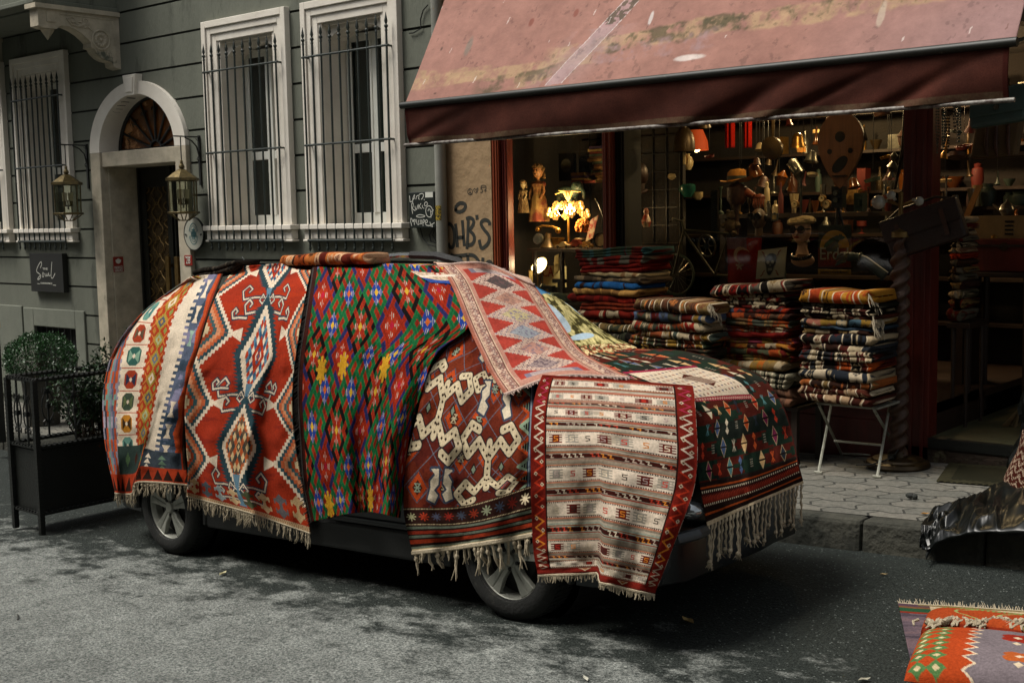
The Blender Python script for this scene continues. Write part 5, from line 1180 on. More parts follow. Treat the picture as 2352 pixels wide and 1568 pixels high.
def folded(name, label, x0, x1, z0, z1, yf, depth, pal, seed, parent=None, group=None, lay=2, ux=None, motif=0, tilt=0.0, fr=False, droop=0.0, mat=None, cat='rug'):
    """a rug folded into a flat bundle: its folded edge faces the street; x runs along it"""
    rs = random.Random(seed); h = z1-z0; Ls = x1-x0; ns = max(60, int(Ls/.0045)); front = []
    for k in range(lay):
        hk = h/lay
        for i in range(9):
            t = math.pi*i/8; front.append((-(hk*.62)*math.sin(t)**.8, k*hk+hk*(.5-.5*math.cos(t))))
    sec = front+[(depth*.5, h*.99), (depth, h*.9), (depth, h*.1), (depth*.5, .01*h)]; sec = np.array(sec); nt_ = len(sec)
    s = np.linspace(0, 1, ns); P = np.zeros((nt_+1, ns, 3)); ph = [rs.uniform(0, 6) for _ in range(6)]
    e0, e1 = .045/Ls, .03/Ls; cl = np.clip(np.minimum(s/e0, (1-s)/e1), 0, 1); sc_ = np.sqrt(1-(1-cl)**2)*.9+.1*(cl > 0)
    for i in range(nt_+1):
        y, z_ = sec[i % nt_]
        P[i, :, 0] = x0+Ls*s+.012*math.sin(z_/h*5+ph[0])*(s-.5)*2
        wob = .008*np.sin(s*7+ph[1]+z_/h*1.5)+.004*np.sin(s*19+ph[2]+z_/h*4)+(.003*np.sin(s*33+ph[4]+z_*60) if i < len(front) else 0)
        P[i, :, 1] = yf+depth*.5+(y-depth*.5)*(.55+.45*sc_)+wob
        P[i, :, 2] = z0+h*.5+(z_-h*.5)*sc_+.10*h*np.sin(s*9+ph[3])*(z_/h)+tilt*(s-.5)*Ls-droop*np.clip(s-.75, 0, 1)**2*8
    SX = np.broadcast_to(s*Ls, (nt_+1, ns)); arc = np.r_[0, np.cumsum(np.linalg.norm(np.diff(np.vstack([sec, sec[:1]]), axis=0), axis=1))]; TY = np.broadcast_to(arc[:, None], (nt_+1, ns))
    C = np.zeros((nt_+1, ns, 3)); C[:] = s2l(pal[0]); x = 0.0; k = 0
    while x < Ls:
        wd = rs.choice((.012, .02, .045, .07, .10)); col = s2l(pal[k % len(pal)] if wd > .03 else rs.choice(pal)); sl_ = rs.uniform(-.1, .1)
        mk = (SX+TY*sl_ >= x)&(SX+TY*sl_ < x+wd); C[mk] = col
        if motif and wd >= .045:
            mc = s2l(rs.choice(pal[1:])); r = wd*.36
            for yy in np.arange(.02, arc[-1], wd*1.05):
                d = np.abs(SX-x-wd/2)/r+np.abs(TY-yy)/r; C[(d < 1)&(d > .45)] = mc; C[d < .25] = mc
            if motif > 1: C[(np.abs(SX-x-.004) < .004)] = s2l('c9c0aa')
        x += wd; k += 1
    nz = vnoise(SX*18+seed, TY*18, seed % 50); C = C*(.62+.5*nz)[..., None]
    lr = np.array(P); c0 = ((x0+x1)/2, yf+depth/2, z0)
    if parent is None: t = thing(name, c0, label, cat, group)
    else: t = parent
    o = grid_mesh('folded_cloth', P, C, mat or M_wool, t)
    if fr:
        E = np.array([[x1-.02, yf-.03+depth*.25*q, z0+h*(.85-.5*(q % 2))] for q in np.linspace(0, 1.5, 8)])
        fringe('fringe', E, t, M_fringe, 34, .10, .004, down=(.35, -.35, -.75), jit=.5, seed=seed, knot=False, cord=False)
    return t
def folded_on_roof(name, label, A, B, hgt, dep, pal, seed, Y, lay=2):
    a, b = at(*A, Y), at(*B, Y); return folded(name, label, a[0], b[0], (a[2]+b[2])/2-hgt/2, (a[2]+b[2])/2+hgt/2, Y, dep, pal, seed, lay=lay, motif=1, tilt=(b[2]-a[2])/(b[0]-a[0]))
def on_roof(name, label, pxa, pxb, Y, hgt, dep, pal, seed, lay, lift):
    xa, xb = at(pxa, 600, Y)[0], at(pxb, 600, Y)[0]; za_ = float(env_z(np.array(xa), np.array(Y+dep*.3)))+lift; zb_ = float(env_z(np.array(xb), np.array(Y+dep*.3)))+lift
    folded(name, label, xa, xb, (za_+zb_)/2, (za_+zb_)/2+hgt, Y, dep, pal, seed, lay=lay, motif=1, tilt=(zb_-za_)/(xb-xa))
on_roof('rolled_rug', 'orange and black patterned rug rolled up on the car roof', 650, 852, 5.85, .085, .2, ['a3522a', '2a1a14', 'b8703a', 'c9a888', '5a2016'], 3, 1, .045)
on_roof('folded_rug', 'small dark brown and grey rug folded on the back end of the car roof', 442, 545, 5.6, .075, .22, ['1d1b18', '4a463e', '14120f', '2c2924'], 5, 2, .04)

WH, BR_, DR, OR, NV, OC, GN, GY, BK, TN, RS = 'a3987f', '33201a', '541812', '8c3f1c', '20262f', '84692e', '343f2e', '5a584e', '15120f', '75623f', '8a5a4c'
def stack(px0, px1, Yf, rows, where, grp, wob=10, depth=.45, seed=0):
    rs = random.Random(seed)
    for i, (ya, yb, pal, desc, opt) in enumerate(rows):
        j0, j1 = rs.uniform(-wob, wob), rs.uniform(-wob, wob); a = at(px0+j0+opt.get('dx0', 0), ya, Yf); b = at(px1+j1+opt.get('dx1', 0), yb, Yf); ym = at((px0+px1)/2, ya, Yf)[2]; yn = at((px0+px1)/2, yb, Yf)[2]
        folded('folded_rug', desc+' '+where, a[0], b[0], yn+.001, ym+.004, Yf+rs.uniform(-.02, .03), depth, pal, seed*40+i+7, group=grp, lay=opt.get('lay', 2 if rs.random() < .35 else 1), motif=opt.get('m', 1), tilt=opt.get('tilt', rs.uniform(-.035, .035)), fr=opt.get('fr', False), droop=opt.get('dr', 0))
G1 = 'folded rugs stacked in front of the shop window'
w1 = 'in the tall stack beside the lit lamps'
stack(1322, 1478, 8.75, [
 (571, 590, [GN, '2a4038', DR, '35585a'], 'dark green edged folded rug, topmost', dict(m=0, tilt=.05, lay=3)), (590, 609, [DR, '6e1c12', GY, DR], 'dark red rug, second from top', dict(m=0, tilt=.05)),
 (608, 627, ['6a1710', '5a120d'], 'plain crimson folded rug above the cream one', dict(m=0, tilt=.04)), (624, 637, ['a99872', '8a6a48', 'b5a680'], 'cream rug with brown blotches, upper of two', dict(m=0)),
 (637, 650, ['5a4e3e', '7a6a50', '3e3428'], 'grey brown shaggy rug above the blue one', dict(m=0)), (649, 665, ['1d4f86', '205a96', BR_], 'bright blue folded rug', dict(m=0, lay=1)),
 (663, 679, ['b08a4e', 'a07a44', '7a5a34'], 'golden cream rug just under the blue', dict(m=0)), (679, 697, ['6e150e', '4a0f0a', '7e2014'], 'deep red shaggy rug with ragged edge', dict(m=0, dx0=-10)),
 (695, 713, ['6e2a14', '5a2010'], 'rust brown folded rug', dict(m=0)), (712, 731, [DR, WH, DR, '3a0f0b', '6e1c12'], 'red rug with thin cream stripes', dict(m=1)),
 (730, 745, [OR, BR_, '8a4a24', DR], 'orange and brown patterned rug', dict(m=1, dx0=12)), (744, 762, ['34382a', TN, '4a4a38', BK], 'olive green rug with a zigzag lozenge row', dict(m=2, dx0=22)),
 (761, 790, ['2e3226', GY, BK], 'dark green rug, lowest', dict(m=1, dx0=26))], w1, G1, seed=1)
w2 = 'in the low stack behind the windscreen'
stack(1450, 1632, 8.45, [
 (690, 717, ['4a2f20', TN, '5a3a28', 'a86a3a', '3a2a20'], 'brown striped rug with star figures, top one', dict(m=2, fr=True, lay=1, tilt=-.03)), (716, 740, ['4a5a78', OC, '3a3c30', WH, DR, '5a1a20'], 'blue, gold and white banded rug', dict(m=1, lay=1)),
 (739, 762, [WH, '7a1c14', WH, '3f4438', OR], 'white and red stepped rug, third down', dict(m=1, lay=1)), (761, 779, ['8a4a2c', OC, '3f4a44', WH, BR_], 'rust and gold rug with hooked border', dict(m=2)),
 (778, 797, ['8a4428', OC, '35402e', BR_], 'orange brown rug with a meander border', dict(m=2)), (796, 812, [BR_, OC, '2a2a20', '6a4a30'], 'dark brown rug with yellow lozenges', dict(m=1, dx0=10)),
 (811, 840, ['35332a', '4a463a', '2a2820'], 'plain grey brown rug at the bottom', dict(m=0, dx0=30))], w2, G1, seed=2)
w3 = 'in the stack under the skull sign'
stack(1640, 1815, 8.7, [
 (652, 676, [GY, BK, WH, '7a1c14', BK, TN], 'grey, black and cream rug on top', dict(m=2, tilt=.09, lay=1)), (675, 684, [DR, BK, WH], 'thin dark red rug under the top one', dict(m=1, lay=1)), (683, 693, ['6a1a12', WH, BK], 'thin red and white speckled rug', dict(m=1)),
 (692, 702, [BK, WH, '2a1a14'], 'black rug with white dashes', dict(m=1)), (701, 711, ['2a201a', DR, WH], 'brown black rug with a cream edge', dict(m=1)), (710, 720, ['8a2c16', BK, DR, '2a3444'], 'red and navy rug, sixth from top', dict(m=1)),
 (719, 734, ['8a4020', '4a3a2c', OR, BR_], 'rust orange rug with brown bands', dict(m=1)), (733, 748, ['55402c', OR, '3a4038', TN], 'brown rug with an orange middle', dict(m=1)), (747, 764, ['7a4a2e', WH, '6a4a50', OR], 'rose and orange rug with white fringe knot', dict(m=1)),
 (763, 776, ['5e1410', '6a1812'], 'plain dark red rug halfway down', dict(m=0, lay=1)), (775, 789, [OR, RS, OC, '6a2a3a'], 'orange and pink striped rug', dict(m=1, lay=2)), (788, 802, ['9a6a2a', BR_, OR, WH], 'gold and brown checked rug', dict(m=1)),
 (801, 816, [OC, DR, '3f4434', OR], 'yellow and red striped rug', dict(m=1)), (815, 830, ['8a5a26', TN, DR, '4a4a2a'], 'ochre rug with thin red bands', dict(m=1)), (829, 850, ['a05a22', TN, WH, OC], 'bright orange rug above the black lacy one', dict(m=1)),
 (849, 886, ['22241e', '8a8a78', '2a1a16'], 'black rug with grey lacy flowers', dict(m=2, lay=3)), (885, 925, ['5a4438', '7a5a48', '3a2a22'], 'dull pink brown rug, lowest', dict(m=1, lay=2))], w3, G1, seed=3)
w4 = 'in the stack on the folding table'
stack(1838, 2008, 8.55, [
 (669, 697, ['a87a2c', '94391c', 'a04420', 'a87a2c', BR_], 'orange and yellow rug with hooked lozenges, top one', dict(m=2, fr=True, lay=1, tilt=.0)), (697, 710, ['1f201c', GY, '17170f'], 'black rug with small grey marks', dict(m=1, fr=False)),
 (709, 722, [BK, WH, '3a1c16'], 'black rug with white triangles', dict(m=2)), (721, 735, ['4a2418', BR_, WH, '2a1612'], 'dark brown striped rug with a cream end', dict(m=1, fr=True)), (734, 751, [OC, NV, WH, RS, '3f5a6a'], 'pale gold, navy and pink striped rug', dict(m=1, fr=True)),
 (750, 758, ['2a3a48', '35465a'], 'thin blue grey rug', dict(m=0, lay=1)), (757, 770, [BR_, WH, '2a1a14', TN], 'brown and white striped thin rug', dict(m=1)), (769, 791, [NV, BK, WH, '4a1c18', NV], 'navy rug with white diamond figures, uppermost of three', dict(m=2)),
 (790, 809, ['4a1c18', WH, '2a3038', BR_, '6a3028'], 'maroon and navy rug with white crosses', dict(m=2)), (808, 829, ['2c3036', '4a1c18', WH, BK], 'black and wine rug with a dotted diagonal', dict(m=2)), (828, 852, ['4a1a14', '2c3036', 'a04a1e', WH, BK], 'dark rug with orange piping', dict(m=2)),
 (851, 874, [NV, '6a2a1e', WH, NV, 'b5ac98'], 'navy and rust rug with a broad white end', dict(m=1)), (873, 892, [BR_, '9a5a30', '2a1c16', TN], 'brown rug with tan hooked corner', dict(m=2)), (891, 908, ['3a1c16', 'a08a70', '4a241a'], 'maroon rug with cream scrolls, upper of two', dict(m=2)), (907, 926, ['33170f', 'a08a70', '44201a'], 'lowest maroon rug with cream scrolls', dict(m=2))], w4, G1, seed=4, wob=5)

ft = thing('folding_table', (-4.15, 8.9, pave_z(-4.15)), 'white metal folding table with crossed legs under the right hand stack of rugs', 'table')
M_leg = pmat('chipped_white_paint', 'a3a396', '6d6b5c', 20, .5, c3='3a3a30', scale3=12, t3=.62)
za = at(1937, 930, 8.6)[2]; xl_, xr_ = at(1870, 930, 8.6)[0], at(2042, 930, 8.6)[0]; m = MB(); m.box(xl_+.0, xr_-.10, 8.64, 9.1, za-.02, za-.003); m.build('table_top', M_leg, ft, bevel=.004)
F1p, F2p = ground(1880, 1088, 1.8), ground(2015, 1098, 1.8)
for (f, tb, tf, bb) in ((F1p, (1913, 927), (1881, 924), (1934, 1047)), (F2p, (2045, 925), (2008, 932), (2062, 1038))):
    p = at(*tb, 9.12); m = MB(); m.tube([f+np.array((0, 0, .01)), (p[0], p[1], za-.02)], .011, 6); m.tube([(f[0]-.035, f[1], f[2]+.012), (f[0]+.03, f[1], f[2]+.012)], .011, 6); m.build('leg', M_leg, ft, smooth=True)
    q = at(*tf, 8.62); g_ = ground(*bb, 1.8); m = MB(); m.tube([(q[0], q[1], za-.02), g_+np.array((0, 0, .01))], .011, 6); m.build('leg', M_leg, ft, smooth=True)
m = MB(); a, b = at(1916, 1012, 8.85), at(2024, 1022, 8.85); m.tube([a, b], .009, 6); m.build('cross_bar', M_leg, ft, smooth=True)
m = MB(); a, b = ground(1934, 1047, 1.8), ground(2062, 1052, 1.8); m.tube([a+np.array((0,0,.02)), b+np.array((0,0,.02))], .009, 6); m.build('foot_bar', M_leg, ft, smooth=True)
for (pa, pb, Yq, yb, lab) in ((1322, 1492, 8.78, 790, 'low wooden bench under the tallest rug stack'), (1450, 1632, 8.48, 840, 'low wooden bench under the rug stack behind the windscreen'), (1640, 1832, 8.73, 925, 'low wooden bench under the rug stack below the skull sign')):
    a, b = at(pa, yb, Yq), at(pb, yb, Yq); t = thing('wooden_bench', ((a[0]+b[0])/2, Yq+.25, pave_z(a[0])), lab, 'bench', 'benches under the rug stacks'); ztop = (a[2]+b[2])/2-.004
    m = MB(); m.box(a[0], b[0], Yq, Yq+.5, ztop-.035, ztop-.002); m.build('seat', M_wood, t, bevel=.004)
    for sx in (a[0]+.04, b[0]-.04):
        for sy in (Yq+.04, Yq+.46): m = MB(); m.box(sx-.025, sx+.025, sy-.025, sy+.025, pave_z(sx), ztop-.037); m.build('leg', M_wood, t)
pl_x0, pl_x1, pl_y0, pl_y1 = -9.55, -9.13, 4.88, 6.55; zB, zP, zR, zT = -2.46, -2.29, -1.755, -1.215
pt = thing('iron_planter', ((pl_x0+pl_x1)/2, (pl_y0+pl_y1)/2, zB), 'black iron planter box with scrolled railing on the street behind the car', 'planter')
m = MB(); m.box(pl_x0+.012, pl_x1-.012, pl_y0+.012, pl_y1-.012, zP+.0, zR-.03); m.build('box_panel', M_black, pt)
for x in (pl_x0, pl_x1):
    for y in (pl_y0, (pl_y1)):
        m = MB(); m.box(x-.02, x+.02, y-.02, y+.02, zB, zT)
        for i in range(34): z0 = zB+.1+i*.034; m.box(x-.022, x+.022, y-.022, y+.022, z0, z0+.012)
        m.build('corner_post', M_black, pt)
for zz, nm in ((zP, 'bottom_rail'), (zR, 'middle_rail'), (zT, 'top_rail')):
    m = MB(); t = .016
    for a, b in (((pl_x0, pl_y0), (pl_x1, pl_y0)), ((pl_x1, pl_y0), (pl_x1, pl_y1)), ((pl_x0, pl_y0), (pl_x0, pl_y1)), ((pl_x0, pl_y1), (pl_x1, pl_y1))):
        dx, dy = b[0]-a[0], b[1]-a[1]; L_ = math.hypot(dx, dy); ux = (dx/L_, dy/L_)
        m.tube([(a[0], a[1], zz), (b[0], b[1], zz)], t, 6); n = int(L_/.045)
        for i in range(n): f = (i+.5)/n; m.box(a[0]+dx*f-.009-.012*abs(ux[1]), a[0]+dx*f+.009+.012*abs(ux[1]), a[1]+dy*f-.009-.012*abs(ux[0]), a[1]+dy*f+.009+.012*abs(ux[0]), zz+.006, zz+.02)
    m.build(nm, M_black, pt)
def scroll(mb, p, u):
    p = np.array(p); u = np.array(u); z = np.array((0, 0, 1.0)); h = zT-zR
    for s_ in (-1, 1):
        f = lambda a, b: p+u*a*s_+z*b
        mb.tube([f(.0, h*.78), f(.018, h*.70), f(.045, h*.60), f(.058, h*.48), f(.045, h*.34), f(.015, h*.26), f(.0, h*.22)], .006, 5)
        mb.tube([f(.004, h*.70), f(.02, h*.76), f(.04, h*.77), f(.045, h*.71), f(.03, h*.68), f(.022, h*.72)], .006, 5)
        mb.tube([f(.004, h*.26), f(.02, h*.20), f(.04, h*.19), f(.045, h*.25), f(.03, h*.28), f(.022, h*.25)], .006, 5)
    mb.tube([p, p+z*h], .009, 6); mb.box(p[0]-.016, p[0]+.016, p[1]-.016, p[1]+.016, p[2]+h*.45, p[2]+h*.52); mb.box(p[0]-.014, p[0]+.014, p[1]-.014, p[1]+.014, p[2]+h*.68, p[2]+h*.72)
for px_ in (pl_x0+.14, pl_x0+.29): m = MB(); scroll(m, (px_, pl_y0, zR), (1, 0, 0)); m.build('scroll_baluster', M_black, pt, smooth=True)
for py_ in (5.22, 5.62, 6.02, 6.4):
    for x in (pl_x0, pl_x1): m = MB(); scroll(m, (x, py_, zR), (0, 1, 0)); m.build('scroll_baluster', M_black, pt, smooth=True)
m = MB(); m.box(pl_x0+.02, pl_x1-.02, pl_y0+.02, pl_y1-.02, zR-.03, zR-.01); m.build('soil', pmat('dark_soil', '2a2a1c', '12130d', 30, .95, bump=.8, bscale=60), pt)
def leaf_mat(name, a, b):
    if name in MATS: return MATS[name]
    m = pmat(name, a, b, 6, .38, spec=.5); return m
def leaves(pts, nrm, size, rs, ax=.45):
    """many small pointed leaves as one mesh"""
    n = len(pts); d = rs.normal(size=(n, 3))*.6+nrm; d /= np.linalg.norm(d, axis=1)[:, None]; r = rs.normal(size=(n, 3)); s_ = np.cross(d, r); s_ /= np.linalg.norm(s_, axis=1)[:, None]; up = np.cross(s_, d)
    L_ = size*rs.uniform(.6, 1.25, n)[:, None]; V = np.stack([pts, pts+d*L_*.5+s_*L_*ax*.5+up*L_*.05, pts+d*L_, pts+d*L_*.5-s_*L_*ax*.5+up*L_*.05], 1).reshape(-1, 3); F = np.arange(n*4).reshape(n, 4)
    return V, F
def leaf_obj(name, V, F, mat, parent):
    me = bpy.data.meshes.new(name); off = np.array(wloc(parent)); me.vertices.add(len(V)); me.vertices.foreach_set('co', (V-off).astype(np.float32).ravel()); me.loops.add(F.size); me.loops.foreach_set('vertex_index', F.ravel().astype(np.int32))
    me.polygons.add(len(F)); me.polygons.foreach_set('loop_start', np.arange(0, F.size, 4, dtype=np.int32)); me.update(calc_edges=True); me.materials.append(mat); o = bpy.data.objects.new(name, me); o.parent = parent; link(o); return o
M_leaf1 = leaf_mat('boxwood_leaf', '2f5a2c', '173316'); M_leaf2 = leaf_mat('dark_glossy_leaf', '2c4a26', '10200f'); M_stem = pmat('brown_stem', '3f3324', '251c12', 10, .9)
C0 = at(92, 822, 7.95); rs = np.random.RandomState(3); R0 = .40
tp = thing('potted_topiary', (C0[0], 7.95, pave_z(C0[0])), 'round clipped box bush in a tall grey pot on the pavement behind the planter', 'potted plant')
u = rs.normal(size=(9500, 3)); u /= np.linalg.norm(u, axis=1)[:, None]; rr = R0*(.72+.30*rs.rand(9500)**.5)*(1+.12*np.sin(u[:, 0]*7+u[:, 2]*5)*np.cos(u[:, 1]*6)); pts = C0+u*rr[:, None]*np.array((1.08, 1.08, .78))
keep = (u[:, 2] > -.75); V, F = leaves(pts[keep], u[keep]*.9, .030, rs, .6); leaf_obj('foliage', V, F, M_leaf1, tp)
m = MB(); rs2 = random.Random(2)
for i in range(70):
    a = rs2.uniform(0, 6.28); q = rs2.uniform(.05, .9); e = C0+np.array((math.cos(a)*q*R0, math.sin(a)*q*R0, rs2.uniform(-.2, .1))); m.tube([(C0[0], 7.95, C0[2]-.42), C0+np.array((math.cos(a)*q*R0*.4, math.sin(a)*q*R0*.4, -.25)), e], [.006, .004, .002], 4)
m.build('stems', M_stem, tp, smooth=True)
zp = pave_z(C0[0]); m = MB(); m.lathe([(0, 0), (.19, 0), (.20, .02), (.235, .5), (.245, .62), (.215, .62), (.21, .58), (0, .58)], (C0[0], 7.95, zp+.003), n=28); m.build('pot', pmat('grey_brown_pot', '4a473e', '34322b', 4, .7, bump=.2), tp, smooth=True)
sh = thing('leafy_shrub', (-9.34, 5.7, zR), 'loose dark green shrub with glossy leaves growing in the black iron planter', 'shrub')
m = MB(); tips = []; rs2 = random.Random(5)
for i in range(130):
    b = np.array((rs2.uniform(-9.42, -9.24), rs2.uniform(5.35, 6.35), zR-.02)); a = rs2.uniform(0, 6.28); r = rs2.uniform(.03, .30); hgt = rs2.uniform(.30, .82)*(1.12 if b[1] > 5.7 else .85); e = b+np.array((math.cos(a)*r*.75, math.sin(a)*r, hgt)); mid = (b+e)/2+np.array((rs2.uniform(-.04, .04), rs2.uniform(-.04, .04), .03))
    m.tube([b, mid, e], [.006, .004, .002], 4); tips += [b+(mid-b)*t*2 if t < .5 else mid+(e-mid)*(t-.5)*2 for t in np.linspace(.25, 1, 26)]
m.build('stems', M_stem, sh, smooth=True)
tips = np.array(tips); tips = np.repeat(tips, 3, 0)+rs.normal(size=(len(tips)*3, 3))*.016; nn = rs.normal(size=tips.shape); nn[:, 2] += .6; V, F = leaves(tips, nn, .038, rs, .5); leaf_obj('foliage', V, F, M_leaf2, sh)
g_ = thing('taped_gate_post', tuple(ground(4, 1015, 1.8)), 'black metal post with a yellow tape band at the left edge of the view', 'post'); gx, gy, gz = g_.location
zt_ = at(4, 722, gy)[2]; m = MB(); m.box(gx-.25, gx+.04, gy-.04, gy+.04, gz, zt_); m.build('post', M_black, g_, bevel=.01)
m = MB(); m.box(gx-.10, gx+.045, gy-.046, gy+.045, zt_-.16, zt_-.09); m.build('tape', pmat('yellow_tape', 'b07a1c', None, 6, .5), g_)

def lantern(px, py, xw, Yc, lab):
    P0 = onX(px, py, xw); cy = P0[1]; zc = P0[2]; t = thing('hanging_lantern', (xw, cy, zc-.3), lab, 'lantern', 'lanterns hanging beside the arched door')
    M_b = pmat('aged_brass', '84734c', '3a3322', 25, .38, metal=.75); n = 6
    def hexr(r, z, k): a = 2*math.pi*k/n+.25; return (xw+r*math.cos(a), cy+r*math.sin(a), z)
    m = MB(); m.lathe([(.0, .31), (.012, .30), (.016, .27), (.026, .25), (.03, .235), (.02, .22), (.06, .20), (.15, .135), (.165, .13), (.168, .105), (.15, .10), (.13, .10)], (xw, cy, zc), n=6, ang=(14.3, 374.3)); 
    tp_ = m.build('roof', M_b, t)
    m = MB()
    for k in range(6):
        m.tube([hexr(.135, zc-.20, k), hexr(.14, zc+.11, k)], .0065, 5); m.tube([hexr(.155, zc-.205, k), hexr(.155, zc-.205, (k+1) % 6)], .011, 6); m.tube([hexr(.15, zc-.21, k), hexr(.05, zc-.28, k)], .006, 5); m.tube([hexr(.05, zc-.28, k), hexr(.05, zc-.28, (k+1) % 6)], .006, 5)
    m.build('frame', M_b, t, smooth=True)
    gm = glass('lantern_glass', 'dfe3d8', .05); m = MB()
    for k in range(6): m.quad(hexr(.132, zc-.20, k), hexr(.132, zc-.20, (k+1) % 6), hexr(.137, zc+.10, (k+1) % 6), hexr(.137, zc+.10, k))
    m.build('glass', gm, t, fix=False)
    m = MB()
    for k in range(4):
        a = math.pi/2*k+.4; c_ = (xw+.045*math.cos(a), cy+.045*math.sin(a), zc-.12); m.lathe([(0, 0), (.02, 0), (.012, .012), (.014, .02), (.014, .05)], c_, n=10)
    m.tube([(xw, cy, zc-.16), (xw, cy, zc-.06)], .008, 6); m.tube([(xw-.045, cy, zc-.125), (xw+.045, cy, zc-.125)], .005, 5); m.tube([(xw, cy-.045, zc-.125), (xw, cy+.045, zc-.125)], .005, 5); m.build('candle_holder', M_b, t, smooth=True)
    m = MB()
    for k in range(4): a = math.pi/2*k+.4; m.lathe([(.016, 0), (.019, .0), (.024, .09), (0, .09)], (xw+.045*math.cos(a), cy+.045*math.sin(a), zc-.07), n=12)
    m.build('candle_shade', pmat('ivory_shade', 'd6c8a8', None, 8, .6), t, smooth=True)
    m = MB(); zt = zc+.68; m.tube([(xw, cy, zc+.38), (xw, cy, zt)], .007, 6); m.tube([(xw, YF+.0, zt), (xw, cy-.10, zt)], .009, 6)
    m.tube([(xw, YF-.02, zt), (xw, YF-.03, zt-.05), (xw, YF-.06, zt-.02)], .006, 5); m.tube([(xw, YF-.02, zt-.24), (xw, YF-.05, zt-.12), (xw, YF-.12, zt-.05), (xw, YF-.22, zt-.012)], .009, 6)
    m.box(xw-.018, xw+.018, YF-.022, YF-.0, zt-.60, zt+.02); m.tube([(xw, YF-.03, zt-.3), (xw, YF-.05, zt-.27), (xw, YF-.03, zt-.24)], .007, 5); m.build('wall_arm', M_black, t)
    for ch in t.children:
        if not ch.name.startswith('wall_arm'): ch.scale = (1.28,)*3; ch.location = (0, 0, -.084)
lantern(420, 440, -13.102, 0, 'brass hexagonal lantern hanging on a wall arm right of the arched door')
lantern(155, 447, -15.724, 0, 'brass hexagonal lantern hanging on a wall arm left of the arched door')

yw = YF-.004
def wp(px, py, Y=YF): return at(px, py, Y)
s = thing('shop_sign', (-16.85, YF, -1.0), 'square black sign reading THE Soul EXPERIENCE on the grey wall', 'sign')
a, b = wp(80, 582), wp(160, 668); sx0, sx1, sz1, sz0 = a[0], b[0], -.40, -.965
m = MB(); m.box(sx0, sx1, YF-.09, YF-.01, sz0, sz1); m.build('board', pmat('black_sign_board', '151511', None, 4, .5), s, bevel=.004)
M_wt = pmat('white_lettering', 'cfcfc4', None, 8, .6); cxs, czs = (sx0+sx1)/2, (sz0+sz1)/2; m = MB(); U_, V_ = (1, 0, 0), (0, 0, 1); c0 = (cxs, YF-.0915, czs)
k = (sx1-sx0)/820; kz = (sz1-sz0)/940
def S(pts, w_, mb=m): stroke(mb, [((x-475)*k, (640-y)*kz) for x, y in pts], w_*kz*1.3, c0, U_, V_, t=.001)
S([(335,525),(378,440),(372,375),(340,385),(285,470),(230,580),(240,630),(320,680),(340,720),(310,790),(265,815),(245,800),(290,740),(320,710)], 14)
S([(395,630),(372,690),(378,745),(400,750),(418,690),(405,640),(395,630)], 12); S([(430,660),(450,665),(450,720),(470,730),(490,690),(497,640),(497,720),(520,715),(530,660),(540,620),(535,700),(560,720),(580,690)], 11)
S([(635,370),(620,480),(598,650),(590,740),(610,775),(640,760),(670,700),(697,640)], 13); S([(235,912),(300,918)], 9); S([(625,932),(702,938)], 12); m.build('script_lettering', M_wt, s, fix=False)
text_mesh('THE', 'small_lettering', (cxs-.02, YF-.093, czs+95*kz), .045, M_wt, s, width=130*k)
text_mesh('EXPERIENCE', 'small_lettering', (cxs-.005, YF-.093, czs-258*kz), .035, M_wt, s, width=290*k)
s = thing('mask_notice', (-15.1, YF, -.7), 'small red notice with a white face mask and MASKESIZ GIRILMEZ on the left door jamb', 'sign')
Xj = DOOR[0]+.012+.03; c_ = at(270, 605, YF+.1); ys = YF+.22
m = MB(); jx = cx-.85; q1 = onX(259, 590, jx); q2 = onX(284, 624, jx); y0_, y1_, z1_, z0_ = q1[1], q2[1], q1[2], q2[2]
m.box(jx+.001, jx+.006, y0_, y1_, z0_, z1_); m.build('plate', pmat('red_notice', '8a2417', None, 5, .5), s); hh = z1_-z0_; ww = y1_-y0_; cyy = (y0_+y1_)/2
text_mesh('MASKESİZ', 'lettering', (jx+.008, cyy, z0_+hh*.33), .05, M_wt, s, ux=(0, 1, 0), width=ww*.82); text_mesh('GİRİLMEZ', 'lettering', (jx+.008, cyy, z0_+hh*.14), .05, M_wt, s, ux=(0, 1, 0), width=ww*.78)
m = MB(); pts = [(-.28, .12), (-.15, .17), (0, .26), (.15, .17), (.28, .12), (.25, -.05), (.14, -.17), (0, -.22), (-.14, -.17), (-.25, -.05)]; m.prism([(jx+.0062, cyy+x*ww, z0_+hh*.70+y*hh*.75) for x, y in pts], (.002, 0, 0)); m.build('mask_symbol', M_wt, s)
s = thing('house_number', (-13.44, YF-.06, -.5), 'red enamel house number plate reading 28 right of the door', 'sign'); yj = YF-.062
q1, q2 = at(424, 586, yj), at(443, 610, yj); m = MB(); m.box(q1[0], q2[0], yj-.008, yj, q2[2], q1[2]); m.build('plate', pmat('red_enamel', '8f2416', '7a1d12', 5, .3), s, bevel=.003); text_mesh('28', 'number', ((q1[0]+q2[0])/2, yj-.0095, (q1[2]+q2[2])/2), .12, M_wt, s, width=(q2[0]-q1[0])*.55)
m = MB(); m.box(q1[0]+.02, q2[0]-.03, yj-.0095, yj-.008, q1[2]-.028, q1[2]-.018); m.build('highlight_line', M_wt, s)
s = thing('round_plaque', (-13.3, YF-.03, -.3), 'round pale plaque reading SAFE TOURISM with a tick, right of the door', 'sign'); q0 = at(444, 537, YF-.09)
rad = abs(at(444, 500, YF-.09)[2]-at(444, 573, YF-.09)[2])/2; m = MB(); m.disc((q0[0], YF-.065, q0[2]), (0, -1, 0), rad, .02, 48); m.build('disc', pmat('pale_plaque', 'a9a99c', '9d9d90', 3, .5), s)
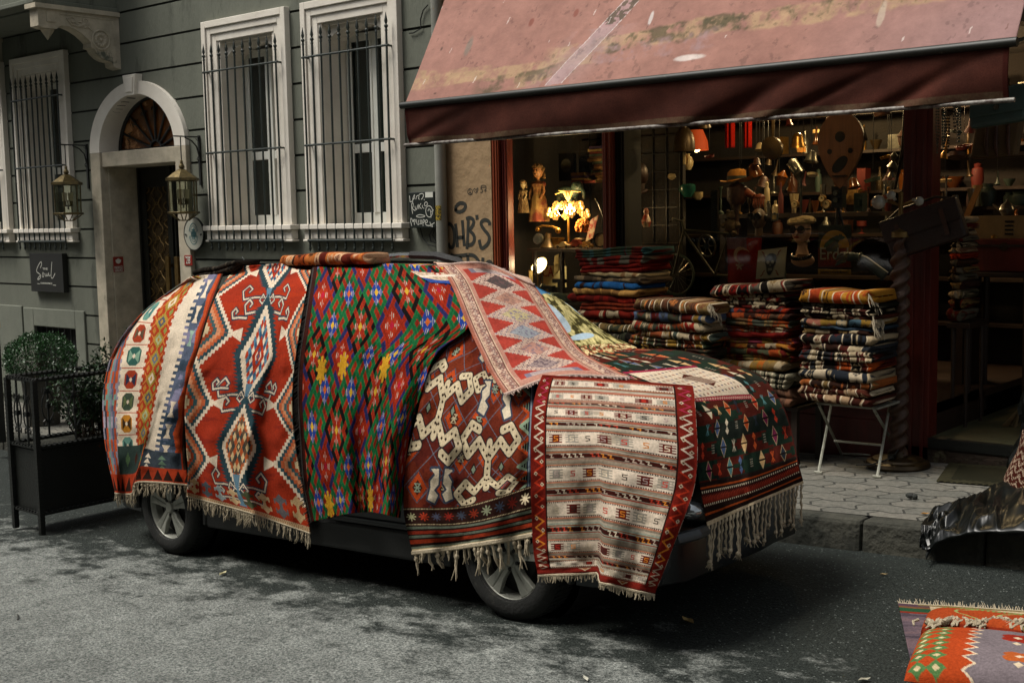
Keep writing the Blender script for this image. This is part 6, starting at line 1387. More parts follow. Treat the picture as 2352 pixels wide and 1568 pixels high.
m = MB(); m.lathe([(rad, 0), (rad+.012, 0), (rad+.012, .022), (rad, .024)], (q0[0], YF-.065, q0[2]), (0, -1, 0), 48); m.build('rim', M_black, s)
M_tl = pmat('teal_print', '3f6a6e', None, 5, .5); m = MB(); ca = (q0[0], YF-.087, q0[2])
for r_, w_ in ((.66, .035), (.50, .022)):
    for (t0, t1) in ((12, 168), (192, 348)): stroke(m, [(rad*r_*.68*math.cos(math.radians(t)), rad*r_*math.sin(math.radians(t))) for t in np.linspace(t0, t1, 20)], rad*w_*1.6, ca, (1,0,0), (0,0,1), t=.001, smooth=0)
stroke(m, [(-rad*.08, rad*.32), (-rad*.02, rad*.24), (rad*.09, rad*.42)], rad*.06, ca, (1,0,0), (0,0,1), t=.001, smooth=0)
for xx in (-.09, .09): stroke(m, [(rad*xx, -rad*.2), (rad*xx, -rad*.36)], rad*.11, ca, (1,0,0), (0,0,1), t=.001, smooth=0)
m.build('printed_rings', M_tl, s, fix=False)
text_mesh('SAFE', 'lettering', (q0[0], YF-.088, q0[2]+rad*.12), .1, M_tl, s, width=rad*.34); text_mesh('TOURISM', 'lettering', (q0[0], YF-.088, q0[2]-rad*.03), .1, M_tl, s, width=rad*.56)
for xx in (-.8, .8): m = MB(); m.disc((q0[0]+xx*rad, YF-.085, q0[2]-.01), (0, -1, 0), .014, .012, 10); m.build('screw', M_chrome, s, smooth=True)
s = thing('junction_box', (-9.2, YF-.08, -.1), 'black junction box covered in white marker tags beside the drain pipe', 'junction box')
q1, q2 = at(938, 442, YF-.1), at(1001, 523, YF-.1); m = MB(); m.box(q1[0], q2[0]-.01, YF-.1, YF, q2[2], q1[2]); m.build('box', pmat('black_box_plastic', '1a211d', '141915', 6, .45), s, bevel=.006)
k = (q2[0]-q1[0]-.01)/450; c0 = ((q1[0]+q2[0]-.01)/2, YF-.101, (q1[2]+q2[2])/2); m = MB(); kz = (q1[2]-q2[2])/640
def S2(pts, w_): stroke(m, [((x-380)*k, (515-y)*kz) for x, y in pts], w_*k, c0, (1,0,0), (0,0,1), t=.001)
for pts in ([(175,255),(182,330),(178,372),(235,350)], [(230,385),(225,330),(255,250),(270,235),(262,300),(235,330)], [(285,325),(300,270),(330,250),(345,270),(330,310),(350,330)], [(345,290),(340,240),(400,220),(430,250),(400,310),(380,330)], [(432,325),(432,348)],
    [(222,580),(212,500),(205,400),(235,380),(240,440),(215,480),(250,520),(275,520)], [(265,440),(275,500),(300,510),(312,430)], [(325,415),(335,500)], [(375,400),(335,450),(380,495)], [(395,430),(400,480),(430,490)], [(430,440),(440,380),(480,375),(490,430),(440,450)], [(460,480),(500,440),(560,470),(575,560),(540,650),(480,640),(450,560),(460,480)], [(490,540),(510,490),(540,540),(540,660)], [(540,560),(590,520)],
    [(290,620),(340,595),(430,615),(440,635),(370,650),(290,640),(285,615)], [(200,800),(180,700),(190,650),(215,690),(225,740),(240,660),(250,780)], [(240,690),(270,680),(265,730)], [(290,680),(285,760)], [(330,690),(300,790),(340,760)], [(355,690),(350,770),(380,760),(375,690)], [(400,800),(395,690),(430,690),(420,740),(390,745)], [(440,750),(480,740),(475,690),(440,700),(440,780),(500,800),(530,790)], [(520,730),(540,820)], [(555,760),(560,825)], [(530,790),(600,745)]): S2(pts, 9)
m.build('marker_tags', M_wt, s, fix=False)
m = MB(); m.box(q2[0]-.14, q2[0]-.03, YF-.102, YF-.1, q1[2]-.06, q1[2]-.005); m.build('label', M_wt, s)
m = MB(); A_, B_ = at(965, 523, YF-.04), at(1000, 560, YF-.04)
m.tube([A_, at(972, 548, YF-.04), at(985, 562, YF-.04), at(1000, 566, YF-.04)], .006, 6); m.tube([at(996, 524, YF-.04), at(986, 540, YF-.04), at(990, 555, YF-.04), at(1002, 558, YF-.04)], .008, 6); m.tube([at(1000, 524, YF-.04), at(994, 540, YF-.04), at(1003, 556, YF-.04)], .006, 6); m.build('cable', M_black, s, smooth=True)
s = thing('wall_cable', tuple(at(978, 60, YF)), 'thin dark cable looping down the grey wall beside the top of the drain pipe', 'cable'); m = MB(); m.tube([at(*p, YF-.02) for p in ((983, 12), (972, 24), (966, 45), (967, 66), (950, 76), (940, 77))], .007, 6); m.build('cable', M_black, s, smooth=True)
s = thing('pipe_sticker', tuple(at(1010, 488, YF-.17)), 'small yellow and black sticker on the grey drain pipe', 'sticker'); m = MB()
zc_ = at(1010, 489, YF-.17)[2]; K = 8; vs = []
for j in (0, 1):
    for i in range(K+1): t = math.radians(-125+i*75/K); vs.append((PXC+.062*math.cos(t), YF-.09+.062*math.sin(t), zc_-.075+.15*j))
m.add(vs, [(i, i+1, K+2+i, K+1+i) for i in range(K)]); m.build('sheet', pmat('yellow_sticker', 'a38a1e', '1a170c', 60, .6, contrast=.04), s, fix=False, smooth=True)
s = thing('wall_graffiti', (-8.6, YF-.02, -.5), "black spray paint lettering OHB'S and JED'S with pen doodles on the cream wall", 'graffiti')
O_ = at(1600/1.7415, 720/1.7415, YF-.02); kp = 400/1742/1.7415
def S3(mb, pts, w_): 
    P_ = [at(1600/1.7415+x*kp, 720/1.7415+y*kp, YF-.0215) for x, y in pts]; X0 = np.array([-8.6, YF-.0215, 0]); stroke(mb, [(p[0]+8.6, p[2]) for p in P_], w_*kp/2822.5*12.6*1.15, X0, (1,0,0), (0,0,1), t=.0008)
M_spray = pmat('black_spray', '20221c', '2c2c24', 12, .8); M_pen = pmat('pen_ink', '2a2a24', None, 5, .8)
m = MB()
for pts in ([(970,545),(965,480),(1020,405),(1100,400),(1150,440),(1120,520),(1050,560),(985,550),(965,500)], [(840,760),(900,780),(950,900),(950,1080),(920,1180),(870,1170),(840,1100)], [(965,760),(985,900),(1000,1170)], [(1085,700),(1100,900),(1120,1150)], [(1000,1005),(1110,1000)],
    [(1165,1200),(1180,1000),(1190,700)], [(1150,680),(1220,650),(1290,700),(1270,800),(1200,880),(1290,950),(1300,1050),(1260,1120),(1185,1140)], [(1335,610),(1345,690)], [(1560,790),(1560,730),(1500,690),(1430,710),(1405,760),(1450,850),(1550,960),(1560,1060),(1500,1150),(1420,1200),(1395,1130),(1380,1040)],
    [(880,1300),(960,1330),(1180,1300)], [(1060,1330),(1050,1500)], [(1180,1310),(1190,1600)], [(1190,1300),(1290,1310),(1370,1400),(1400,1520)], [(1445,1350),(1440,1420)], [(1500,1480),(1530,1420),(1590,1430),(1610,1500)]): S3(m, pts, 58)
m.build('sprayed_letters', M_spray, s, fix=False)
m = MB()
for pts in ([(1215,150),(1175,190),(1185,245),(1225,265),(1262,235),(1265,175),(1215,150)], [(1215,150),(1225,262)], [(1222,210),(1190,245)], [(1222,210),(1250,240)], [(1280,170),(1300,145),(1325,175),(1330,215)], [(1330,235),(1290,190),(1280,170)], [(1325,180),(1350,130),(1362,160),(1335,225)], [(1410,170),(1408,95),(1500,90),(1495,180)], [(1410,150),(1440,175),(1440,205),(1412,225),(1400,205)], [(1495,165),(1470,175),(1475,200),(1505,190)], [(1410,130),(1490,125)]): S3(m, pts, 10)
m.build('pen_doodles', M_pen, s, fix=False)

pb = ground(2062, 1072, 1.8); px0 = pb[0]; pyy = pb[1]; pz = pave_z(px0)
tl = thing('twisted_pole_lamp', (px0, pyy, pz), 'tall carved rope twist wooden pole lamp on a round brass base by the shop window', 'lamp')
m = MB(); m.lathe([(0, 0), (.235, 0), (.245, .02), (.235, .045), (.20, .055), (.19, .07), (.07, .085), (.06, .12), (0, .12)], (px0, pyy, pz+.003), n=40); m.build('round_base', pmat('dark_bronze', '4a3a20', '2a2114', 8, .4, metal=.5), tl, smooth=True)
ztp = at(2050, 545, pyy)[2]; H_ = ztp-pz-.1; n1_, n2_ = 420, 28; vs = []; fs = []
for i in range(n1_+1):
    f = i/n1_; z_ = pz+.1+H_*f
    for k_ in range(n2_):
        a = 2*math.pi*k_/n2_; r = .062*(1+.26*math.cos(2*(a-f*50)))*(1 if f < .93 else .7); vs.append((px0+r*math.cos(a), pyy+r*math.sin(a), z_))
for i in range(n1_):
    for k_ in range(n2_): fs.append((i*n2_+k_, i*n2_+(k_+1) % n2_, (i+1)*n2_+(k_+1) % n2_, (i+1)*n2_+k_))
m = MB(); m.add(vs, fs); m.build('twisted_pole', pmat('carved_brown_wood', '4c3220', '2c1c12', 9, .6, stretch=(3, 3, .6), bump=.3), tl, smooth=True)
m = MB(); m.lathe([(0, 0), (.07, 0), (.07, .04), (.03, .06), (.018, .1), (.018, .34), (.0, .35)], (px0, pyy, ztp), n=20); m.tube([(px0-.12, pyy, ztp+.28), (px0, pyy, ztp+.24), (px0+.12, pyy, ztp+.28)], .012, 6); m.build('socket_arms', M_brass, tl, smooth=True)
for sx_, py_ in ((-.17, 0), (-.07, .05), (.15, 0)):
    m = MB(); m.ball((px0+sx_, pyy-.02, ztp+.27+py_), .055 if sx_ < -.1 else .035, 14, (1, 1, 1)); m.tube([(px0+sx_*.6, pyy, ztp+.28), (px0+sx_, pyy, ztp+.27+py_)], .014, 8); m.build('unlit_bulb', pmat('milky_bulb', 'a9a89c', '8f8e84', 4, .12), tl, smooth=True)
cdm = MB(); cdm.tube([(px0+.03, pyy-.05, pz+.16), (px0+.02, pyy-.14, pz+.10), (px0-.1, pyy-.24, pz+.05), (px0-.25, pyy-.2, pz+.02)], .006, 6); cdm.box(px0-.02, px0+.03, pyy-.15, pyy-.11, pz+.09, pz+.12); cdm.build('flex_and_plug', M_black, tl)
q1, q2, q3 = ground(2095, 1102, 1.796), ground(2400, 1120, 1.796), ground(2140, 1062, 1.796); x0_, x1_, y0_, y1_ = q1[0], q1[0]+1.25, q1[1], q3[1]
c = Cv(x1_-x0_, y1_-y0_, '23241a', .008); X, Y = c.X, c.Y; c.mask(np.minimum(np.minimum(X, c.W-X), np.minimum(Y, c.L-Y)) < .10, '1a1b14'); c.mask((np.minimum(np.minimum(X, c.W-X), np.minimum(Y, c.L-Y)) < .09)&(((X*22+Y*22) % 1) < .35), '4a4a38')
P = np.zeros((c.n, c.m, 3)); P[..., 0] = x0_+X+.25*Y; P[..., 1] = y1_-Y; P[..., 2] = -1.8+.05*P[..., 0]+.008+.004*vnoise(X*4, Y*4, 3)
t = thing('door_mat', (x0_+.6, (y0_+y1_)/2, pave_z(x0_)), 'flat dark rubber mat with a ridged border in front of the shop step', 'mat'); grid_mesh('mat_sheet', P, c.C, cloth_mat('rubber_mat', .1), t, .008)

t = thing('rug_on_road', tuple(ground(2230, 1480)), 'grey violet kilim with cream fringe spread flat on the road in the lower right corner', 'rug')
A0, A1, A3 = ground(2063, 1392), ground(2352, 1412), ground(2100, 1568); ex = (A1-A0)/np.linalg.norm(A1-A0); ey = A3-A0; ey = ey/np.linalg.norm(ey); W, L = 1.6, 1.9
c = Cv(W, L, '5c5360', .006); X, Y = c.X, c.Y; ab = vnoise(X*2, Y*14, 121); c.mask(ab > .55, '6a5c66'); c.mask(ab < .4, '46404c'); c.mask(Y < .05, '4a3a48'); c.mask((Y > .05)&(Y < .08), '6a4a34'); c.mask((Y > .08)&(Y < .15), '1f4a34'); c.mask((Y > .15)&(Y < .18), '7a2a1a')
c.mask((X > .16)&(Y < .32), 'b3a890'); c.mask((X > .1)&(Y > .0)&(Y < .03), '6a6040')
for i in range(8): xx = .28+i*.19; c.disc(xx, .08, .06, '3a2418', .04)
P = np.zeros((c.n, c.m, 3)); P[:] = A0+ex[None, None]*X[..., None]+ey[None, None]*Y[..., None]; P[..., 2] += .012+.010*vnoise(X*3, Y*3, 122)
grid_mesh('woven_panel', P, c.C, M_wool, t, .008); fringe('fringe', P[0], t, M_fringe, 170, .045, .003, down=tuple(-ey*.8+np.array((0, 0, .35))), jit=.4, seed=31, knot=False)
t2 = thing('folded_rug', tuple(ground(2240, 1520)), 'orange, green and lilac folded kilim pad with white tassels on the road rug', 'rug')
def pad(nm, c0, W, D, h, paint_, ang):
    n_, m_ = 150, 220; U, V = np.meshgrid(np.linspace(0, 1, m_), np.linspace(0, 1, n_)); a, b = (U-.5)*2, (V-.5)*2
    z_ = h*np.clip(1-np.abs(a)**5, 0, 1)**.5*np.clip(1-np.abs(b)**4, 0, 1)**.5; ca, sa = math.cos(ang), math.sin(ang)
    xx, yy = a*W/2*(1+.05*z_/h), -b*D/2; P = np.zeros((n_, m_, 3)); P[..., 0] = c0[0]+xx*ca-yy*sa; P[..., 1] = c0[1]+xx*sa+yy*ca; P[..., 2] = c0[2]+z_*(.9+.2*vnoise(U*4, V*4, 7))+.005
    C = paint_(U, V); return grid_mesh(nm, P, C, M_wool, t2, 0)
def paintA(U, V):
    C = np.zeros(U.shape+(3,)); C[:] = s2l('96401e'); M_ = lambda mk, col: C.__setitem__(mk, s2l(col))
    k = (U*26 % 1 < .5); M_((V < .32)&(V > .18)&k, '6f8a52'); M_((np.abs(V-.25) < .03), '6f8a52'); M_((V < .08), 'b3a080'); M_((np.abs(U-.35-.1*np.sin(V*9)) < .012)&(V > .3), '8a9a62'); M_((np.abs(U-.65-.1*np.sin(V*9)) < .012)&(V > .3), '8a9a62'); M_((V > .9), '7a2a16'); return C
def paintB(U, V):
    C = np.zeros(U.shape+(3,)); C[:] = s2l('736e78'); M_ = lambda mk, col: C.__setitem__(mk, s2l(col)); r = np.floor(V*11)
    sw = .24+.03*((V*14 % 1) < .5)*1.0; saw = .25+.05*np.abs((V*9 % 1)*2-1); M_(U < saw, 'a8441f'); M_(np.abs(U-saw) < .007, 'cfc4ae')
    for cx_ in (.06, .14): 
        dd = np.abs(U-cx_)/.045+np.abs((V*9 % 1)-.5)*2; M_(dd < 1, '4f7a4a'); M_(dd < .4, 'cbbf9c')
    M_((V < .14), 'a8441f'); M_((V < .14)&(np.abs((U*14 % 1)-.5)*2+V*6 < .9), '7d9462'); M_((V < .14)&(np.abs((U*14 % 1)-.5)*4+np.abs(V-.09)*20 < .8), 'cfc4ae')
    for (a, b, cc) in ((.45, .34, '8c2a1c'), (.72, .40, '8a9a62'), (.47, .74, 'a8582a'), (.78, .78, '8c2a1c')):
        for q in range(4): an = q*math.pi/2+math.pi/4; M_(((U-a-.035*math.cos(an))/.04)**2+((V-b-.05*math.sin(an))/.05)**2 < 1, cc)
        M_(np.abs(U-a)/.02+np.abs(V-b-.12)/.03 < 1, 'cfc4ae'); M_(np.abs(U-a)/.02+np.abs(V-b)/.03 < 1, 'cfc4ae')
    return C
ang = math.atan2(ex[1], ex[0]); cA = ground(2275, 1468); cB = ground(2362, 1556)
pad('folded_flap', (cA[0], cA[1], cA[2]+.02), .62, .30, .10, paintA, ang); pad('folded_pad', (cB[0], cB[1], cB[2]+.02), .98, .62, .12, paintB, ang)
q = [ground(px, 1478+5*math.sin(i*1.3))+np.array((0, 0, .115)) for i, px in enumerate(np.linspace(2128, 2380, 14))]
m = MB(); rs2 = random.Random(44)
for k_ in range(4):
    m.tube([a_+np.array((0, rs2.uniform(-.02, .02), rs2.uniform(-.012, .012))) for a_ in [q[i_]*(1-f)+q[i_+1]*f for i_ in range(13) for f in (0, .25, .5, .75)]], [.007+.006*rs2.random() for _ in range(52)], 6)
for i in range(34):
    p = q[rs2.randrange(13)]+np.array((rs2.uniform(-.05, .05), 0, 0)); m.tube([p, p+np.array((-.015, -.03, -.004)), p+np.array((rs2.uniform(-.03, .02), -.06, -.014))], [.008, .007, .004], 5)
m.build('fringe', M_fringe, t2, smooth=True, fix=False)

def crumple(name, pts_top, mat, parent, seed, h=.12):
    rs = np.random.RandomState(seed); return None
bg_ = thing('bin_bag', tuple(ground(2250, 1190, 1.8)), 'crumpled shiny black plastic bin bag spilling over the kerb at the right', 'bag')
M_bag = pmat('shiny_black_plastic', '0e110f', '090b0a', 4, .3, spec=.4, bump=.12, bscale=5)
outl = [(2112, 1245), (2122, 1212), (2140, 1172), (2160, 1165), (2200, 1160), (2232, 1150), (2262, 1132), (2290, 1118), (2330, 1105), (2400, 1098)]; outb = [(2118, 1262), (2135, 1262), (2150, 1248), (2170, 1240), (2200, 1232), (2232, 1226), (2270, 1222), (2300, 1225), (2340, 1223), (2420, 1222)]
n_, m_ = 90, 220; tu = np.linspace(0, 1, m_); OT = hermite(np.linspace(0, 1, 10), np.array(outl, float), tu); OB = hermite(np.linspace(0, 1, 10), np.array(outb, float), tu)
Yt = np.interp(tu, [0, .15, .6, 1], [7.18, 7.45, 7.9, 8.15]); Yb = np.interp(tu, [0, .15, 1], [7.12, 7.14, 7.1])
P = np.zeros((n_, m_, 3)); rsn = vnoise
for j in range(m_):
    a = at(OT[j][0], OT[j][1], Yt[j]); b = at(OB[j][0], OB[j][1], Yb[j])
    for i in range(n_):
        f = i/(n_-1); P[i, j] = a*(1-f)+b*f
Uu, Vv = np.meshgrid(tu*3.2, np.linspace(0, 1.3, n_)); r1 = np.abs(vnoise(Uu*2+Vv, Vv*2, 5, 2)-.5)*2; r2 = np.abs(vnoise(Uu*4, Vv*5+Uu*2, 6, 2)-.5)*2
f_ = np.linspace(0, 1, n_)[:, None]; env_ = np.sin(np.clip(f_, 0, 1)*math.pi)**.6
P[..., 2] += env_*(.10*np.clip(tu*2.2, .5, 1))*(1-.5*r1)-.09*r1*env_+.03*(.5-r2)*env_; P[..., 1] -= env_*.05*r2
P[..., 2] = np.maximum(P[..., 2], np.where(P[..., 1] > KERB, -1.8, -2.0)+.05*P[..., 0]+.012)
C = np.zeros((n_, m_, 3)); 
o = grid_mesh('plastic_sheet', P, C, M_bag, bg_, .003)
m = MB(); q_ = ground(2130, 1262); m.tube([at(2132, 1240, 7.2), at(2136, 1258, 7.17), at(2129, 1275, 7.12), at(2127, 1285, 7.05)], [.02, .015, .01, .003], 6); m.build('bag_tail', M_bag, bg_, smooth=True)
bd = thing('patterned_bundle', tuple(at(2345, 1120, 7.9)), 'wine red and white patterned textile bundle leaning out of the black bin bag', 'bundle')
n_, m_ = 80, 80; U, V = np.meshgrid(np.linspace(0, 1, m_), np.linspace(0, 1, n_)); Lf = [(2352, 985), (2340, 1030), (2322, 1065), (2308, 1100), (2312, 1130)]; Lq = hermite(np.linspace(0, 1, 5), np.array(Lf, float), np.linspace(0, 1, n_)); P = np.zeros((n_, m_, 3))
for i in range(n_):
    a = at(Lq[i][0], Lq[i][1], 8.0)
    for j in range(m_):
        an = math.pi*j/(m_-1); P[i, j] = a+np.array((.26-.26*math.cos(an), -.20*math.sin(an), -.10*(j/(m_-1))))
C = np.zeros((n_, m_, 3)); C[:] = s2l('3c1710'); zz = (np.abs(((V*9+.8*np.abs((U*10 % 1)*2-1)) % 1)-.5) < .09); C[zz] = s2l('a89a8a'); C[np.abs(((V*9+.8*np.abs((U*10 % 1)*2-1)+.3) % 1)-.5) < .03] = s2l('a89a8a')
grid_mesh('textile', P, C, M_wool, bd, .006)
bk_ = thing('black_sack', tuple(ground(2345, 1100, 1.8)), 'upright black plastic sack behind the patterned bundle at the right edge', 'bag'); m = MB()
n_, m_ = 30, 24; b0 = ground(2352, 1085, 1.8); vs = []; fs = []
for i in range(n_+1):
    f = i/n_; rr_ = .17*(1-.45*f)*(1+.2*math.sin(f*9)); 
    for k_ in range(m_): a = 2*math.pi*k_/m_; r = rr_*(1+.14*math.sin(a*5+f*6)+.08*math.sin(a*11-f*13)); vs.append((b0[0]+.12+r*math.cos(a), b0[1]-.1+r*math.sin(a), b0[2]+f*.62))
for i in range(n_):
    for k_ in range(m_): fs.append((i*m_+k_, i*m_+(k_+1) % m_, (i+1)*m_+(k_+1) % m_, (i+1)*m_+k_))
m.add(vs, fs); m.build('sack', M_bag, bk_, smooth=True)

LF = [(512, 1320, 'b5ae88', 'pale leaf on the road in front of the rear wheel', 'leaf', .035), (1580, 1430, 'a58c58', 'tan curled leaf on the dark road right of the front wheel', 'leaf', .045), (1345, 1562, 'b9b7a8', 'small white paper scrap at the bottom edge of the road', 'paper scrap', .025), (42, 1418, '2a2a24', 'short black twig on the road at the far left', 'twig', .06),
      (1605, 1192+0, 'a9762e', '', '', 0), (2125, 1183, 'a9762e', 'orange leaf scrap on the kerb edge left of the bin bag', 'leaf', .03), (2090, 1146, '20231e', 'small black plastic lump on the pavement left of the bin bag', 'litter', .03), (2030, 1322, 'a08a60', 'brown leaf on the dark road near the lower right rug', 'leaf', .025), (1985, 1565, '9a9684', 'pale leaf at the bottom edge left of the rug on the road', 'leaf', .03)]
for i, (px, py, col, lab, cat, sz) in enumerate(LF):
    if not lab: continue
    hh_ = 1.8 if py < 1200 and px > 2000 else 2.0; p = ground(px, py, hh_)+np.array((0, 0, .006)); m = MB(); a = rnd.uniform(0, 3.1)
    if cat == 'twig': m.tube([p+np.array((-.05, .02, 0)), p+np.array((0, 0, .01)), p+np.array((.05, -.03, .0))], .004, 5)
    elif cat == 'litter': m.ball(p+np.array((0, 0, .02)), .028, 8, (1.2, .8, .7)); m.ball(p+np.array((.035, 0, .015)), .02, 8)
    else:
        ca, sa = math.cos(a), math.sin(a); f = lambda u, v, z: p+np.array(((u*ca-v*sa)*sz, (u*sa+v*ca)*sz, z*sz))
        m.add([f(-1, 0, .1), f(-.4, .4, .35), f(.4, .38, .3), f(1, 0, .5), f(.4, -.4, .3), f(-.4, -.42, .4), f(0, 0, 0)], [(0, 6, 1), (1, 6, 2), (2, 6, 3), (3, 6, 4), (4, 6, 5), (5, 6, 0)])
    o = m.build({'leaf': 'fallen_leaf', 'paper scrap': 'paper_scrap', 'twig': 'twig', 'litter': 'plastic_lump'}[cat], pmat('litter_'+col, col, None, 20, .8), None, fix=False); tag(o, lab, cat)
def G1_(x, y): return (1091+.3296*x, 258.4+.3296*y)        # reading positions for the left window
def H1_(x, y): return (1550.4+.3296*x, 258.4+.3296*y)      # main window
def I1_(x, y): return (1952+.3663*x, 229.7+.3663*y)        # doorway
def mpx(Y): return Y/ray(1600, 500)[1]*1.0*2822.5/2822.5   # metres per picture unit near depth Y
def item(name, label, cat, parts, group=None, loc=None, smooth=True):
    if loc is None:
        V = np.array(parts[0][1].v); loc = (V[:, 0].mean(), V[:, 1].mean(), V[:, 2].min())
    t = thing(name, loc, label, cat, group)
    for nm, mb, mt in parts: mb.build(nm, mt, t, smooth=smooth)
    return t
def point(name, p, e, col, r=.05):
    l = bpy.data.lights.new(name, 'POINT'); l.energy = e; l.color = col; l.shadow_soft_size = r; o = bpy.data.objects.new(name, l); o.location = tuple(p); link(o); return o
WARM = (1.0, .66, .34)
M_glow = pmat('glowing_bulb', 'ffe0a0', None, 5, .5, emis='ffd890', estr=22)
M_glow2 = pmat('glowing_disc', 'fff0cc', None, 5, .5, emis='fff0cc', estr=9)
M_petal = pmat('amber_petal', 'd0a868', 'b88a48', 12, .3, emis='ffb050', estr=.7)
M_gold = pmat('old_gold', '9a7434', '5e4420', 14, .32, metal=.8)
M_cop = pmat('dark_bronze', '4a3a20', '2a2114', 8, .4, metal=.5)
M_silver = pmat('tarnished_silver', '8e8c80', '4a483e', 14, .28, metal=.85)
M_por = pmat('cream_porcelain', 'b8a67e', '94835e', 8, .3)
M_skin = pmat('painted_skin', 'a8794e', '8c6240', 5, .45)
M_hair = pmat('blond_doll_hair', '7a5a2c', '4f3818', 30, .7, bump=.6)
M_lace = pmat('old_lace', '8a7450', '5e4c30', 24, .9, bump=.8)
M_redcl = pmat('red_cloth_plain', '8a1c12', '5a100a', 5, .85)
M_blk = pmat('black_lacquer', '141310', '0c0b09', 6, .3)
M_lea = pmat('brown_leather', '4a2814', '2a160b', 7, .5, bump=.3)
M_drl = pmat('dark_leather', '2a1810', '170e0a', 7, .45, bump=.3)
M_pap = pmat('old_paper', 'a8915c', '8a7446', 8, .85)
M_grn = pmat('green_grey_enamel', '3a4a3e', '2a362e', 6, .5)

zsh = at(*G1_(630, 945), 9.75)[2]
m = MB(); m.box(-7.95, -6.86, 9.6, 10.4, zsh-.03, zsh); m.build('display_shelf', M_wood, shop)
zlo = at(*G1_(600, 1310), 9.75)[2]; m = MB(); m.box(-7.95, -6.86, 9.6, 10.4, zlo-.03, zlo); m.build('display_shelf', M_wood, shop)
for xx in (-7.9, -7.55, -6.9): m = MB(); m.box(xx, xx+.03, 9.62, 9.66, -1.5, zsh-.03); m.build('shelf_post', M_wood, shop)
def W1(x, y, Y=9.85): return np.array(at(*G1_(x, y), Y))
S1 = lambda d, Y=9.85: d*.3296*np.linalg.norm(W1(500, 500, Y))/2822.5   # reading units to metres
c0 = W1(650, 690); r0 = S1(130); lp = thing('flower_lamp', (c0[0], c0[1], zsh), 'lit table lamp with a shade of glass flowers in the left window', 'lamp')
m = MB(); m.lathe([(0, 0), (.07, 0), (.07, .015), (.015, .03), (.012, c0[2]-zsh-.05), (0, c0[2]-zsh-.05)], (c0[0], c0[1], zsh), n=16); m.build('stem', M_gold, lp, smooth=True)
rs = random.Random(21); m = MB()
for ring_ in range(2):
    for i in range(8):
        a = 2*math.pi*i/8+ring_*.4; rr = r0*(1.05, .75)[ring_]; zz = c0[2]+(-.04+.02*(i % 3), .06)[ring_]; cc = np.array((c0[0]+rr*math.cos(a), c0[1]+rr*math.sin(a), zz)); nn = Vector((math.cos(a), math.sin(a), .3)).normalized(); u_ = nn.orthogonal().normalized(); w_ = nn.cross(u_)
        for q in range(5):
            b = 2*math.pi*q/5; e = cc+np.array(u_*math.cos(b)+w_*math.sin(b))*.030; m.ball(e, .017, 6, (1, 1, 1.2))
        m.ball(cc, .012, 6)
m.build('flower_shade', M_petal, lp, smooth=True)
m = MB()
for q in range(7):
    a = q*.9; m.tube([c0+np.array((0, 0, .1)), c0+np.array((.05*math.cos(a), .05*math.sin(a), .2)), c0+np.array((.14*math.cos(a), .12*math.sin(a), .19+.03*math.sin(q*3)))], [.005, .012, .003], 5)
m.build('leaf_sprays', M_petal, lp, smooth=True)
m = MB(); m.ball(c0+np.array((.02, 0, .02)), .055, 12); m.build('bulb', M_glow, lp, smooth=True)
point('flower_lamp_light', c0+np.array((.0, -.15, .0)), 32, WARM, .05)
c1 = W1(450, 1068, 9.75); dl = thing('reading_lamp', (c1[0]+.1, c1[1], zlo), 'lit reading lamp with a tilted white disc head below the flower lamp', 'lamp')
ax = np.array((.25, -1, .25)); ax /= np.linalg.norm(ax); m = MB(); m.lathe([(0, .0), (.088, .0)], c1+ax*.012, tuple(ax), 30, 1.0, .72); m.build('glowing_face', M_glow2, dl)
m = MB(); m.lathe([(.0, -.05), (.05, -.045), (.095, -.0), (.1, .012), (.09, .012)], c1, tuple(ax), 30, 1.0, .72); m.build('head', pmat('cream_lamp_head', 'b8a878', None, 5, .5), dl, smooth=True)
m = MB(); m.tube([c1-ax*.05, c1+np.array((-.06, .08, -.12)), c1+np.array((-.02, .1, -.3)), (c1[0]+.02, c1[1]+.1, zlo+.01)], .008, 6); m.lathe([(0, 0), (.07, 0), (.06, .02), (0, .02)], (c1[0]+.02, c1[1]+.1, zlo), n=16); m.build('arm', M_gold, dl, smooth=True)
point('reading_lamp_light', c1+ax*.10, 11, (1, .78, .48), .05)
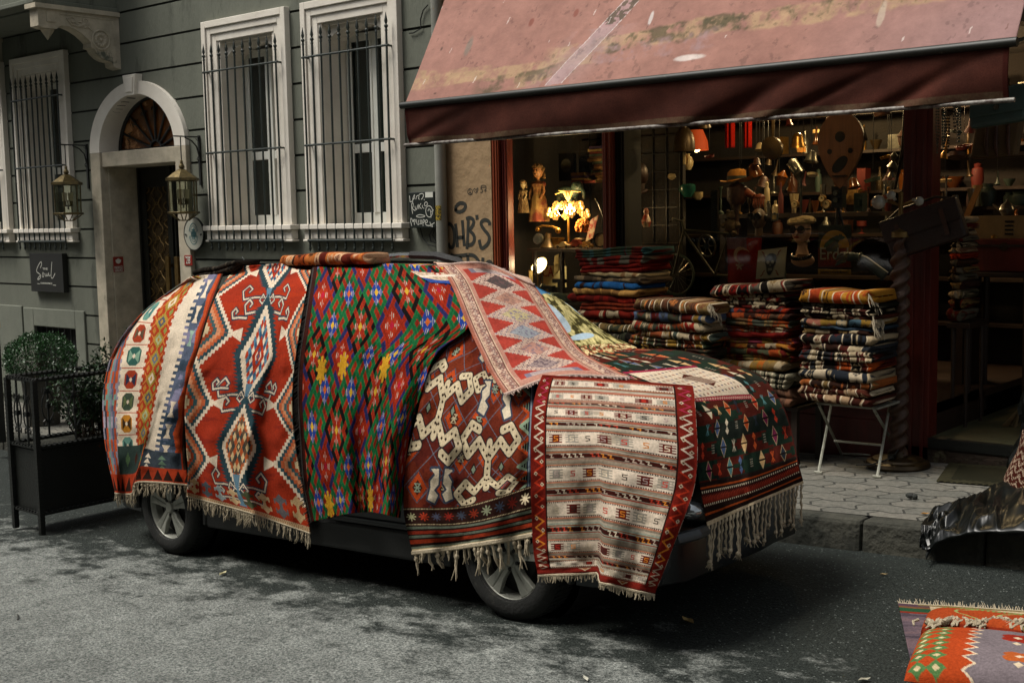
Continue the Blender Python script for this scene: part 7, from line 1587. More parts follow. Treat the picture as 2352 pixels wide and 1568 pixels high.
def doll(px, pyh, pyb, Y, name, lab, hr, mskin, mhair, mdress):
    h = W1(px, pyh, Y); b = W1(px+15, pyb, Y); L_ = h[2]-b[2]; x, y = h[0], h[1]; t = thing(name, (x, y, b[2]), lab, 'doll')
    m = MB(); m.ball(h, hr, 16, (.88, .9, 1.12)); m.ball(h+np.array((0, -hr*.88, -.1*hr)), hr*.16, 8); m.tube([h+np.array((0, 0, -hr)), h+np.array((0, 0, -hr*1.7))], hr*.32, 8)
    for s_ in (-1, 1): m.tube([h+np.array((s_*hr*.8, 0, -hr*1.8)), h+np.array((s_*hr*1.4, -hr*.3, -hr*3.2)), h+np.array((s_*hr*1.1, -hr*.9, -hr*4.4))], [hr*.3, hr*.24, hr*.18], 8)
    m.build('body', mskin, t, smooth=True)
    m = MB(); 
    for s_ in (-1, 1): m.ball(h+np.array((s_*hr*.34, -hr*.84, .12*hr)), hr*.13, 8)
    m.ball(h+np.array((0, -hr*.84, -.45*hr)), hr*.14, 8, (1.3, 1, .5)); m.build('face_paint', M_blk, t, smooth=True)
    m = MB(); rs = random.Random(3)
    for i in range(70):
        a = rs.uniform(0, 6.28); e = rs.uniform(.15, 1.25); 
        if math.sin(a) < -.2 and e < .65: continue
        m.ball(h+np.array((math.cos(a)*math.cos(e)*hr*1.02, math.sin(a)*math.cos(e)*hr*1.0, math.sin(e)*hr*1.1-.05*hr*0)), hr*.24, 6)
    for i in range(26): a = rs.uniform(.0, 3.14); m.ball(h+np.array((math.cos(a)*hr, math.sin(a)*hr*.9, rs.uniform(-1.2, .3)*hr)), hr*.26, 6)
    m.build('hair', mhair, t, smooth=True)
    m = MB(); N_ = 28; prof = [(hr*.6, -hr*1.6), (hr*1.15, -hr*2.0), (hr*.95, -hr*2.6), (hr*.85, -hr*3.6), (hr*1.2, -hr*4.4), (hr*1.5, -L_*.8), (hr*1.7, -L_)]; vs = []
    for r, z_ in prof:
        for k in range(N_): a = 2*math.pi*k/N_; vs.append((x+r*math.cos(a)*(1+.07*math.sin(a*9)), y+r*math.sin(a)*(1+.07*math.sin(a*9)), h[2]+z_))
    m.add(vs, [(i*N_+k, i*N_+(k+1) % N_, (i+1)*N_+(k+1) % N_, (i+1)*N_+k) for i in range(len(prof)-1) for k in range(N_)])
    for s_ in (-1, 1): m.ball(h+np.array((s_*hr*1.0, 0, -hr*2.1)), hr*.5, 8)
    m.build('dress', mdress, t, smooth=True)
doll(440, 410, 760, 9.95, 'vintage_doll', 'curly blond vintage doll in a red and lace dress in the left window', S1(44), M_skin, M_hair, pmat('doll_dress', '5e2414', '8a7040', 6, .9, contrast=.08))
doll(335, 500, 700, 9.8, 'lace_doll', 'small pale lace figure beside the blond doll', S1(24), M_por, M_lace, M_lace)
c = W1(500, 925, 9.72); m = MB(); m.lathe([(0, 0), (.085, 0), (.09, .01), (.06, .05), (.04, .10), (.03, .15), (.0, .15)], (c[0]+.02, c[1], zsh), n=24); h = MB(); h.tube([(c[0]-.10, c[1], zsh+.20), (c[0]-.06, c[1], zsh+.225), (c[0]+.08, c[1], zsh+.215), (c[0]+.14, c[1], zsh+.19)], [.02, .012, .012, .02], 8); h.ball((c[0]-.11, c[1], zsh+.19), .03, 10); h.ball((c[0]+.15, c[1], zsh+.175), .03, 10)
d_ = MB(); cc = W1(445, 882, 9.66); d_.disc(cc, (.1, -1, .35), S1(38), .02, 24)
for i in range(10): a = i*.6; d_.disc(cc+np.array((math.cos(a)*S1(26), -.016, math.sin(a)*S1(26))), (.1, -1, .35), .006, .01, 8)
item('antique_telephone', 'old cradle telephone with a brass handset and dial on the shelf', 'telephone', [('base', m, M_cop), ('handset', h, M_gold), ('dial', d_, M_silver)])
c = W1(545, 890, 9.75); m = MB(); m.box(c[0]-.09, c[0]+.1, c[1]-.04, c[1]+.05, zsh, zsh+.085); l_ = MB(); l_.box(c[0]-.095, c[0]+.105, c[1]-.045, c[1]+.055, zsh+.087, zsh+.105); item('jewel_box', 'embossed golden jewel box on the shelf under the flower lamp', 'box', [('case', m, M_gold), ('lid', l_, M_gold)], smooth=False)
def toycar(c, L_, mt, lab, ang=.2):
    b = MB(); ca, sa = math.cos(ang), math.sin(ang); f = lambda x, y, z: (c[0]+x*ca-y*sa, c[1]+x*sa+y*ca, c[2]+z); W_ = L_*.36
    prof = [(-.5, .12), (-.5, .28), (-.35, .33), (-.2, .36), (-.08, .55), (.15, .55), (.25, .36), (.5, .3), (.52, .12)]
    b.add([f(x*L_, -W_/2, z*L_*.8) for x, z in prof]+[f(x*L_, W_/2, z*L_*.8) for x, z in prof], [tuple(range(9)), tuple(reversed(range(9, 18)))]+[(i, i+9, (i+1) % 9+9, (i+1) % 9) for i in range(9)])
    t = item('toy_car', lab, 'toy car', [('body', b, mt)], 'toy cars on the lit shelf', smooth=False)
    for x in (-.3, .3):
        for y in (-.5, .5): w_ = MB(); w_.lathe([(0, 0), (.1*L_, 0), (.1*L_, .04*L_), (0, .04*L_)], f(x*L_, y*W_*1.05, .1*L_), (-sa, ca, 0), 12); w_.build('wheel', M_blk, t, smooth=True)
toycar(W1(612, 915, 9.66)*[1, 1, 0]+[0, 0, zsh], .15, M_por, 'cream toy car, leftmost on the lit shelf', .3); toycar(W1(705, 905, 9.75)*[1, 1, 0]+[0, 0, zsh], .20, pmat('toy_red', '7a2814', '4a170c', 6, .3), 'red brown toy car in the middle of the lit shelf', .1); toycar(W1(775, 920, 9.64)*[1, 1, 0]+[0, 0, zsh], .16, M_gold, 'golden toy car, nearest the round clock', -.3)
c = W1(885, 890, 9.8); m = MB(); m.lathe([(.062, 0), (.075, .0), (.075, .05), (.062, .05)], c, (.2, -1, .1), 28); f_ = MB(); f_.lathe([(0, .03), (.064, .03)], c, (.2, -1, .1), 28); item('alarm_clock', 'round table clock at the right end of the lit shelf', 'clock', [('case', m, M_blk), ('clock_face', f_, M_por)])
c = W1(815, 810, 9.8); m = MB(); m.obox(c, (.045, 0, .02), (0, .004, 0), (.055*-.0+.035, 0, .11)); item('tilted_picture', 'small red and white picture card leaning on the lit shelf', 'picture', [('card', m, pmat('red_white_card', '9a2a1a', 'b8a88c', 14, .5, contrast=.05))], smooth=False)
c = W1(760, 795, 9.9); m = MB(); rs = random.Random(9)
for i in range(150): a, e = rs.uniform(0, 6.28), math.asin(rs.uniform(-.6, 1)); m.ball(c+np.array((math.cos(a)*math.cos(e), math.sin(a)*math.cos(e), math.sin(e)))*.075*rs.uniform(.85, 1.1), .016, 5)
b_ = MB(); b_.lathe([(.0, 0), (.06, 0), (.10, .08), (.08, .10)], (c[0]-.05, c[1]+.05, zsh), n=20); item('fluffy_globe', 'fluffy orange ball sitting in a bowl beside the flower lamp', 'ornament', [('ball', m, pmat('orange_fluff', 'b8742c', '8a5018', 10, .9)), ('bowl', b_, M_cop)])
c = W1(555, 1130, 9.9); wq, hq = S1(105), S1(95); m = MB(); m.box(c[0]-wq, c[0]+wq, c[1], c[1]+.01, c[2]-hq*.9, c[2]+hq*.65); t = item('cardboard_sign', 'cream card sign with large red letters CA behind the reading lamp', 'sign', [('card', m, pmat('cream_card', 'b0a070', 'a09060', 6, .7))], smooth=False)
text_mesh('CA', 'lettering', (c[0]-wq*.55, c[1]-.004, c[2]+hq*.22), .15, M_redcl, t, width=wq*.95)
c = W1(560, 1190, 9.72); zb = zlo
m = MB(); m.box(c[0]-.16, c[0]+.12, c[1]-.04, c[1]+.06, zb, zb+.03); m.box(c[0]-.15, c[0]-.02, c[1]-.03, c[1]+.03, zb+.05, zb+.15); m.box(c[0]+.05, c[0]+.10, c[1]-.03, c[1]+.03, zb+.03, zb+.20); m.box(c[0]-.02, c[0]+.13, c[1]-.025, c[1]+.025, zb+.18, zb+.22); m.box(c[0]-.01, c[0]+.02, c[1]-.02, c[1]+.02, zb+.03, zb+.06)
w_ = MB(); w_.lathe([(.02, 0), (.05, 0), (.05, .015), (.02, .015)], (c[0]-.17, c[1], zb+.12), (1, 0, 0), 18); d2 = MB(); d2.disc((c[0]-.08, c[1]-.033, zb+.10), (0, -1, 0), .018, .003, 14); item('sewing_machine', 'black antique sewing machine in front of the cream card sign', 'sewing machine', [('body', m, M_blk), ('hand_wheel', w_, M_silver), ('badge', d2, M_gold)], smooth=False)
c = W1(590, 1060, 9.8); m = MB(); rs = random.Random(4)
for i in range(7): p = c+np.array((rs.uniform(-.04, .04), rs.uniform(-.03, .03), rs.uniform(-.07, .06))); m.obox(p, (.02, .01, .01), (0, .002, 0), (rs.uniform(-.01, .01), 0, .05))
item('folded_papers', 'bunch of folded papers standing upright beside the reading lamp', 'paper', [('sheets', m, M_pap)], smooth=False)
toycar(W1(640, 1225, 9.68)*[1, 1, 0]+[0, 0, zlo], .17, M_gold, 'golden toy cart below the shelf next to the sewing machine', .1)
c = W1(600, 1290, 9.62); m = MB(); m.box(c[0]-.2, c[0]+.16, c[1]-.02, c[1]+.04, c[2]-.03, c[2]+.045)
for i in range(24): m.ball((c[0]-.19+i*.0148, c[1]-.022, c[2]+.03), .006, 5)
item('trimmed_box', 'grey box with a beaded trim under the toy cart', 'box', [('case', m, M_grn)], smooth=False)
c = W1(400, 1160, 9.7); m = MB(); m.box(c[0]-.05, c[0]+.05, c[1], c[1]+.03, c[2]-.08, c[2]+.09); fr = MB(); fr.box(c[0]-.04, c[0]+.04, c[1]-.003, c[1], c[2]-.07, c[2]+.08); item('gilt_frame', 'small gilt picture frame at the foot of the reading lamp', 'picture frame', [('frame', m, M_gold), ('picture', fr, M_pap)], smooth=False)
c = W1(635, 370, 10.45); m = MB(); m.box(c[0]-.1, c[0]+.1, c[1], c[1]+.05, c[2]-.16, c[2]+.13); f_ = MB(); f_.lathe([(0, .002), (.07, .002)], c, (0, -1, 0), 28)
for i in range(12): a = i*math.pi/6; f_.obox(c+np.array((.058*math.cos(a), -.005, .058*math.sin(a))), (.002, 0, 0), (0, .001, 0), (0, 0, .006))
item('wall_clock', 'dark wall clock with a round ticked dial behind the flower lamp', 'clock', [('case', m, M_blk), ('dial', f_, pmat('grey_dial', '4e4c40', '3a382e', 10, .5))], smooth=False)
c = W1(640, 560, 10.1); m = MB(); m.ball(c, .10, 16, (1.5, .7, .75)); m.ball(c+np.array((.15, -.02, .06)), .06, 12, (1.2, .8, .9)); m.tube([c+np.array((.2, -.03, .05)), c+np.array((.25, -.04, -.01)), c+np.array((.25, -.04, -.07))], [.025, .018, .012], 8)
for s_ in (-1, 1):
    for q in (-1, 1): m.tube([c+np.array((s_*.08, q*.04, -.04)), c+np.array((s_*.08, q*.04, -.14))], .022, 8)
    m.ball(c+np.array((.13, s_*.05, .07)), .035, 8, (.6, .3, 1))
item('elephant_figurine', 'grey elephant figurine above the flower lamp', 'figurine', [('body', m, M_grn)])
bkx = [(840, 330, 6), (850, 460, 4), (800, 480, 3), (870, 400, 4), (720, 480, 4)]; ib = 0; BC = ['8a6a3a', '5a3a1e', '3e4a38', '6e2a18', 'a08a54', '4a3a5a', '7a5a2e']
for (bx, by, n) in bkx:
    for k_ in range(n):
        c = W1(bx+rnd.uniform(-8, 8), by-k_*17, 10.35); m = MB(); m.box(c[0]-.09, c[0]+.08, c[1], c[1]+.12, c[2]-.017, c[2]+.014); p = MB(); p.box(c[0]-.085, c[0]+.083, c[1]+.002, c[1]+.118, c[2]-.012, c[2]+.010)
        t = item('old_book', '%s book, %s in the %s pile behind the left window' % (('tan', 'brown', 'olive', 'rust', 'straw', 'violet', 'ochre')[ib % 7], ('lowest', 'second', 'third', 'fourth', 'fifth', 'sixth')[k_], ('upper', 'lower', 'left', 'middle', 'far left')[bkx.index((bx, by, n))]), 'book', [('cover', m, pmat('book_'+BC[ib % 7], BC[ib % 7], None, 12, .7)), ('pages', p, M_pap)], 'old books piled behind the left window', smooth=False); ib += 1
m = MB(); m.tube([W1(835, 600, 9.9), W1(860, 640, 9.9), W1(890, 720, 9.9), W1(905, 790, 9.9)], .004, 5); item('loose_cable', 'thin cable curving down at the right of the flower lamp', 'cord', [('cord', m, M_blk)])

def W2(x, y, Y=10.1): return np.array(at(*H1_(x, y), Y))
S2_ = lambda d, Y=10.1: d*.3296*np.linalg.norm(W2(800, 600, Y))/2822.5*.97
c = W2(65, 200, 10.0); m = MB(); r = S2_(78, 10); m.lathe([(r, -.10), (r*1.02, -.08), (r*.98, 0), (r*.8, .07), (r*.45, .12), (r*.2, .13), (r*.15, .17), (0, .18)], c, n=30); k_ = MB(); k_.tube([c+np.array((0, 0, .17)), c+np.array((0, 0, .6))], .008, 6); k_.ball(c+np.array((-.02, 0, .22)), .03, 8); b_ = MB(); b_.tube([c+np.array((0, 0, -.1)), c+np.array((0, 0, -.22))], .016, 8)
item('dome_lantern', 'dark brass dome lantern hanging in the top left of the main window', 'lantern', [('dome', m, M_cop), ('hook', k_, M_gold), ('tube', b_, M_por)])
c = W2(150, 200, 11.6); m = MB(); m.lathe([(.13, -.1), (.12, 0), (.07, .12), (0, .12)], c, n=24); b_ = MB(); b_.ball(c+np.array((0, 0, -.08)), .04, 10); item('fringed_lampshade', 'glowing red fringed lampshade behind the brass dome lantern', 'lamp', [('shade', m, pmat('red_lit_shade', '8a2a10', None, 9, .8, emis='c04a14', estr=.35)), ('bulb', b_, M_glow)])
c = W2(-245, 430, 9.9); m = MB(); hr = S2_(75, 9.9); m.ball(c, hr, 22, (.82, .95, 1.2)); m.tube([c+np.array((0, 0, -hr*.8)), c+np.array((0, 0, -hr*1.9))], hr*.5, 14); m.ball(c+np.array((.02, -hr*.92, -.15*hr)), hr*.18, 8, (.7, 1, 1.5)); m.ball(c+np.array((0, -hr*.85, -.6*hr)), hr*.2, 8, (1.2, .7, .5))
for s_ in (-1, 1): m.ball(c+np.array((s_*hr*.33, -hr*.83, .12*hr)), hr*.15, 8, (1.2, .6, .6))
nk = MB(); 
for i in range(20): a = math.pi*i/19; nk.ball(c+np.array((math.cos(a)*hr*.75, -math.sin(a)*hr*.7, -hr*1.65-math.sin(a)*.03)), .016, 7)
item('bronze_head', 'dark bronze head wearing a bead necklace, left side of the main window', 'sculpture', [('head', m, pmat('brown_bronze', '3a2414', '22150b', 6, .45, metal=.3)), ('bead_necklace', nk, M_lea)])
def vase(x, y, Y, R_, H_, mt, nm, lab, cat, prof=None, extra=None):
    c = W2(x, y, Y); m = MB(); P_ = prof or [(0, 0), (.5, 0), (.9, .25), (1, .5), (.7, .78), (.35, .85), (.42, 1), (.3, 1)]; m.lathe([(r*R_, z_*H_) for r, z_ in P_], c, n=22); parts = [('body', m, mt)]
    if extra: parts += extra(c, R_, H_)
    return item(nm, lab, cat, parts)
def spout(c, R_, H_):
    m = MB(); m.tube([c+np.array((R_*.8, 0, H_*.3)), c+np.array((R_*1.4, 0, H_*.5)), c+np.array((R_*1.6, 0, H_*.85))], [R_*.22, R_*.15, R_*.1], 8); h = MB(); h.tube([c+np.array((-R_*.8, 0, H_*.7)), c+np.array((-R_*1.5, 0, H_*.75)), c+np.array((-R_*1.5, 0, H_*.3)), c+np.array((-R_*.85, 0, H_*.2))], R_*.1, 6)
    l = MB(); l.lathe([(R_*.6, 0), (R_*.3, H_*.15), (0, H_*.2)], c+np.array((0, 0, H_*.8)), n=16); l.ball(c+np.array((0, 0, H_*1.03)), R_*.12, 8); return [('spout', m, M_por), ('handle', h, M_por), ('lid', l, M_por)]
vase(-5, 480, 10.6, .075, .10, M_por, 'teapot', 'cream teapot beside the bronze head', 'teapot', [(0, 0), (.5, 0), (1, .4), (.9, .7), (.6, .85)], spout)
vase(35, 390, 11.2, .09, .20, M_gold, 'patterned_vase', 'golden patterned vase above the cream teapot', 'vase')
vase(85, 590, 10.6, .085, .13, pmat('teal_glaze', '1f5a4c', '12382f', 8, .25), 'teal_bowl', 'teal glazed pot under the cream teapot', 'pot', [(0, 0), (.5, 0), (1, .5), (.95, .9), (.7, 1)])
vase(160, 610, 10.7, .05, .08, M_por, 'painted_cup', 'small painted cup next to the teal pot', 'cup', [(0, 0), (.5, 0), (1, .4), (1, 1), (.95, 1)])
vase(90, 400, 11.3, .06, .17, M_por, 'spotted_jug', 'spotted cream jug left of the yellow hat', 'jug')
vase(-200, 800, 9.9, .055, .18, pmat('white_red_glaze', 'a89878', '8a2a1a', 7, .3, contrast=.06), 'rooster_figurine', 'small white and red bird figurine left of the steering wheel', 'figurine', [(0, 0), (.5, 0), (.9, .3), (.6, .55), (.35, .7), (.5, .82), (.3, 1), (0, 1.02)])
c = W2(430, 475, 9.95); m = MB(); R_ = S2_(125, 9.95); vs = []; N_ = 44; prof = [(1.0, .03), (.93, -.0), (.62, .0), (.58, .04), (.57, .10), (.54, .34), (.40, .43), (.15, .38), (0, .36)]
for r, z_ in prof:
    for k_ in range(N_):
        a = 2*math.pi*k_/N_; br = (.06*math.cos(2*a) if r > .8 else 0); dent = (-.10*math.exp(-(math.sin(a)/.35)**2)*(1 if z_ > .3 and r < .5 else 0)); vs.append((c[0]+R_*r*math.cos(a), c[1]+R_*r*.8*math.sin(a), c[2]+R_*(z_+br+dent)*1.5+.10*R_*math.cos(a)*r))
m.add(vs, [(i*N_+k_, i*N_+(k_+1) % N_, (i+1)*N_+(k_+1) % N_, (i+1)*N_+k_) for i in range(len(prof)-1) for k_ in range(N_)])
bd2 = MB(); bd2.lathe([(R_*.585, R_*.05), (R_*.575, R_*.27)], c+np.array((0, 0, .0)), n=40, sx=1.0, sy=.8); item('yellow_fedora', 'mustard yellow hat with a dark band in the main window', 'hat', [('felt', m, pmat('mustard_felt', 'a8711c', '8f5c14', 9, .85)), ('hat_band', bd2, pmat('dark_band', '22302c', None, 5, .7))])
st_ = MB(); st_.tube([c+np.array((0, 0, .03)), c+np.array((0, 0, -.5))], .02, 8); st_.lathe([(.06, 0), (.09, .05), (.09, .16), (.04, .2)], c+np.array((0, 0, -.22)), n=16); item('hat_stand', 'dark hat block standing under the mustard hat', 'stand', [('stand', st_, M_lea)])
for (xa, xb, ya, yb, lab) in ((350, 410, 90, 245, 'narrow red cloth hanging at the top of the window, left one'), (480, 528, 80, 245, 'bright red cloth hanging at the top of the window, right one')):
    a, b = W2(xa, ya, 10.3), W2(xb, yb, 10.3); n_, m_ = 20, 24; U, V = np.meshgrid(np.linspace(0, 1, m_), np.linspace(0, 1, n_)); P = np.zeros((n_, m_, 3)); P[..., 0] = a[0]+(b[0]-a[0])*U; P[..., 1] = 10.3+.02*np.sin(U*14); P[..., 2] = a[2]+.5*(1-V)*0+(b[2]-a[2])*V+.25*(1-V)
    t = thing('red_cloth', (P[..., 0].mean(), 10.3, P[..., 2].min()), lab, 'cloth'); C = np.zeros((n_, m_, 3)); C[:] = s2l('a01c10'); grid_mesh('cloth', P, C, M_wool, t, .004)
c = W2(682, 250, 10.15); m = MB(); r = S2_(76); m.lathe([(r*.9, .0), (r, -.004), (r, .03), (r*.5, .045), (0, .05)], c, (0, -1, 0), 32, 1, 1.1); g_ = MB(); g_.lathe([(0, .008), (r*.88, .008)], c+np.array((0, -.0, 0)), (0, -1, 0), 32, 1, 1.1); h = MB(); h.tube([c+np.array((0, 0, r)), c+np.array((0, 0, r+.16))], [.012, .02], 8); item('hand_mirror', 'large oval hand mirror hanging beside the microphone', 'mirror', [('frame', m, M_cop), ('mirror_glass', g_, M_pane), ('handle', h, M_cop)])
c = W2(1152, 290, 9.75); r = S2_(166, 9.75); m = MB(); pts = []
for i in range(40):
    a = math.pi*i/39; pts.append((math.sin(a)*r*(.97 if a > 1.5 else (.97*math.sin(min(a, 1.5))**.0*1)), -math.cos(a)))
body = []
K = 28; vs = []; fs = []
prof2 = [(math.sin(math.pi*min(.999, t)**.72)**.85, t) for t in np.linspace(0.001, .999, K)]    # pear outline from top (t=0) to bottom
for (w_, t) in prof2:
    for k_ in range(13): a = math.pi*k_/12; vs.append((c[0]-math.cos(a)*w_*r, c[1]+math.sin(a)*w_*.16, c[2]+r*1.75-t*r*3.15))
for i in range(K-1):
    for k_ in range(12): fs.append((i*13+k_, i*13+k_+1, (i+1)*13+k_+1, (i+1)*13+k_))
m.add(vs, fs); f_ = MB(); f_.prism([(c[0]-w_*r*.99, c[1], c[2]+r*1.75-t*r*3.15) for w_, t in prof2]+[(c[0]+w_*r*.99, c[1], c[2]+r*1.75-t*r*3.15) for w_, t in reversed(prof2)], (0, -.008, 0))
ho = MB(); 
for (dx, dz, rr) in ((0, .60, .22), (-.45, .02, .11), (.45, .02, .11)):
    ho.lathe([(0, .0), (r*rr, .0)], c+np.array((dx*r, -.0095, dz*r+.02)), (0, -1, 0), 22)
pg = MB(); pg.lathe([(0, 0), (r*.42, 0)], c+np.array((0, -.0095, -.42*r)), (0, -1, 0), 24, 1, .55); brg = MB(); brg.box(c[0]-r*.3, c[0]+r*.3, c[1]-.022, c[1]-.009, c[2]-r*.92, c[2]-r*.86)
sd = MB(); sd.tube([c+np.array((r*.35, .03, r*1.55)), c+np.array((r*.75, .05, r*1.1)), c+np.array((r*1.02, .05, r*.5))], [.01, .022, .012], 8)
nk = MB(); nk.box(c[0]-.03, c[0]+.03, c[1]-.0, c[1]+.04, c[2]+r*1.7, c[2]+r*2.9)
item('oud', 'large pear shaped oud with round sound holes hanging in the window', 'oud', [('bowl', m, M_lea), ('soundboard', f_, pmat('oud_spruce', '6a3e1e', '4e2c14', 6, .6, stretch=(8, 1, .5))), ('sound_hole', ho, M_blk), ('pickguard', pg, M_blk), ('bridge', brg, M_blk), ('edge_binding', sd, M_silver), ('neck', nk, M_lea)], smooth=False)
c = W2(838, 392, 9.75); ax_ = Vector((.35, -.6, -.45)).normalized(); m = MB(); p = [c+np.array((-.055, .03, .07))+np.array((.11, -.05, -.12))*t for t in np.linspace(0, 1, 12)]; m.tube(p, [.028, .036, .041, .043, .043, .043, .043, .043, .043, .041, .036, .028], 16)
for i in range(1, 11): m.tube([p[i]+np.array((.044*math.cos(a), .044*math.sin(a)*.8, .026*math.cos(a))) for a in np.linspace(0, 6.28, 13)], .004, 4)
s_ = MB(); s_.tube([c+np.array((.05, 0, -.09)), c+np.array((.055, 0, -.16)), c+np.array((.055, 0, -.62))], [.016, .012, .009], 8); s_.lathe([(.0, 0), (.08, 0), (.07, .02), (0, .03)], c+np.array((.055, 0, -.63)), n=18); item('vintage_microphone', 'ribbed silver vintage microphone on a thin stand', 'microphone', [('ribbed_head', m, M_silver), ('stand', s_, M_silver)])
for (x, y, r, lab) in ((1065, 640, 26, 'round alarm clock with a pale face right of the microphone'), (1035, 600, 20, 'smaller round clock behind the pale faced alarm clock'), (845, 640, 22, 'dull round clock behind the microphone stand')):
    Y = 10.5 if r > 22 else 10.65; c = W2(x, y, Y); r = S2_(r, Y); m = MB(); m.lathe([(r, 0), (r*1.18, .0), (r*1.18, .04), (0, .04)], c, (0, -1, 0), 26); f_ = MB(); f_.lathe([(0, .043), (r, .043)], c, (0, -1, 0), 26); h = MB(); h.obox(c+np.array((.0, -.046, r*.3)), (.003, 0, 0), (0, .001, 0), (0, 0, r*.3)); h.obox(c+np.array((r*.2, -.046, r*.1)), (r*.22, 0, r*.1), (0, .001, 0), (-.001, 0, .003)); item('round_clock', lab, 'clock', [('case', m, M_gold), ('clock_face', f_, M_por), ('hands', h, M_blk)])
c = W2(1137, 590, 9.9); m = MB(); q = S2_(38, 9.9); m.box(c[0]-q, c[0]+q, c[1]-.03, c[1]+.06, c[2]-q*1.9, c[2]+q*1.9); l_ = MB()
for dz in (-q*.5, q*.7): l_.disc(c+np.array((0, -.03, dz)), (0, -1, 0), q*.45, .03, 18)
tr = MB()
for dx, dy in ((-.10, .05), (.10, .05), (.0, -.12)): tr.tube([c+np.array((0, 0, -q*1.9)), c+np.array((dx, dy, -q*1.9-.42))], .011, 6)
item('twin_lens_camera', 'black twin lens camera on a tripod beside the oud', 'camera', [('body', m, M_blk), ('lens', l_, M_silver), ('tripod', tr, M_blk)], smooth=False)
c = W2(1275, 620, 10.0); m = MB(); q = S2_(30, 10.0); m.box(c[0]-q, c[0]+q, c[1], c[1]+.1, c[2]-q*2.2, c[2]+q*1.9); m.box(c[0]-q*.5, c[0]+q*.6, c[1]-.03, c[1], c[2]-q, c[2]+q*.6); item('box_camera', 'dark green box camera right of the twin lens camera', 'camera', [('body', m, M_grn)], smooth=False)
for (x0, y0, x1, y1, Y, col, e, nm, lab) in ((1175, 540, 1272, 640, 11.5, 'b89048', .25, 'framed_picture', 'sepia picture, coloured as lit, standing behind the two cameras'), (985, 690, 1115, 708, 11.0, 'c07830', .6, 'amber_tray', 'amber tray edge, coloured as glowing, under the alarm clocks'), (1365, 612, 1388, 650, 11.3, 'c0702c', .5, 'small_lit_card', 'small orange card, coloured as lit, left of the bulbs on the twisted pole'), (850, 245, 905, 275, 11.9, 'c07a28', .4, 'orange_packet', 'orange packet on the back shelf right of the hand mirror'), (960, 120, 1015, 140, 11.9, 'a89868', .3, 'pale_packet', 'pale packet high on the back shelf left of the oud')):
    a, b = W2(x0, y0, Y), W2(x1, y1, Y); m = MB(); m.box(a[0], b[0], Y, Y+.02, b[2], a[2]); item(nm, lab, 'picture' if 'pict' in nm else 'packet', [('face', m, pmat('lit_'+nm, col, '7a5a2a', 18, .6, contrast=.1, emis=None))], smooth=False)  # lit look is put into the face colour; nothing here emits
c = W2(880, 820, 9.72); hr = S2_(76, 9.72); m = MB(); m.ball(c, hr, 28, (.86, .95, 1.22)); m.ball(c+np.array((0, -hr*.25, -hr*.75)), hr*.55, 16, (.95, .95, .8)); m.tube([c+np.array((0, .02, -hr*.9)), c+np.array((.0, .02, -hr*1.6)), c+np.array((0, .02, -hr*2.2))], [hr*.46, hr*.44, hr*.62], 18); m.ball(c+np.array((0, -hr*.98, -.25*hr)), hr*.17, 10, (.65, .9, 1.4)); m.ball(c+np.array((0, .03, -hr*2.75)), hr*1.0, 20, (1.15, .6, .62))
sg = MB(); 
for s_ in (-1, 1): sg.lathe([(0, .0), (hr*.33, .0), (hr*.37, -.01), (hr*.33, -.02)], c+np.array((s_*hr*.44, -hr*.98, hr*.06)), (s_*.25, -1, 0), 24)
sg.tube([c+np.array((-hr*.1, -hr*1.02, hr*.1)), c+np.array((hr*.1, -hr*1.02, hr*.1))], .006, 6)
for s_ in (-1, 1): sg.tube([c+np.array((s_*hr*.85, -hr*.85, hr*.1)), c+np.array((s_*hr*.9, .0, hr*.1))], .006, 6)
bt = MB(); N_ = 40; vs = []; prof = [(.86, .50), (1.12, .55), (1.32, .72), (1.28, .95), (1.0, 1.16), (.5, 1.24), (0, 1.24)]
for r, z_ in prof:
    for k_ in range(N_): a = 2*math.pi*k_/N_; w_ = 1+.04*math.sin(a*7+z_*6)+.03*math.sin(a*13); vs.append((c[0]+hr*r*w_*math.cos(a)*.98, c[1]+hr*r*w_*math.sin(a)*.95, c[2]+hr*z_+.08*hr*math.cos(a)))
bt.add(vs, [(i*N_+k_, i*N_+(k_+1) % N_, (i+1)*N_+(k_+1) % N_, (i+1)*N_+k_) for i in range(len(prof)-1) for k_ in range(N_)])
lps = MB(); lps.ball(c+np.array((0, -hr*.93, -.62*hr)), hr*.17, 12, (1.5, .5, .55)); nk2 = MB()
for i in range(26): a = math.pi*(i-.5)/24; nk2.ball(c+np.array((math.cos(a)*hr*.95, -math.sin(a)*hr*.62, -hr*2.35-math.sin(a)*.03+(i % 2)*.012)), .013, 6)
item('mannequin_bust', 'mannequin bust wearing a cream beret and big dark sunglasses', 'mannequin', [('bust', m, pmat('mannequin_skin', 'c09a80', 'a8826a', 4, .4)), ('sunglasses', sg, M_blk), ('beret', bt, pmat('cream_wool_beret', 'c0ac84', '9a8660', 22, .95, bump=.8)), ('lips', lps, M_redcl), ('necklace', nk2, M_blk)])
c = W2(585, 740, 9.85); hr = S2_(60, 9.85); m = MB(); m.ball(c, hr, 22, (.84, .95, 1.25)); m.ball(c+np.array((0, -hr*.2, -hr*.75)), hr*.5, 14); m.tube([c+np.array((0, 0, -hr*.8)), c+np.array((0, 0, -hr*2))], [hr*.42, hr*.5], 14); m.ball(c+np.array((0, -hr*.95, -.25*hr)), hr*.16, 8, (.7, 1, 1.5)); g_ = MB()
for s_ in (-1, 1): g_.lathe([(hr*.3, 0), (hr*.42, 0), (hr*.42, .03), (0, .02)], c+np.array((s_*hr*.42, -hr*.85, hr*.3)), (0, -1, 0), 20)
for s_ in (-1, 1): g_.ball(c+np.array((s_*hr*.95, 0, hr*.1)), hr*.4, 12, (.4, 1, 1.1))
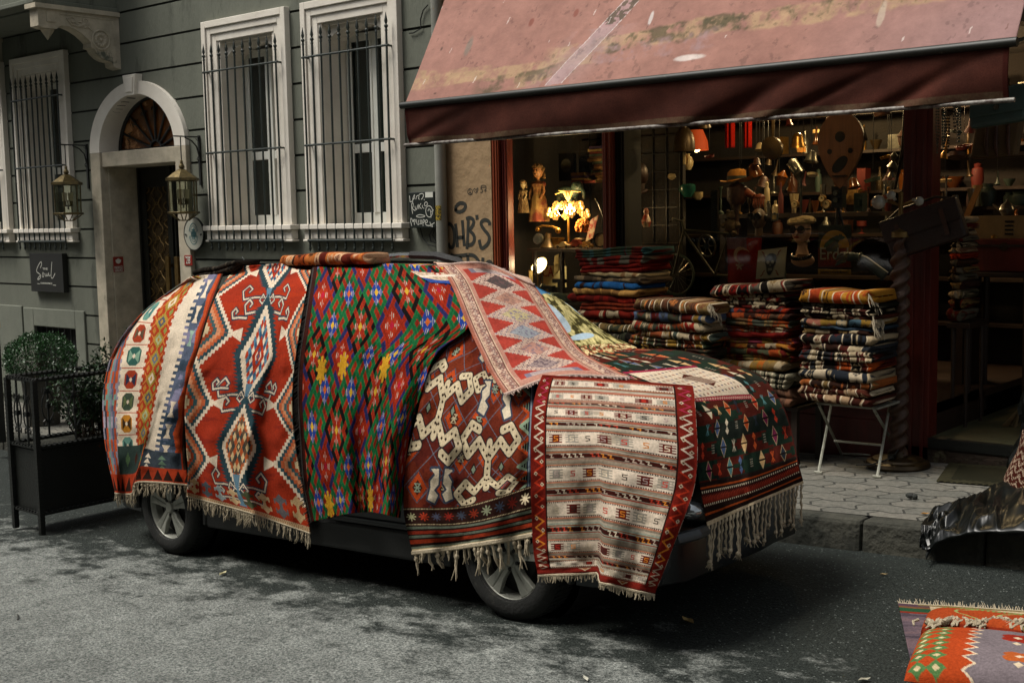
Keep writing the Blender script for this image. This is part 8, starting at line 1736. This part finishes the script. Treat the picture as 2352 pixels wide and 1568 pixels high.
item('goggled_bust', 'dark bust with goggles and headphones beside the pale mannequin', 'sculpture', [('head', m, pmat('dim_skin', '5a4634', '3c2e22', 5, .5)), ('goggles', g_, M_blk)])
c = W2(590, 595, 9.95); m = MB(); m.ball(c, .045, 12, (1.3, .7, .8))
for i in range(5): p = c+np.array((-.045+i*.024, -.02, -.01)); m.tube([p, p+np.array((.005, -.02, -.045)), p+np.array((.004, -.012, -.085+.006*abs(i-2)))], [.011, .010, .007], 7)
m.tube([c+np.array((-.05, 0, .01)), c+np.array((-.16, .03, .06))], [.03, .04], 10); item('carved_hand', 'reddish carved hand with hanging fingers above the goggled bust', 'sculpture', [('hand', m, pmat('carved_hand_wood', '7a3a1c', '5a2812', 8, .45))])
c = W2(395, 720, 9.95); m = MB(); m.ball(c, .05, 12); m.ball(c+np.array((0, 0, -.09)), .065, 12, (1, .9, 1.1))
for s_ in (-1, 1): m.ball(c+np.array((s_*.04, 0, .04)), .02, 8); m.tube([c+np.array((s_*.05, 0, -.06)), c+np.array((s_*.09, -.03, -.1))], .022, 8); m.tube([c+np.array((s_*.03, 0, -.14)), c+np.array((s_*.05, -.05, -.17))], .026, 8)
item('teddy_bear', 'small worn brown teddy bear sitting under the mustard hat', 'teddy bear', [('body', m, pmat('worn_plush', '5a4a30', '3c3020', 30, .95))])
c = W2(692, 728, 9.8); m = MB(); q = S2_(27, 9.8); m.box(c[0]-q, c[0]+q, c[1], c[1]+.015, c[2]-q, c[2]+q*.9); m.ball(c+np.array((0, .005, q)), q*.35, 8); f_ = MB(); f_.box(c[0]-q*.6, c[0]+q*.6, c[1]-.003, c[1], c[2]-q*.6, c[2]+q*.5); item('tiny_photograph', 'tiny silver photo frame between the two busts', 'picture frame', [('frame', m, M_silver), ('picture', f_, M_pap)], smooth=False)
c = W2(667, 1050, 9.6); sw, sh_ = S2_(118, 9.6), S2_(105, 9.6); t = thing('skull_sign', (c[0], 9.6, c[2]-sh_), 'white enamel danger sign with a black skull and red lightning bolts', 'sign'); tl_ = np.array((.07, 0, 1.0)); 
def sp_(x, z_, y=0): return np.array((c[0]+x*sw+z_*.06*sw, 9.6-y, c[2]+z_*sh_+x*.09*sw))
m = MB(); m.prism([sp_(-.95, -1), sp_(.95, -1), sp_(1, 1), sp_(-.9, .95)], (0, .008, 0)); m.build('plate', pmat('white_enamel', '9a988c', '848274', 6, .35), t)
m = MB(); m.prism([sp_(x, z_, .002) for x, z_ in ((-.36, .35), (-.28, .55), (-.1, .66), (.12, .66), (.3, .55), (.38, .3), (.34, .0), (.22, -.25), (.16, -.55), (.02, -.80), (-.12, -.78), (-.24, -.55), (-.26, -.25), (-.36, .05))], (0, -.003, 0)); m.build('skull', M_blk, t)
m = MB()
for x in (-.17, .14): m.lathe([(0, 0), (sw*.10, 0)], sp_(x, .08, .0065), (0, -1, 0), 18)
m.prism([sp_(-.02, -.02, .0055), sp_(.045, -.17, .0055), sp_(-.05, -.17, .0055)], (0, -.001, 0))
for k_ in range(7): m.prism([sp_(-.15+k_*.042, -.33, .0055), sp_(-.12+k_*.042, -.33, .0055), sp_(-.12+k_*.042, -.40, .0055), sp_(-.15+k_*.042, -.40, .0055)], (0, -.001, 0)); m.prism([sp_(-.14+k_*.040, -.43, .0055), sp_(-.11+k_*.040, -.43, .0055), sp_(-.11+k_*.040, -.49, .0055), sp_(-.14+k_*.040, -.49, .0055)], (0, -.001, 0))
m.build('skull_features', pmat('white_enamel', '9a988c'), t)
m = MB()
for sx_, sz_ in ((-1, 1), (1, 1), (-1, -1), (1, -1)):
    if (sx_, sz_) == (1, -1): pts = [(.38, -.48), (.50, -.62), (.48, -.68), (.62, -.82), (.54, -.86), (.42, -.70), (.45, -.64), (.34, -.52)]
    else: pts = [(sx_*a, sz_*b) for a, b in ((.38, .42), (.52, .60), (.50, .66), (.68, .84), (.60, .86), (.44, .70), (.47, .63), (.34, .46))]
    m.prism([sp_(x, z_, .002) for x, z_ in pts], (0, -.002, 0))
m.build('lightning_bolts', pmat('dark_red_enamel', '6a1a10', None, 5, .4), t)
a, b = W2(360, 875, 9.75), W2(600, 1190, 9.75); n_, m_ = 120, 110; U, V = np.meshgrid(np.linspace(0, 1, m_), np.linspace(0, 1, n_)); C = np.zeros((n_, m_, 3)); C[:] = s2l('6e1a12'); C[(V < .25)&(U < .6)] = s2l('5a4a5c')
d1 = np.hypot((U-.43)/1.0, (V-.37)*1.35); d2 = np.hypot((U-.50), (V-.40)*1.35); C[(d1 < .24)&(d2 > .19)] = s2l('8a7e74')
an = np.arctan2(V-.62, (U-.40)); rr = np.hypot((U-.40), (V-.62)*1.35); C[rr < .085*(1+.45*np.cos(5*(an+math.pi/2)))] = s2l('8a7e74')
P = np.zeros((n_, m_, 3)); P[..., 0] = a[0]+(b[0]-a[0])*U; P[..., 1] = 9.75+.02*np.sin(U*9+V*2); P[..., 2] = a[2]+(b[2]-a[2])*V; t = thing('red_flag', (P[..., 0].mean(), 9.75, b[2]), 'dark red flag with a pale crescent and star hanging left of the skull sign', 'flag'); grid_mesh('flag_cloth', P, C, M_wool, t, .003)
a, b = W2(1000, 785, 9.68), W2(1225, 1085, 9.68); t = thing('enamel_sign', ((a[0]+b[0])/2, 9.68, b[2]), 'enamel advertising sign reading Erdal with a crowned frog on a yellow half disc', 'sign'); ww, hh = b[0]-a[0], a[2]-b[2]
m = MB(); m.box(a[0], b[0], 9.68, 9.69, b[2], a[2]); m.build('plate', pmat('dark_green_enamel', '1c241c', '151b15', 6, .35), t); m = MB(); m.box(a[0], b[0], 9.677, 9.679, b[2]+.02*hh, b[2]+hh*.46); m.build('red_field', pmat('brown_red_enamel', '5a1e14', None, 5, .4), t)
m = MB(); cc_ = ((a[0]+b[0])/2, 9.678, b[2]+hh*.47); m.lathe([(0, 0), (ww*.43, 0)], cc_, (0, -1, 0), 30, 1, 1) if False else m.prism([(cc_[0]+ww*.45*math.cos(x), 9.678, cc_[2]+ww*.50*math.sin(x)) for x in np.linspace(0, math.pi, 26)], (0, -.001, 0)); m.build('yellow_half_disc', pmat('yellow_enamel', '8a6a1e', None, 5, .4), t)
fp = [(-.33, .0), (-.28, .14), (-.12, .27), (.0, .32), (.08, .36), (.12, .34), (.15, .40), (.18, .36), (.21, .41), (.24, .35), (.33, .31), (.30, .26), (.16, .22), (.12, .15), (.14, .02), (.16, -.10), (-.02, -.12), (-.22, -.10)]; m = MB(); m.prism([(cc_[0]+x*ww, 9.676, cc_[2]+y*ww) for x, y in fp], (0, -.001, 0)); m.build('frog_emblem', pmat('dark_teal_enamel', '26352f', None, 5, .4), t)
text_mesh('Erdal', 'lettering', (cc_[0]+ww*.0, 9.672, b[2]+hh*.335), .15, pmat('dull_white_paint', '8c8c80', None, 5, .5), t, width=ww*.86); M_rt = pmat('faded_red_paint', '8a3424', None, 5, .5)
text_mesh('Die beliebte', 'small_lettering', (cc_[0], 9.672, b[2]+hh*.20), .05, M_rt, t, width=ww*.62); text_mesh('Schuhcreme', 'small_lettering', (cc_[0], 9.672, b[2]+hh*.12), .05, M_rt, t, width=ww*.62)
m = MB(); m.box(a[0], b[0], 9.675, 9.685, b[2]-.055, b[2]-.012); m.build('yellow_strip', pmat('yellow_enamel', '8a6a1e', None, 5, .4), t); text_mesh('Schwarz-Gelb-Braun', 'small_lettering', (cc_[0], 9.671, b[2]-.033), .03, M_blk, t, width=ww*.85)
c = W2(1225, 1005, 9.6); m = MB(); m.ball(c, .05, 12, (1.2, .6, .8))
for i in range(4): p = c+np.array((-.04, -.01, .03-i*.022)); m.tube([p, p+np.array((-.04, -.01, -.01)), p+np.array((-.075-.01*(i % 2), -.01, -.035))], [.013, .012, .008], 7)
m.tube([c+np.array((-.01, -.02, .03)), c+np.array((-.04, -.04, .015))], [.014, .009], 7); m.tube([c+np.array((.04, 0, 0)), c+np.array((.12, .02, -.03)), c+np.array((.28, .04, -.16))], [.035, .034, .045], 12); br = MB()
for i in range(14): a_ = 6.28*i/14; br.ball(c+np.array((.085, .038*math.cos(a_)+.01, .038*math.sin(a_)-.01)), .009, 6)
item('mannequin_hand', 'blue grey mannequin hand with a bead bracelet in front of the enamel sign', 'mannequin hand', [('hand', m, pmat('blue_grey_paint', '3a4c54', '2c3a40', 6, .5)), ('bracelet', br, M_silver)])
c = W2(-10, 1130, 9.85); r = S2_(150, 9.85); t = thing('old_bicycle', (c[0]+.2, 9.85, c[2]-r), 'dark old bicycle with thin wheels behind the low rug stack', 'bicycle')
for nm, dx in (('wheel', 0), ('wheel', .95)):
    cc_ = c+np.array((dx, .05, 0)); m = MB(); m.tube([cc_+np.array((r*math.cos(a_), 0, r*math.sin(a_))) for a_ in np.linspace(0, 6.283, 41)[:-1]], .012, 7, close=True); w_ = m.build('wheel', M_grn, t, smooth=True)
    m = MB()
    for k_ in range(18): a_ = 6.283*k_/18; m.tube([cc_, cc_+np.array((r*math.cos(a_), 0, r*math.sin(a_)))], .0018, 3)
    m.build('spokes', M_silver, w_)
m = MB(); h0 = c+np.array((.0, 0, 0)); m.tube([h0, h0+np.array((.12, 0, .42)), h0+np.array((.1, 0, .5))], .013, 7); m.tube([h0+np.array((.12, 0, .4)), h0+np.array((.45, 0, .0)), h0+np.array((.95, 0, 0))], .013, 7); m.tube([h0+np.array((.12, 0, .42)), h0+np.array((.6, 0, .38)), h0+np.array((.45, 0, 0))], .013, 7); m.build('bike_frame', pmat('olive_bike_paint', '3c3a26', '25241a', 8, .4), t, smooth=True)
m = MB(); m.tube([h0+np.array((.1, -.2, .5)), h0+np.array((.06, -.1, .53)), h0+np.array((.1, 0, .5)), h0+np.array((.06, .1, .53))], .011, 7); m.build('handlebar', M_silver, t, smooth=True)
c = W2(222, 930, 9.7); r = S2_(78, 9.7); m = MB(); m.tube([c+np.array((r*math.cos(a_)*.9, -.2*r*math.sin(a_), r*math.sin(a_))) for a_ in np.linspace(0, 6.283, 37)[:-1]], .011, 8, close=True)
for a_ in (0, 2.09, 4.19, 1.05, 3.14, 5.24): m.tube([c, c+np.array((r*math.cos(a_)*.9, -.2*r*math.sin(a_), r*math.sin(a_)))], .006, 5)
h = MB(); h.disc(c, (0, -1, .2), r*.3, .02, 18); item('steering_wheel', 'pale steering wheel with thin spokes in front of the bicycle', 'steering wheel', [('wheel_rim', m, M_silver), ('hub', h, M_blk)])
m = MB(); c = W2(272, 690, 9.9); m.box(c[0]-.035, c[0]+.035, c[1], c[1]+.03, c[2]-.27, c[2]+.2)
for k_ in range(22): z_ = c[2]-.26+k_*.021; m.obox((c[0]-.014, c[1]-.003, z_), (.013, 0, .006), (0, .003, 0), (0, 0, .004)); m.obox((c[0]+.014, c[1]-.003, z_), (.013, 0, -.006), (0, .003, 0), (0, 0, .004))
item('tread_strip', 'vertical strip of black tyre tread under the mustard hat', 'tyre', [('tread', m, M_blk)], smooth=False)
rs = random.Random(77); shz = (-.25, .2, .62, 1.02, -.7, -1.15); kinds = []
PW = lambda x, a, b: ('left end', 'left half', 'middle', 'right half', 'right end')[max(0, min(4, int((x-a)/(b-a)*5)))]
BM = [M_gold, M_por, M_cop, M_silver, M_lea, M_grn, pmat('amber_bottle', '6a3a12', '3c200a', 8, .15), pmat('oxblood_box', '5a1c12', None, 8, .5)]
profs = {'bottle': [(0, 0), (.5, 0), (.5, .55), (.2, .72), (.18, 1), (0, 1)], 'goblet': [(0, 0), (.45, 0), (.1, .1), (.1, .45), (.5, .6), (.5, 1), (.4, 1)], 'jar': [(0, 0), (.5, 0), (.6, .4), (.5, .8), (.3, .85), (.35, 1), (0, 1.05)], 'bowl': [(0, 0), (.4, 0), (1, .45), (1.1, .6), (.95, .55)], 'candlestick': [(0, 0), (.5, 0), (.45, .08), (.12, .15), (.18, .5), (.1, .6), (.15, .9), (.3, .95), (.3, 1), (0, 1)]}
for zi, zz in enumerate(shz[:4]):
    x = -6.7+rs.uniform(0, .1)
    while x < 1.5:
        kd = rs.choice(list(profs)+['box', 'box']); Y = 12.38+rs.uniform(-.05, .08); h_ = rs.uniform(.12, .30); w_ = rs.uniform(.05, .11)
        if kd == 'box': m = MB(); m.box(x-w_*.7, x+w_*.7, Y-.05, Y+.08, zz, zz+h_*.8); nm, lb, ct = 'shelf_box', 'box', 'box'
        else: m = MB(); m.lathe([(r*w_, z_*h_) for r, z_ in profs[kd]], (x, Y, zz), n=12); nm, lb, ct = kd, kd, kd
        rs_m = rs.choice(BM); o = m.build({'box': 'curio_box'}.get(kd, kd), rs_m, None, smooth=(kd != 'box')); tag(o, '%s %s on the %s shelf at the back of the shop, %s' % (rs_m.name.replace('_', ' '), ct, ('lowest', 'second', 'third', 'top')[zi], PW(x, -6.7, 1.5)), ct, 'curios on the back shelves of the shop')
        x += w_*2+rs.uniform(.01, .12)
tz = W2(900, 700, 10.9)[2]; t = thing('curio_table', (-5.1, 11.0, -1.56), 'long dark table crowded with curios behind the main window', 'table'); m = MB(); m.box(-6.5, -3.9, 10.75, 11.3, tz-.04, tz); m.build('table_top', M_wood, t)
for xx in (-6.4, -4.0): m = MB(); m.box(xx-.03, xx+.03, 10.8, 11.25, -1.56, tz-.04); m.build('leg', M_wood, t)
HK = {'copper pan': [(0, 0), (.9, .02), (1, .3), (.95, .3), (.85, .06)], 'hanging lantern': [(0, 0), (.5, .02), (.62, .4), (.62, .8), (.8, .85), (.3, 1.2), (.1, 1.4), (0, 1.4)], 'brass bell': [(1, 0), (.8, .2), (.6, .8), (.3, 1), (0, 1.05)], 'string of gourds': [(0, 0), (.5, .2), (.2, .5), (.6, .9), (.15, 1.3), (.4, 1.7), (0, 2)], 'horn': [(.7, 0), (.3, .5), (.15, 1.2), (.12, 2), (0, 2)]}
n_ = 0
for i in range(46):
    kd = rs.choice(list(HK)); x = -6.45+2.5*((i*.618) % 1); Y = rs.uniform(10.2, 11.9); z_ = rs.uniform(.18, .85); r = rs.uniform(.04, .085); mt = rs.choice(BM); m = MB(); m.lathe([(a*r, b*r*1.5) for a, b in HK[kd]], (x, Y, z_), (rs.uniform(-.3, .3), rs.uniform(-.3, .3), 1), 14)
    h = MB(); h.tube([(x, Y, z_+r*1.5), (x, Y, 1.5)], .003, 4)
    item('_'.join(kd.split()), '%s %s hanging from the shop ceiling behind the window, %s' % (mt.name.replace('_', ' '), kd, PW(x, -6.45, -3.95)), kd, [('body', m, mt), ('string', h, M_blk)], 'curios hanging from the shop ceiling')
for i in range(40):
    kd = rs.choice(list(profs)); x = -6.45+i*.063; Y = rs.uniform(10.8, 11.2); h_ = rs.uniform(.1, .32); w_ = rs.uniform(.03, .07); mt = rs.choice(BM); m = MB(); m.lathe([(r*w_, z_*h_) for r, z_ in profs[kd]], (x, Y, tz+.001), n=14)
    tag(m.build(kd, mt, None, smooth=True), '%s %s crowded among curios on the long table behind the window, %s' % (mt.name.replace('_', ' '), kd, PW(x, -6.45, -3.95)), kd, 'curios on the long table behind the window')
def chain(pts, r, mt, nm, lab, cat, grp=None, beads=0):
    m = MB()
    if beads:
        for p, q in zip(pts[:-1], pts[1:]):
            n = max(2, int(np.linalg.norm(np.array(q)-np.array(p))/(r*2.4)))
            for k_ in range(n): m.ball(np.array(p)+(np.array(q)-np.array(p))*k_/n, r, 6)
    else: m.tube(pts, r, 6)
    return item(nm, lab, cat, [('strand', m, mt)], grp)
def W3(x, y, Y=9.6): return np.array(at(*I1_(x, y), Y))
for i, (x, y0, y1) in enumerate(((545, 40, 330), (585, 60, 330), (612, 60, 330), (655, 50, 190), (680, 50, 260))):
    chain([W3(x, y0-60, 9.35), W3(x-4, (y0+y1)/2, 9.34), W3(x+3, y1, 9.35), W3(x+12, (y0+y1)/2+20, 9.36), W3(x+10, y0-60, 9.37)], .009, (M_silver, M_grn, M_cop)[i % 3], 'bead_necklace', 'bead necklace hanging on the red door post, %s of five from the left' % ('first', 'second', 'third', 'fourth', 'fifth')[i], 'necklace', 'bead necklaces on the red door post', 1)
for i, (x0, x1, y0, y1) in enumerate(((370, 280, 70, 560), (390, 330, 60, 600), (425, 500, 80, 360), (345, 300, 90, 480))):
    chain([W3(x0, y0-50, 9.5), W3((x0+x1)/2+8, (y0+y1)/2, 9.5), W3(x1, y1, 9.5)], .012, M_drl, 'leather_strap', 'dark leather strap beside the red door post, %s' % ('longest and leftmost', 'second, slanting', 'short, crossing the post', 'thin, behind the others')[i], 'strap', 'leather straps beside the red door post')
chain([W2(1480, 400, 9.8), W2(1470, 470, 9.8), W2(1490, 505, 9.8), W2(1508, 480, 9.8), W2(1500, 390, 9.8)], .007, M_gold, 'pearl_string', 'golden pearl string hanging above the bulbs', 'necklace', None, 1)
c = W3(470, 810, 9.12); ux_ = np.array((.93, 0, .30)); ux_ /= np.linalg.norm(ux_); uz_ = np.array((-.30, 0, .93)); t = thing('leather_satchel', (c[0], 9.12, c[2]-.2), 'worn brown leather satchel hung aslant on the red door post', 'bag'); m = MB(); W_s = .30; m.obox(c, ux_*W_s, (0, .05, 0), uz_*.155); m.build('case', M_drl, t, bevel=.02)
m = MB(); m.obox(c+np.array((0, -.058, 0))+uz_*.075, ux_*(W_s+.006), (0, .006, 0), uz_*.085); m.build('flap', M_drl, t, bevel=.004); m = MB(); m.tube([c-ux_*W_s*.9+uz_*.155, c-ux_*.15+uz_*.21, c+ux_*.15+uz_*.21, c+ux_*W_s*.9+uz_*.155], .010, 6); m.build('handle', M_drl, t, smooth=True)
m = MB(); 
for s_ in (-.6, .6): m.obox(c+ux_*W_s*s_+np.array((0, -.068, 0))-uz_*.0, ux_*.016, (0, .003, 0), uz_*.10)
m.build('buckle_strap', M_lea, t)
c = W3(940, 40, 8.9); t = thing('hanging_handbag', (c[0], 8.9, c[2]-.15), 'grey green leather handbag hanging under the right end of the awning', 'bag'); m = MB(); m.obox(c, (.20, 0, .02), (0, .05, 0), (-.0, 0, .13)); m.build('pouch', pmat('grey_green_leather', '3f5550', '2c3c38', 6, .4), t, bevel=.03); m = MB(); m.obox(c+np.array((0, -.06, .03)), (.19, 0, .02), (0, .006, 0), (0, 0, .085)); m.build('flap', pmat('grey_green_leather', '3f5550'), t, bevel=.02); m = MB(); m.disc(c+np.array((.0, -.068, -.01)), (0, -1, 0), .018, .006, 14); m.build('clasp', M_silver, t)
m = MB(); m.tube([c+np.array((.18, 0, .1)), c+np.array((.24, 0, .3)), c+np.array((.26, 0, .6))], .016, 6); m.build('strap', M_lea, t, smooth=True)
c = W3(935, 190, 9.6); t = thing('tan_satchel', (c[0], 9.6, c[2]-.2), 'tan suede satchel with tassels hanging below the grey green handbag', 'bag'); m = MB(); m.obox(c, (.17, 0, 0), (0, .05, 0), (.03, 0, .20)); m.build('pouch', pmat('tan_suede', '5a4426', '3e2e18', 8, .9), t, bevel=.02)
for dx in (-.07, 0, .09):
    m = MB(); m.tube([c+np.array((dx, -.06, .05)), c+np.array((dx, -.065, -.12)), c+np.array((dx+.01, -.06, -.2))], [.012, .016, .006], 6); m.build('tassel', M_lea, t, smooth=True)
zs1 = W3(950, 665, 11.2)[2]; zs2 = W3(900, 335, 11.2)[2]
for zz in (zs1, zs2): m = MB(); m.box(-4.1, .6, 11.1, 11.5, zz-.03, zz); m.build('side_shelf', M_wood, shop)
for i, (x, y, r, h_, mt, nm, lab) in enumerate(((795, 640, .055, .19, M_por, 'tall_jar', 'cream tall jar on the doorway shelf'), (865, 640, .07, .20, M_grn, 'dark_jar', 'dark green jar on the doorway shelf'), (1000, 650, .05, .12, M_grn, 'small_jug', 'small dark jug on the doorway shelf'), (1070, 650, .10, .12, M_grn, 'enamel_bowl', 'green enamel bowl at the right end of the doorway shelf'))):
    c = W3(x, y, 11.2); m = MB(); m.lathe([(0, 0), (r*.8, 0), (r, h_*.3), (r, h_*.7), (r*.6, h_*.85), (r*.7, h_), (r*.5, h_)], (c[0], 11.2, zs1+.001), n=20); item(nm, lab, 'jar', [('body', m, mt)])
for i, x in enumerate((750, 775, 800, 835, 860, 905, 985, 1030)): c = W3(x, 300, 11.2); m = MB(); h_ = .07+.03*(i % 3); m.lathe([(0, 0), (.022, 0), (.022, h_*.6), (.01, h_*.8), (.01, h_), (0, h_)], (c[0], 11.2, zs2+.001), n=10); o = m.build('small_bottle', (M_gold, BM[6], M_por)[i % 3], None, smooth=True); tag(o, 'tiny bottle on the upper doorway shelf, %s from the left' % ('first', 'second', 'third', 'fourth', 'fifth', 'sixth', 'seventh', 'eighth')[i], 'bottle', 'tiny bottles on the upper doorway shelf')
a, b = W3(760, 870, 10.6), W3(1110, 1080, 10.6); t = thing('red_chest', ((a[0]+b[0])/2, 10.6, b[2]), 'dark red wooden chest on a small table inside the doorway', 'chest'); m = MB(); m.box(a[0], b[0], 10.6, 11.0, b[2], a[2]); m.build('chest_body', M_red, t, bevel=.01); m = MB(); m.disc((W3(965, 920, 10.6)), (0, -1, 0), .035, .012, 18); m.build('lock_plate', M_cop, t, smooth=True); m = MB(); m.box(a[0]-.02, b[0]+.02, 10.58, 11.02, a[2]-.07, a[2]-.05); m.build('lid_edge', M_wood, t)
m = MB(); m.box(a[0]-.05, b[0]+.1, 10.55, 11.05, b[2]-.04, b[2]-.002); t = thing('side_table', ((a[0]+b[0])/2, 10.8, -1.79), 'dark wooden side table under the red chest', 'table'); m.build('table_top', M_wood, t, bevel=.005)
for xx in (a[0], b[0]):
    for yy in (10.6, 11.0): m = MB(); m.tube([(xx, yy, b[2]-.04), (xx, yy, -1.79)], [.028, .018], 8); m.build('leg', M_wood, t, smooth=True)
c = W3(960, 810, 10.75); zc_ = a[2]+.001; m = MB(); m.box(c[0]-.30, c[0]+.28, 10.65, 10.85, zc_, zc_+.19); g_ = MB()
for i in range(4): g_.box(c[0]+.05, c[0]+.12, 10.645, 10.65, zc_+.03+i*.035, zc_+.045+i*.035)
item('wooden_radio', 'old tan radio with a louvred front on top of the red chest', 'radio', [('case', m, pmat('tan_radio', '6a5630', '4e3e22', 7, .6)), ('louvres', g_, M_blk)], smooth=False)
c = W3(985, 740, 10.72); m = MB(); m.lathe([(0, 0), (.04, 0), (.07, .05), (.05, .09), (.02, .11), (.0, .14)], (c[0], 10.72, zc_+.192), n=18); m.tube([(c[0]-.06, 10.72, zc_+.24), (c[0]-.12, 10.72, zc_+.29)], [.014, .008], 7); m.tube([(c[0]+.05, 10.72, zc_+.27), (c[0]+.11, 10.72, zc_+.27), (c[0]+.08, 10.72, zc_+.21)], .007, 6); item('silver_teapot', 'shiny silver teapot on top of the old radio', 'teapot', [('body', m, M_silver)])
c = W3(828, 835, 10.5); m = MB(); m.lathe([(0, 0), (.04, 0), (.04, .02), (.02, .04), (.008, .08), (0, .085)], (c[0], 10.5, zc_-.0), n=16) if False else m.lathe([(0, 0), (.04, 0), (.04, .02), (.02, .04), (.008, .08), (0, .085)], (c[0]+.05, 10.68, zc_), n=16); item('brass_bell', 'small shiny brass bell at the left end of the red chest', 'bell', [('bell', m, M_gold)])
c = W3(745, 700, 10.4); m = MB(); m.obox(c, (.025, 0, 0), (0, .01, 0), (.09, 0, .22)); item('wooden_ruler', 'yellow wooden board leaning inside the doorway', 'board', [('board', m, pmat('yellow_wood', '8a5f26', '6a4518', 8, .6))], smooth=False)
w5 = 'in the stool stack inside the doorway'
SR = [(735, 775, [WH, GY, 'a89a80'], 'cream fringed rug on top'), (775, 815, ['8a7a60', DR, GY], 'tan and red rug, second'), (815, 850, [WH, '4a1a14'], 'white and maroon rug'), (850, 890, [DR, GY, BK], 'dark red rug'), (890, 925, [BK, WH], 'black and white rug'), (925, 960, [WH, '7a5a48', GY], 'pale rug above the orange one'), (960, 1000, ['9a3418', '7a2814', '4a4a44'], 'orange edged rug'), (1000, 1045, [GY, '3a2a20', WH], 'grey ribbed rug'),
      (1045, 1090, ['3a2a20', GY, TN], 'brown knotted rug'), (1090, 1140, ['4a4030', GY, BK], 'olive knotted rug'), (1140, 1190, [TN, BR_, GY], 'tan rug with thick ribs'), (1190, 1250, [WH, BK, '5a5a48'], 'broad white and black rug'), (1250, 1310, ['5a2018', BK, TN], 'wine red rug'), (1310, 1390, ['4a2a1c', DR, GY], 'brown and red rug, lowest')]
for i, (ya, yb, pal, d) in enumerate(SR):
    xo = rnd.uniform(-8, 8); a, b = W3(640-i*2.2+xo, ya, 10.0), W3(722+xo, yb, 10.0); folded('folded_rug', d+' '+w5, a[0], b[0], b[2]+.001, a[2], 10.0, .35, pal, 300+i, group='folded rugs stacked on a stool inside the doorway', lay=1, motif=1)
a, b = W3(600, 1395, 9.98), W3(775, 1430, 9.98); t = thing('wooden_stool', ((a[0]+b[0])/2, 10.15, -1.79), 'low wooden stool carrying the rug stack inside the doorway', 'stool'); zt = W3(690, 1392, 10)[2]; m = MB(); m.box(a[0]+.02, b[0]-.02, 9.95, 10.4, zt-.05, zt-.002); m.build('seat', M_wood, t, bevel=.005)
for xx in (a[0]+.06, b[0]-.06):
    for yy in (10.0, 10.35): m = MB(); m.tube([(xx, yy, zt-.05), (xx, yy, -1.79)], [.022, .015], 8); m.build('leg', M_wood, t, smooth=True)
c = W3(1010, 1560, 10.0); m = MB(); m.tube([np.array((c[0], 10.2, -1.75)), np.array((c[0]+.45, 10.35, -.6))], .012, 6); b_ = MB(); rs = random.Random(8)
for i in range(60): b_.tube([(c[0]+.02, 10.2, -1.62), (c[0]-.05+rs.uniform(-.07, .05), 10.2+rs.uniform(-.04, .04), -1.785)], .003, 3)
item('broom', 'straw broom leaning at the right inside the doorway', 'broom', [('bristles', b_, pmat('straw', '6a5834', '4a3c22', 14, .9)), ('stick', m, M_wood)])
for (x0, x1, y0, y1, col, lab) in ((-3.3, -1.2, 10.3, 11.6, '5a1a12', 'dark red carpet on the shop floor beyond the doorway'), (-2.9, -1.6, 9.75, 10.15, '2c2a1c', 'small olive carpet piece just inside the doorway')):
    c = Cv(x1-x0, y1-y0, col, .012); nn = vnoise(c.X*6, c.Y*9, 200); c.mask(nn > .58, '7a3a24' if col[0] == '5' else '1e1e14'); P = np.zeros((c.n, c.m, 3)); P[..., 0] = x0+c.X; P[..., 1] = y1-c.Y; P[..., 2] = -1.782; t = thing('floor_carpet', ((x0+x1)/2, (y0+y1)/2, -1.79), lab, 'carpet'); grid_mesh('carpet', P, c.C, M_wool, t, .01)
for i, (x, y, e) in enumerate(((-5.7, 11.5, 80), (-4.4, 11.6, 50), (-2.4, 11.6, 5), (-5.2, 9.95, 30))):  # last bulb is added, out of view, to light the window display
    lab = ('bare warm bulb hanging at the ceiling deep behind the main window', 'second bare warm bulb hanging nearer the door', 'bare bulb hanging over the doorway shelves', 'added bare bulb just inside the main window, lighting the display')[i]; m = MB(); m.tube([(x, y, 1.5), (x, y, 1.25)], .004, 5); b_ = MB(); b_.ball((x, y, 1.2), .035, 10); item('ceiling_bulb', lab, 'lamp', [('flex', m, M_blk), ('bulb', b_, M_glow)]); point('ceiling_bulb_light', (x, y, 1.13), e, WARM, .06)
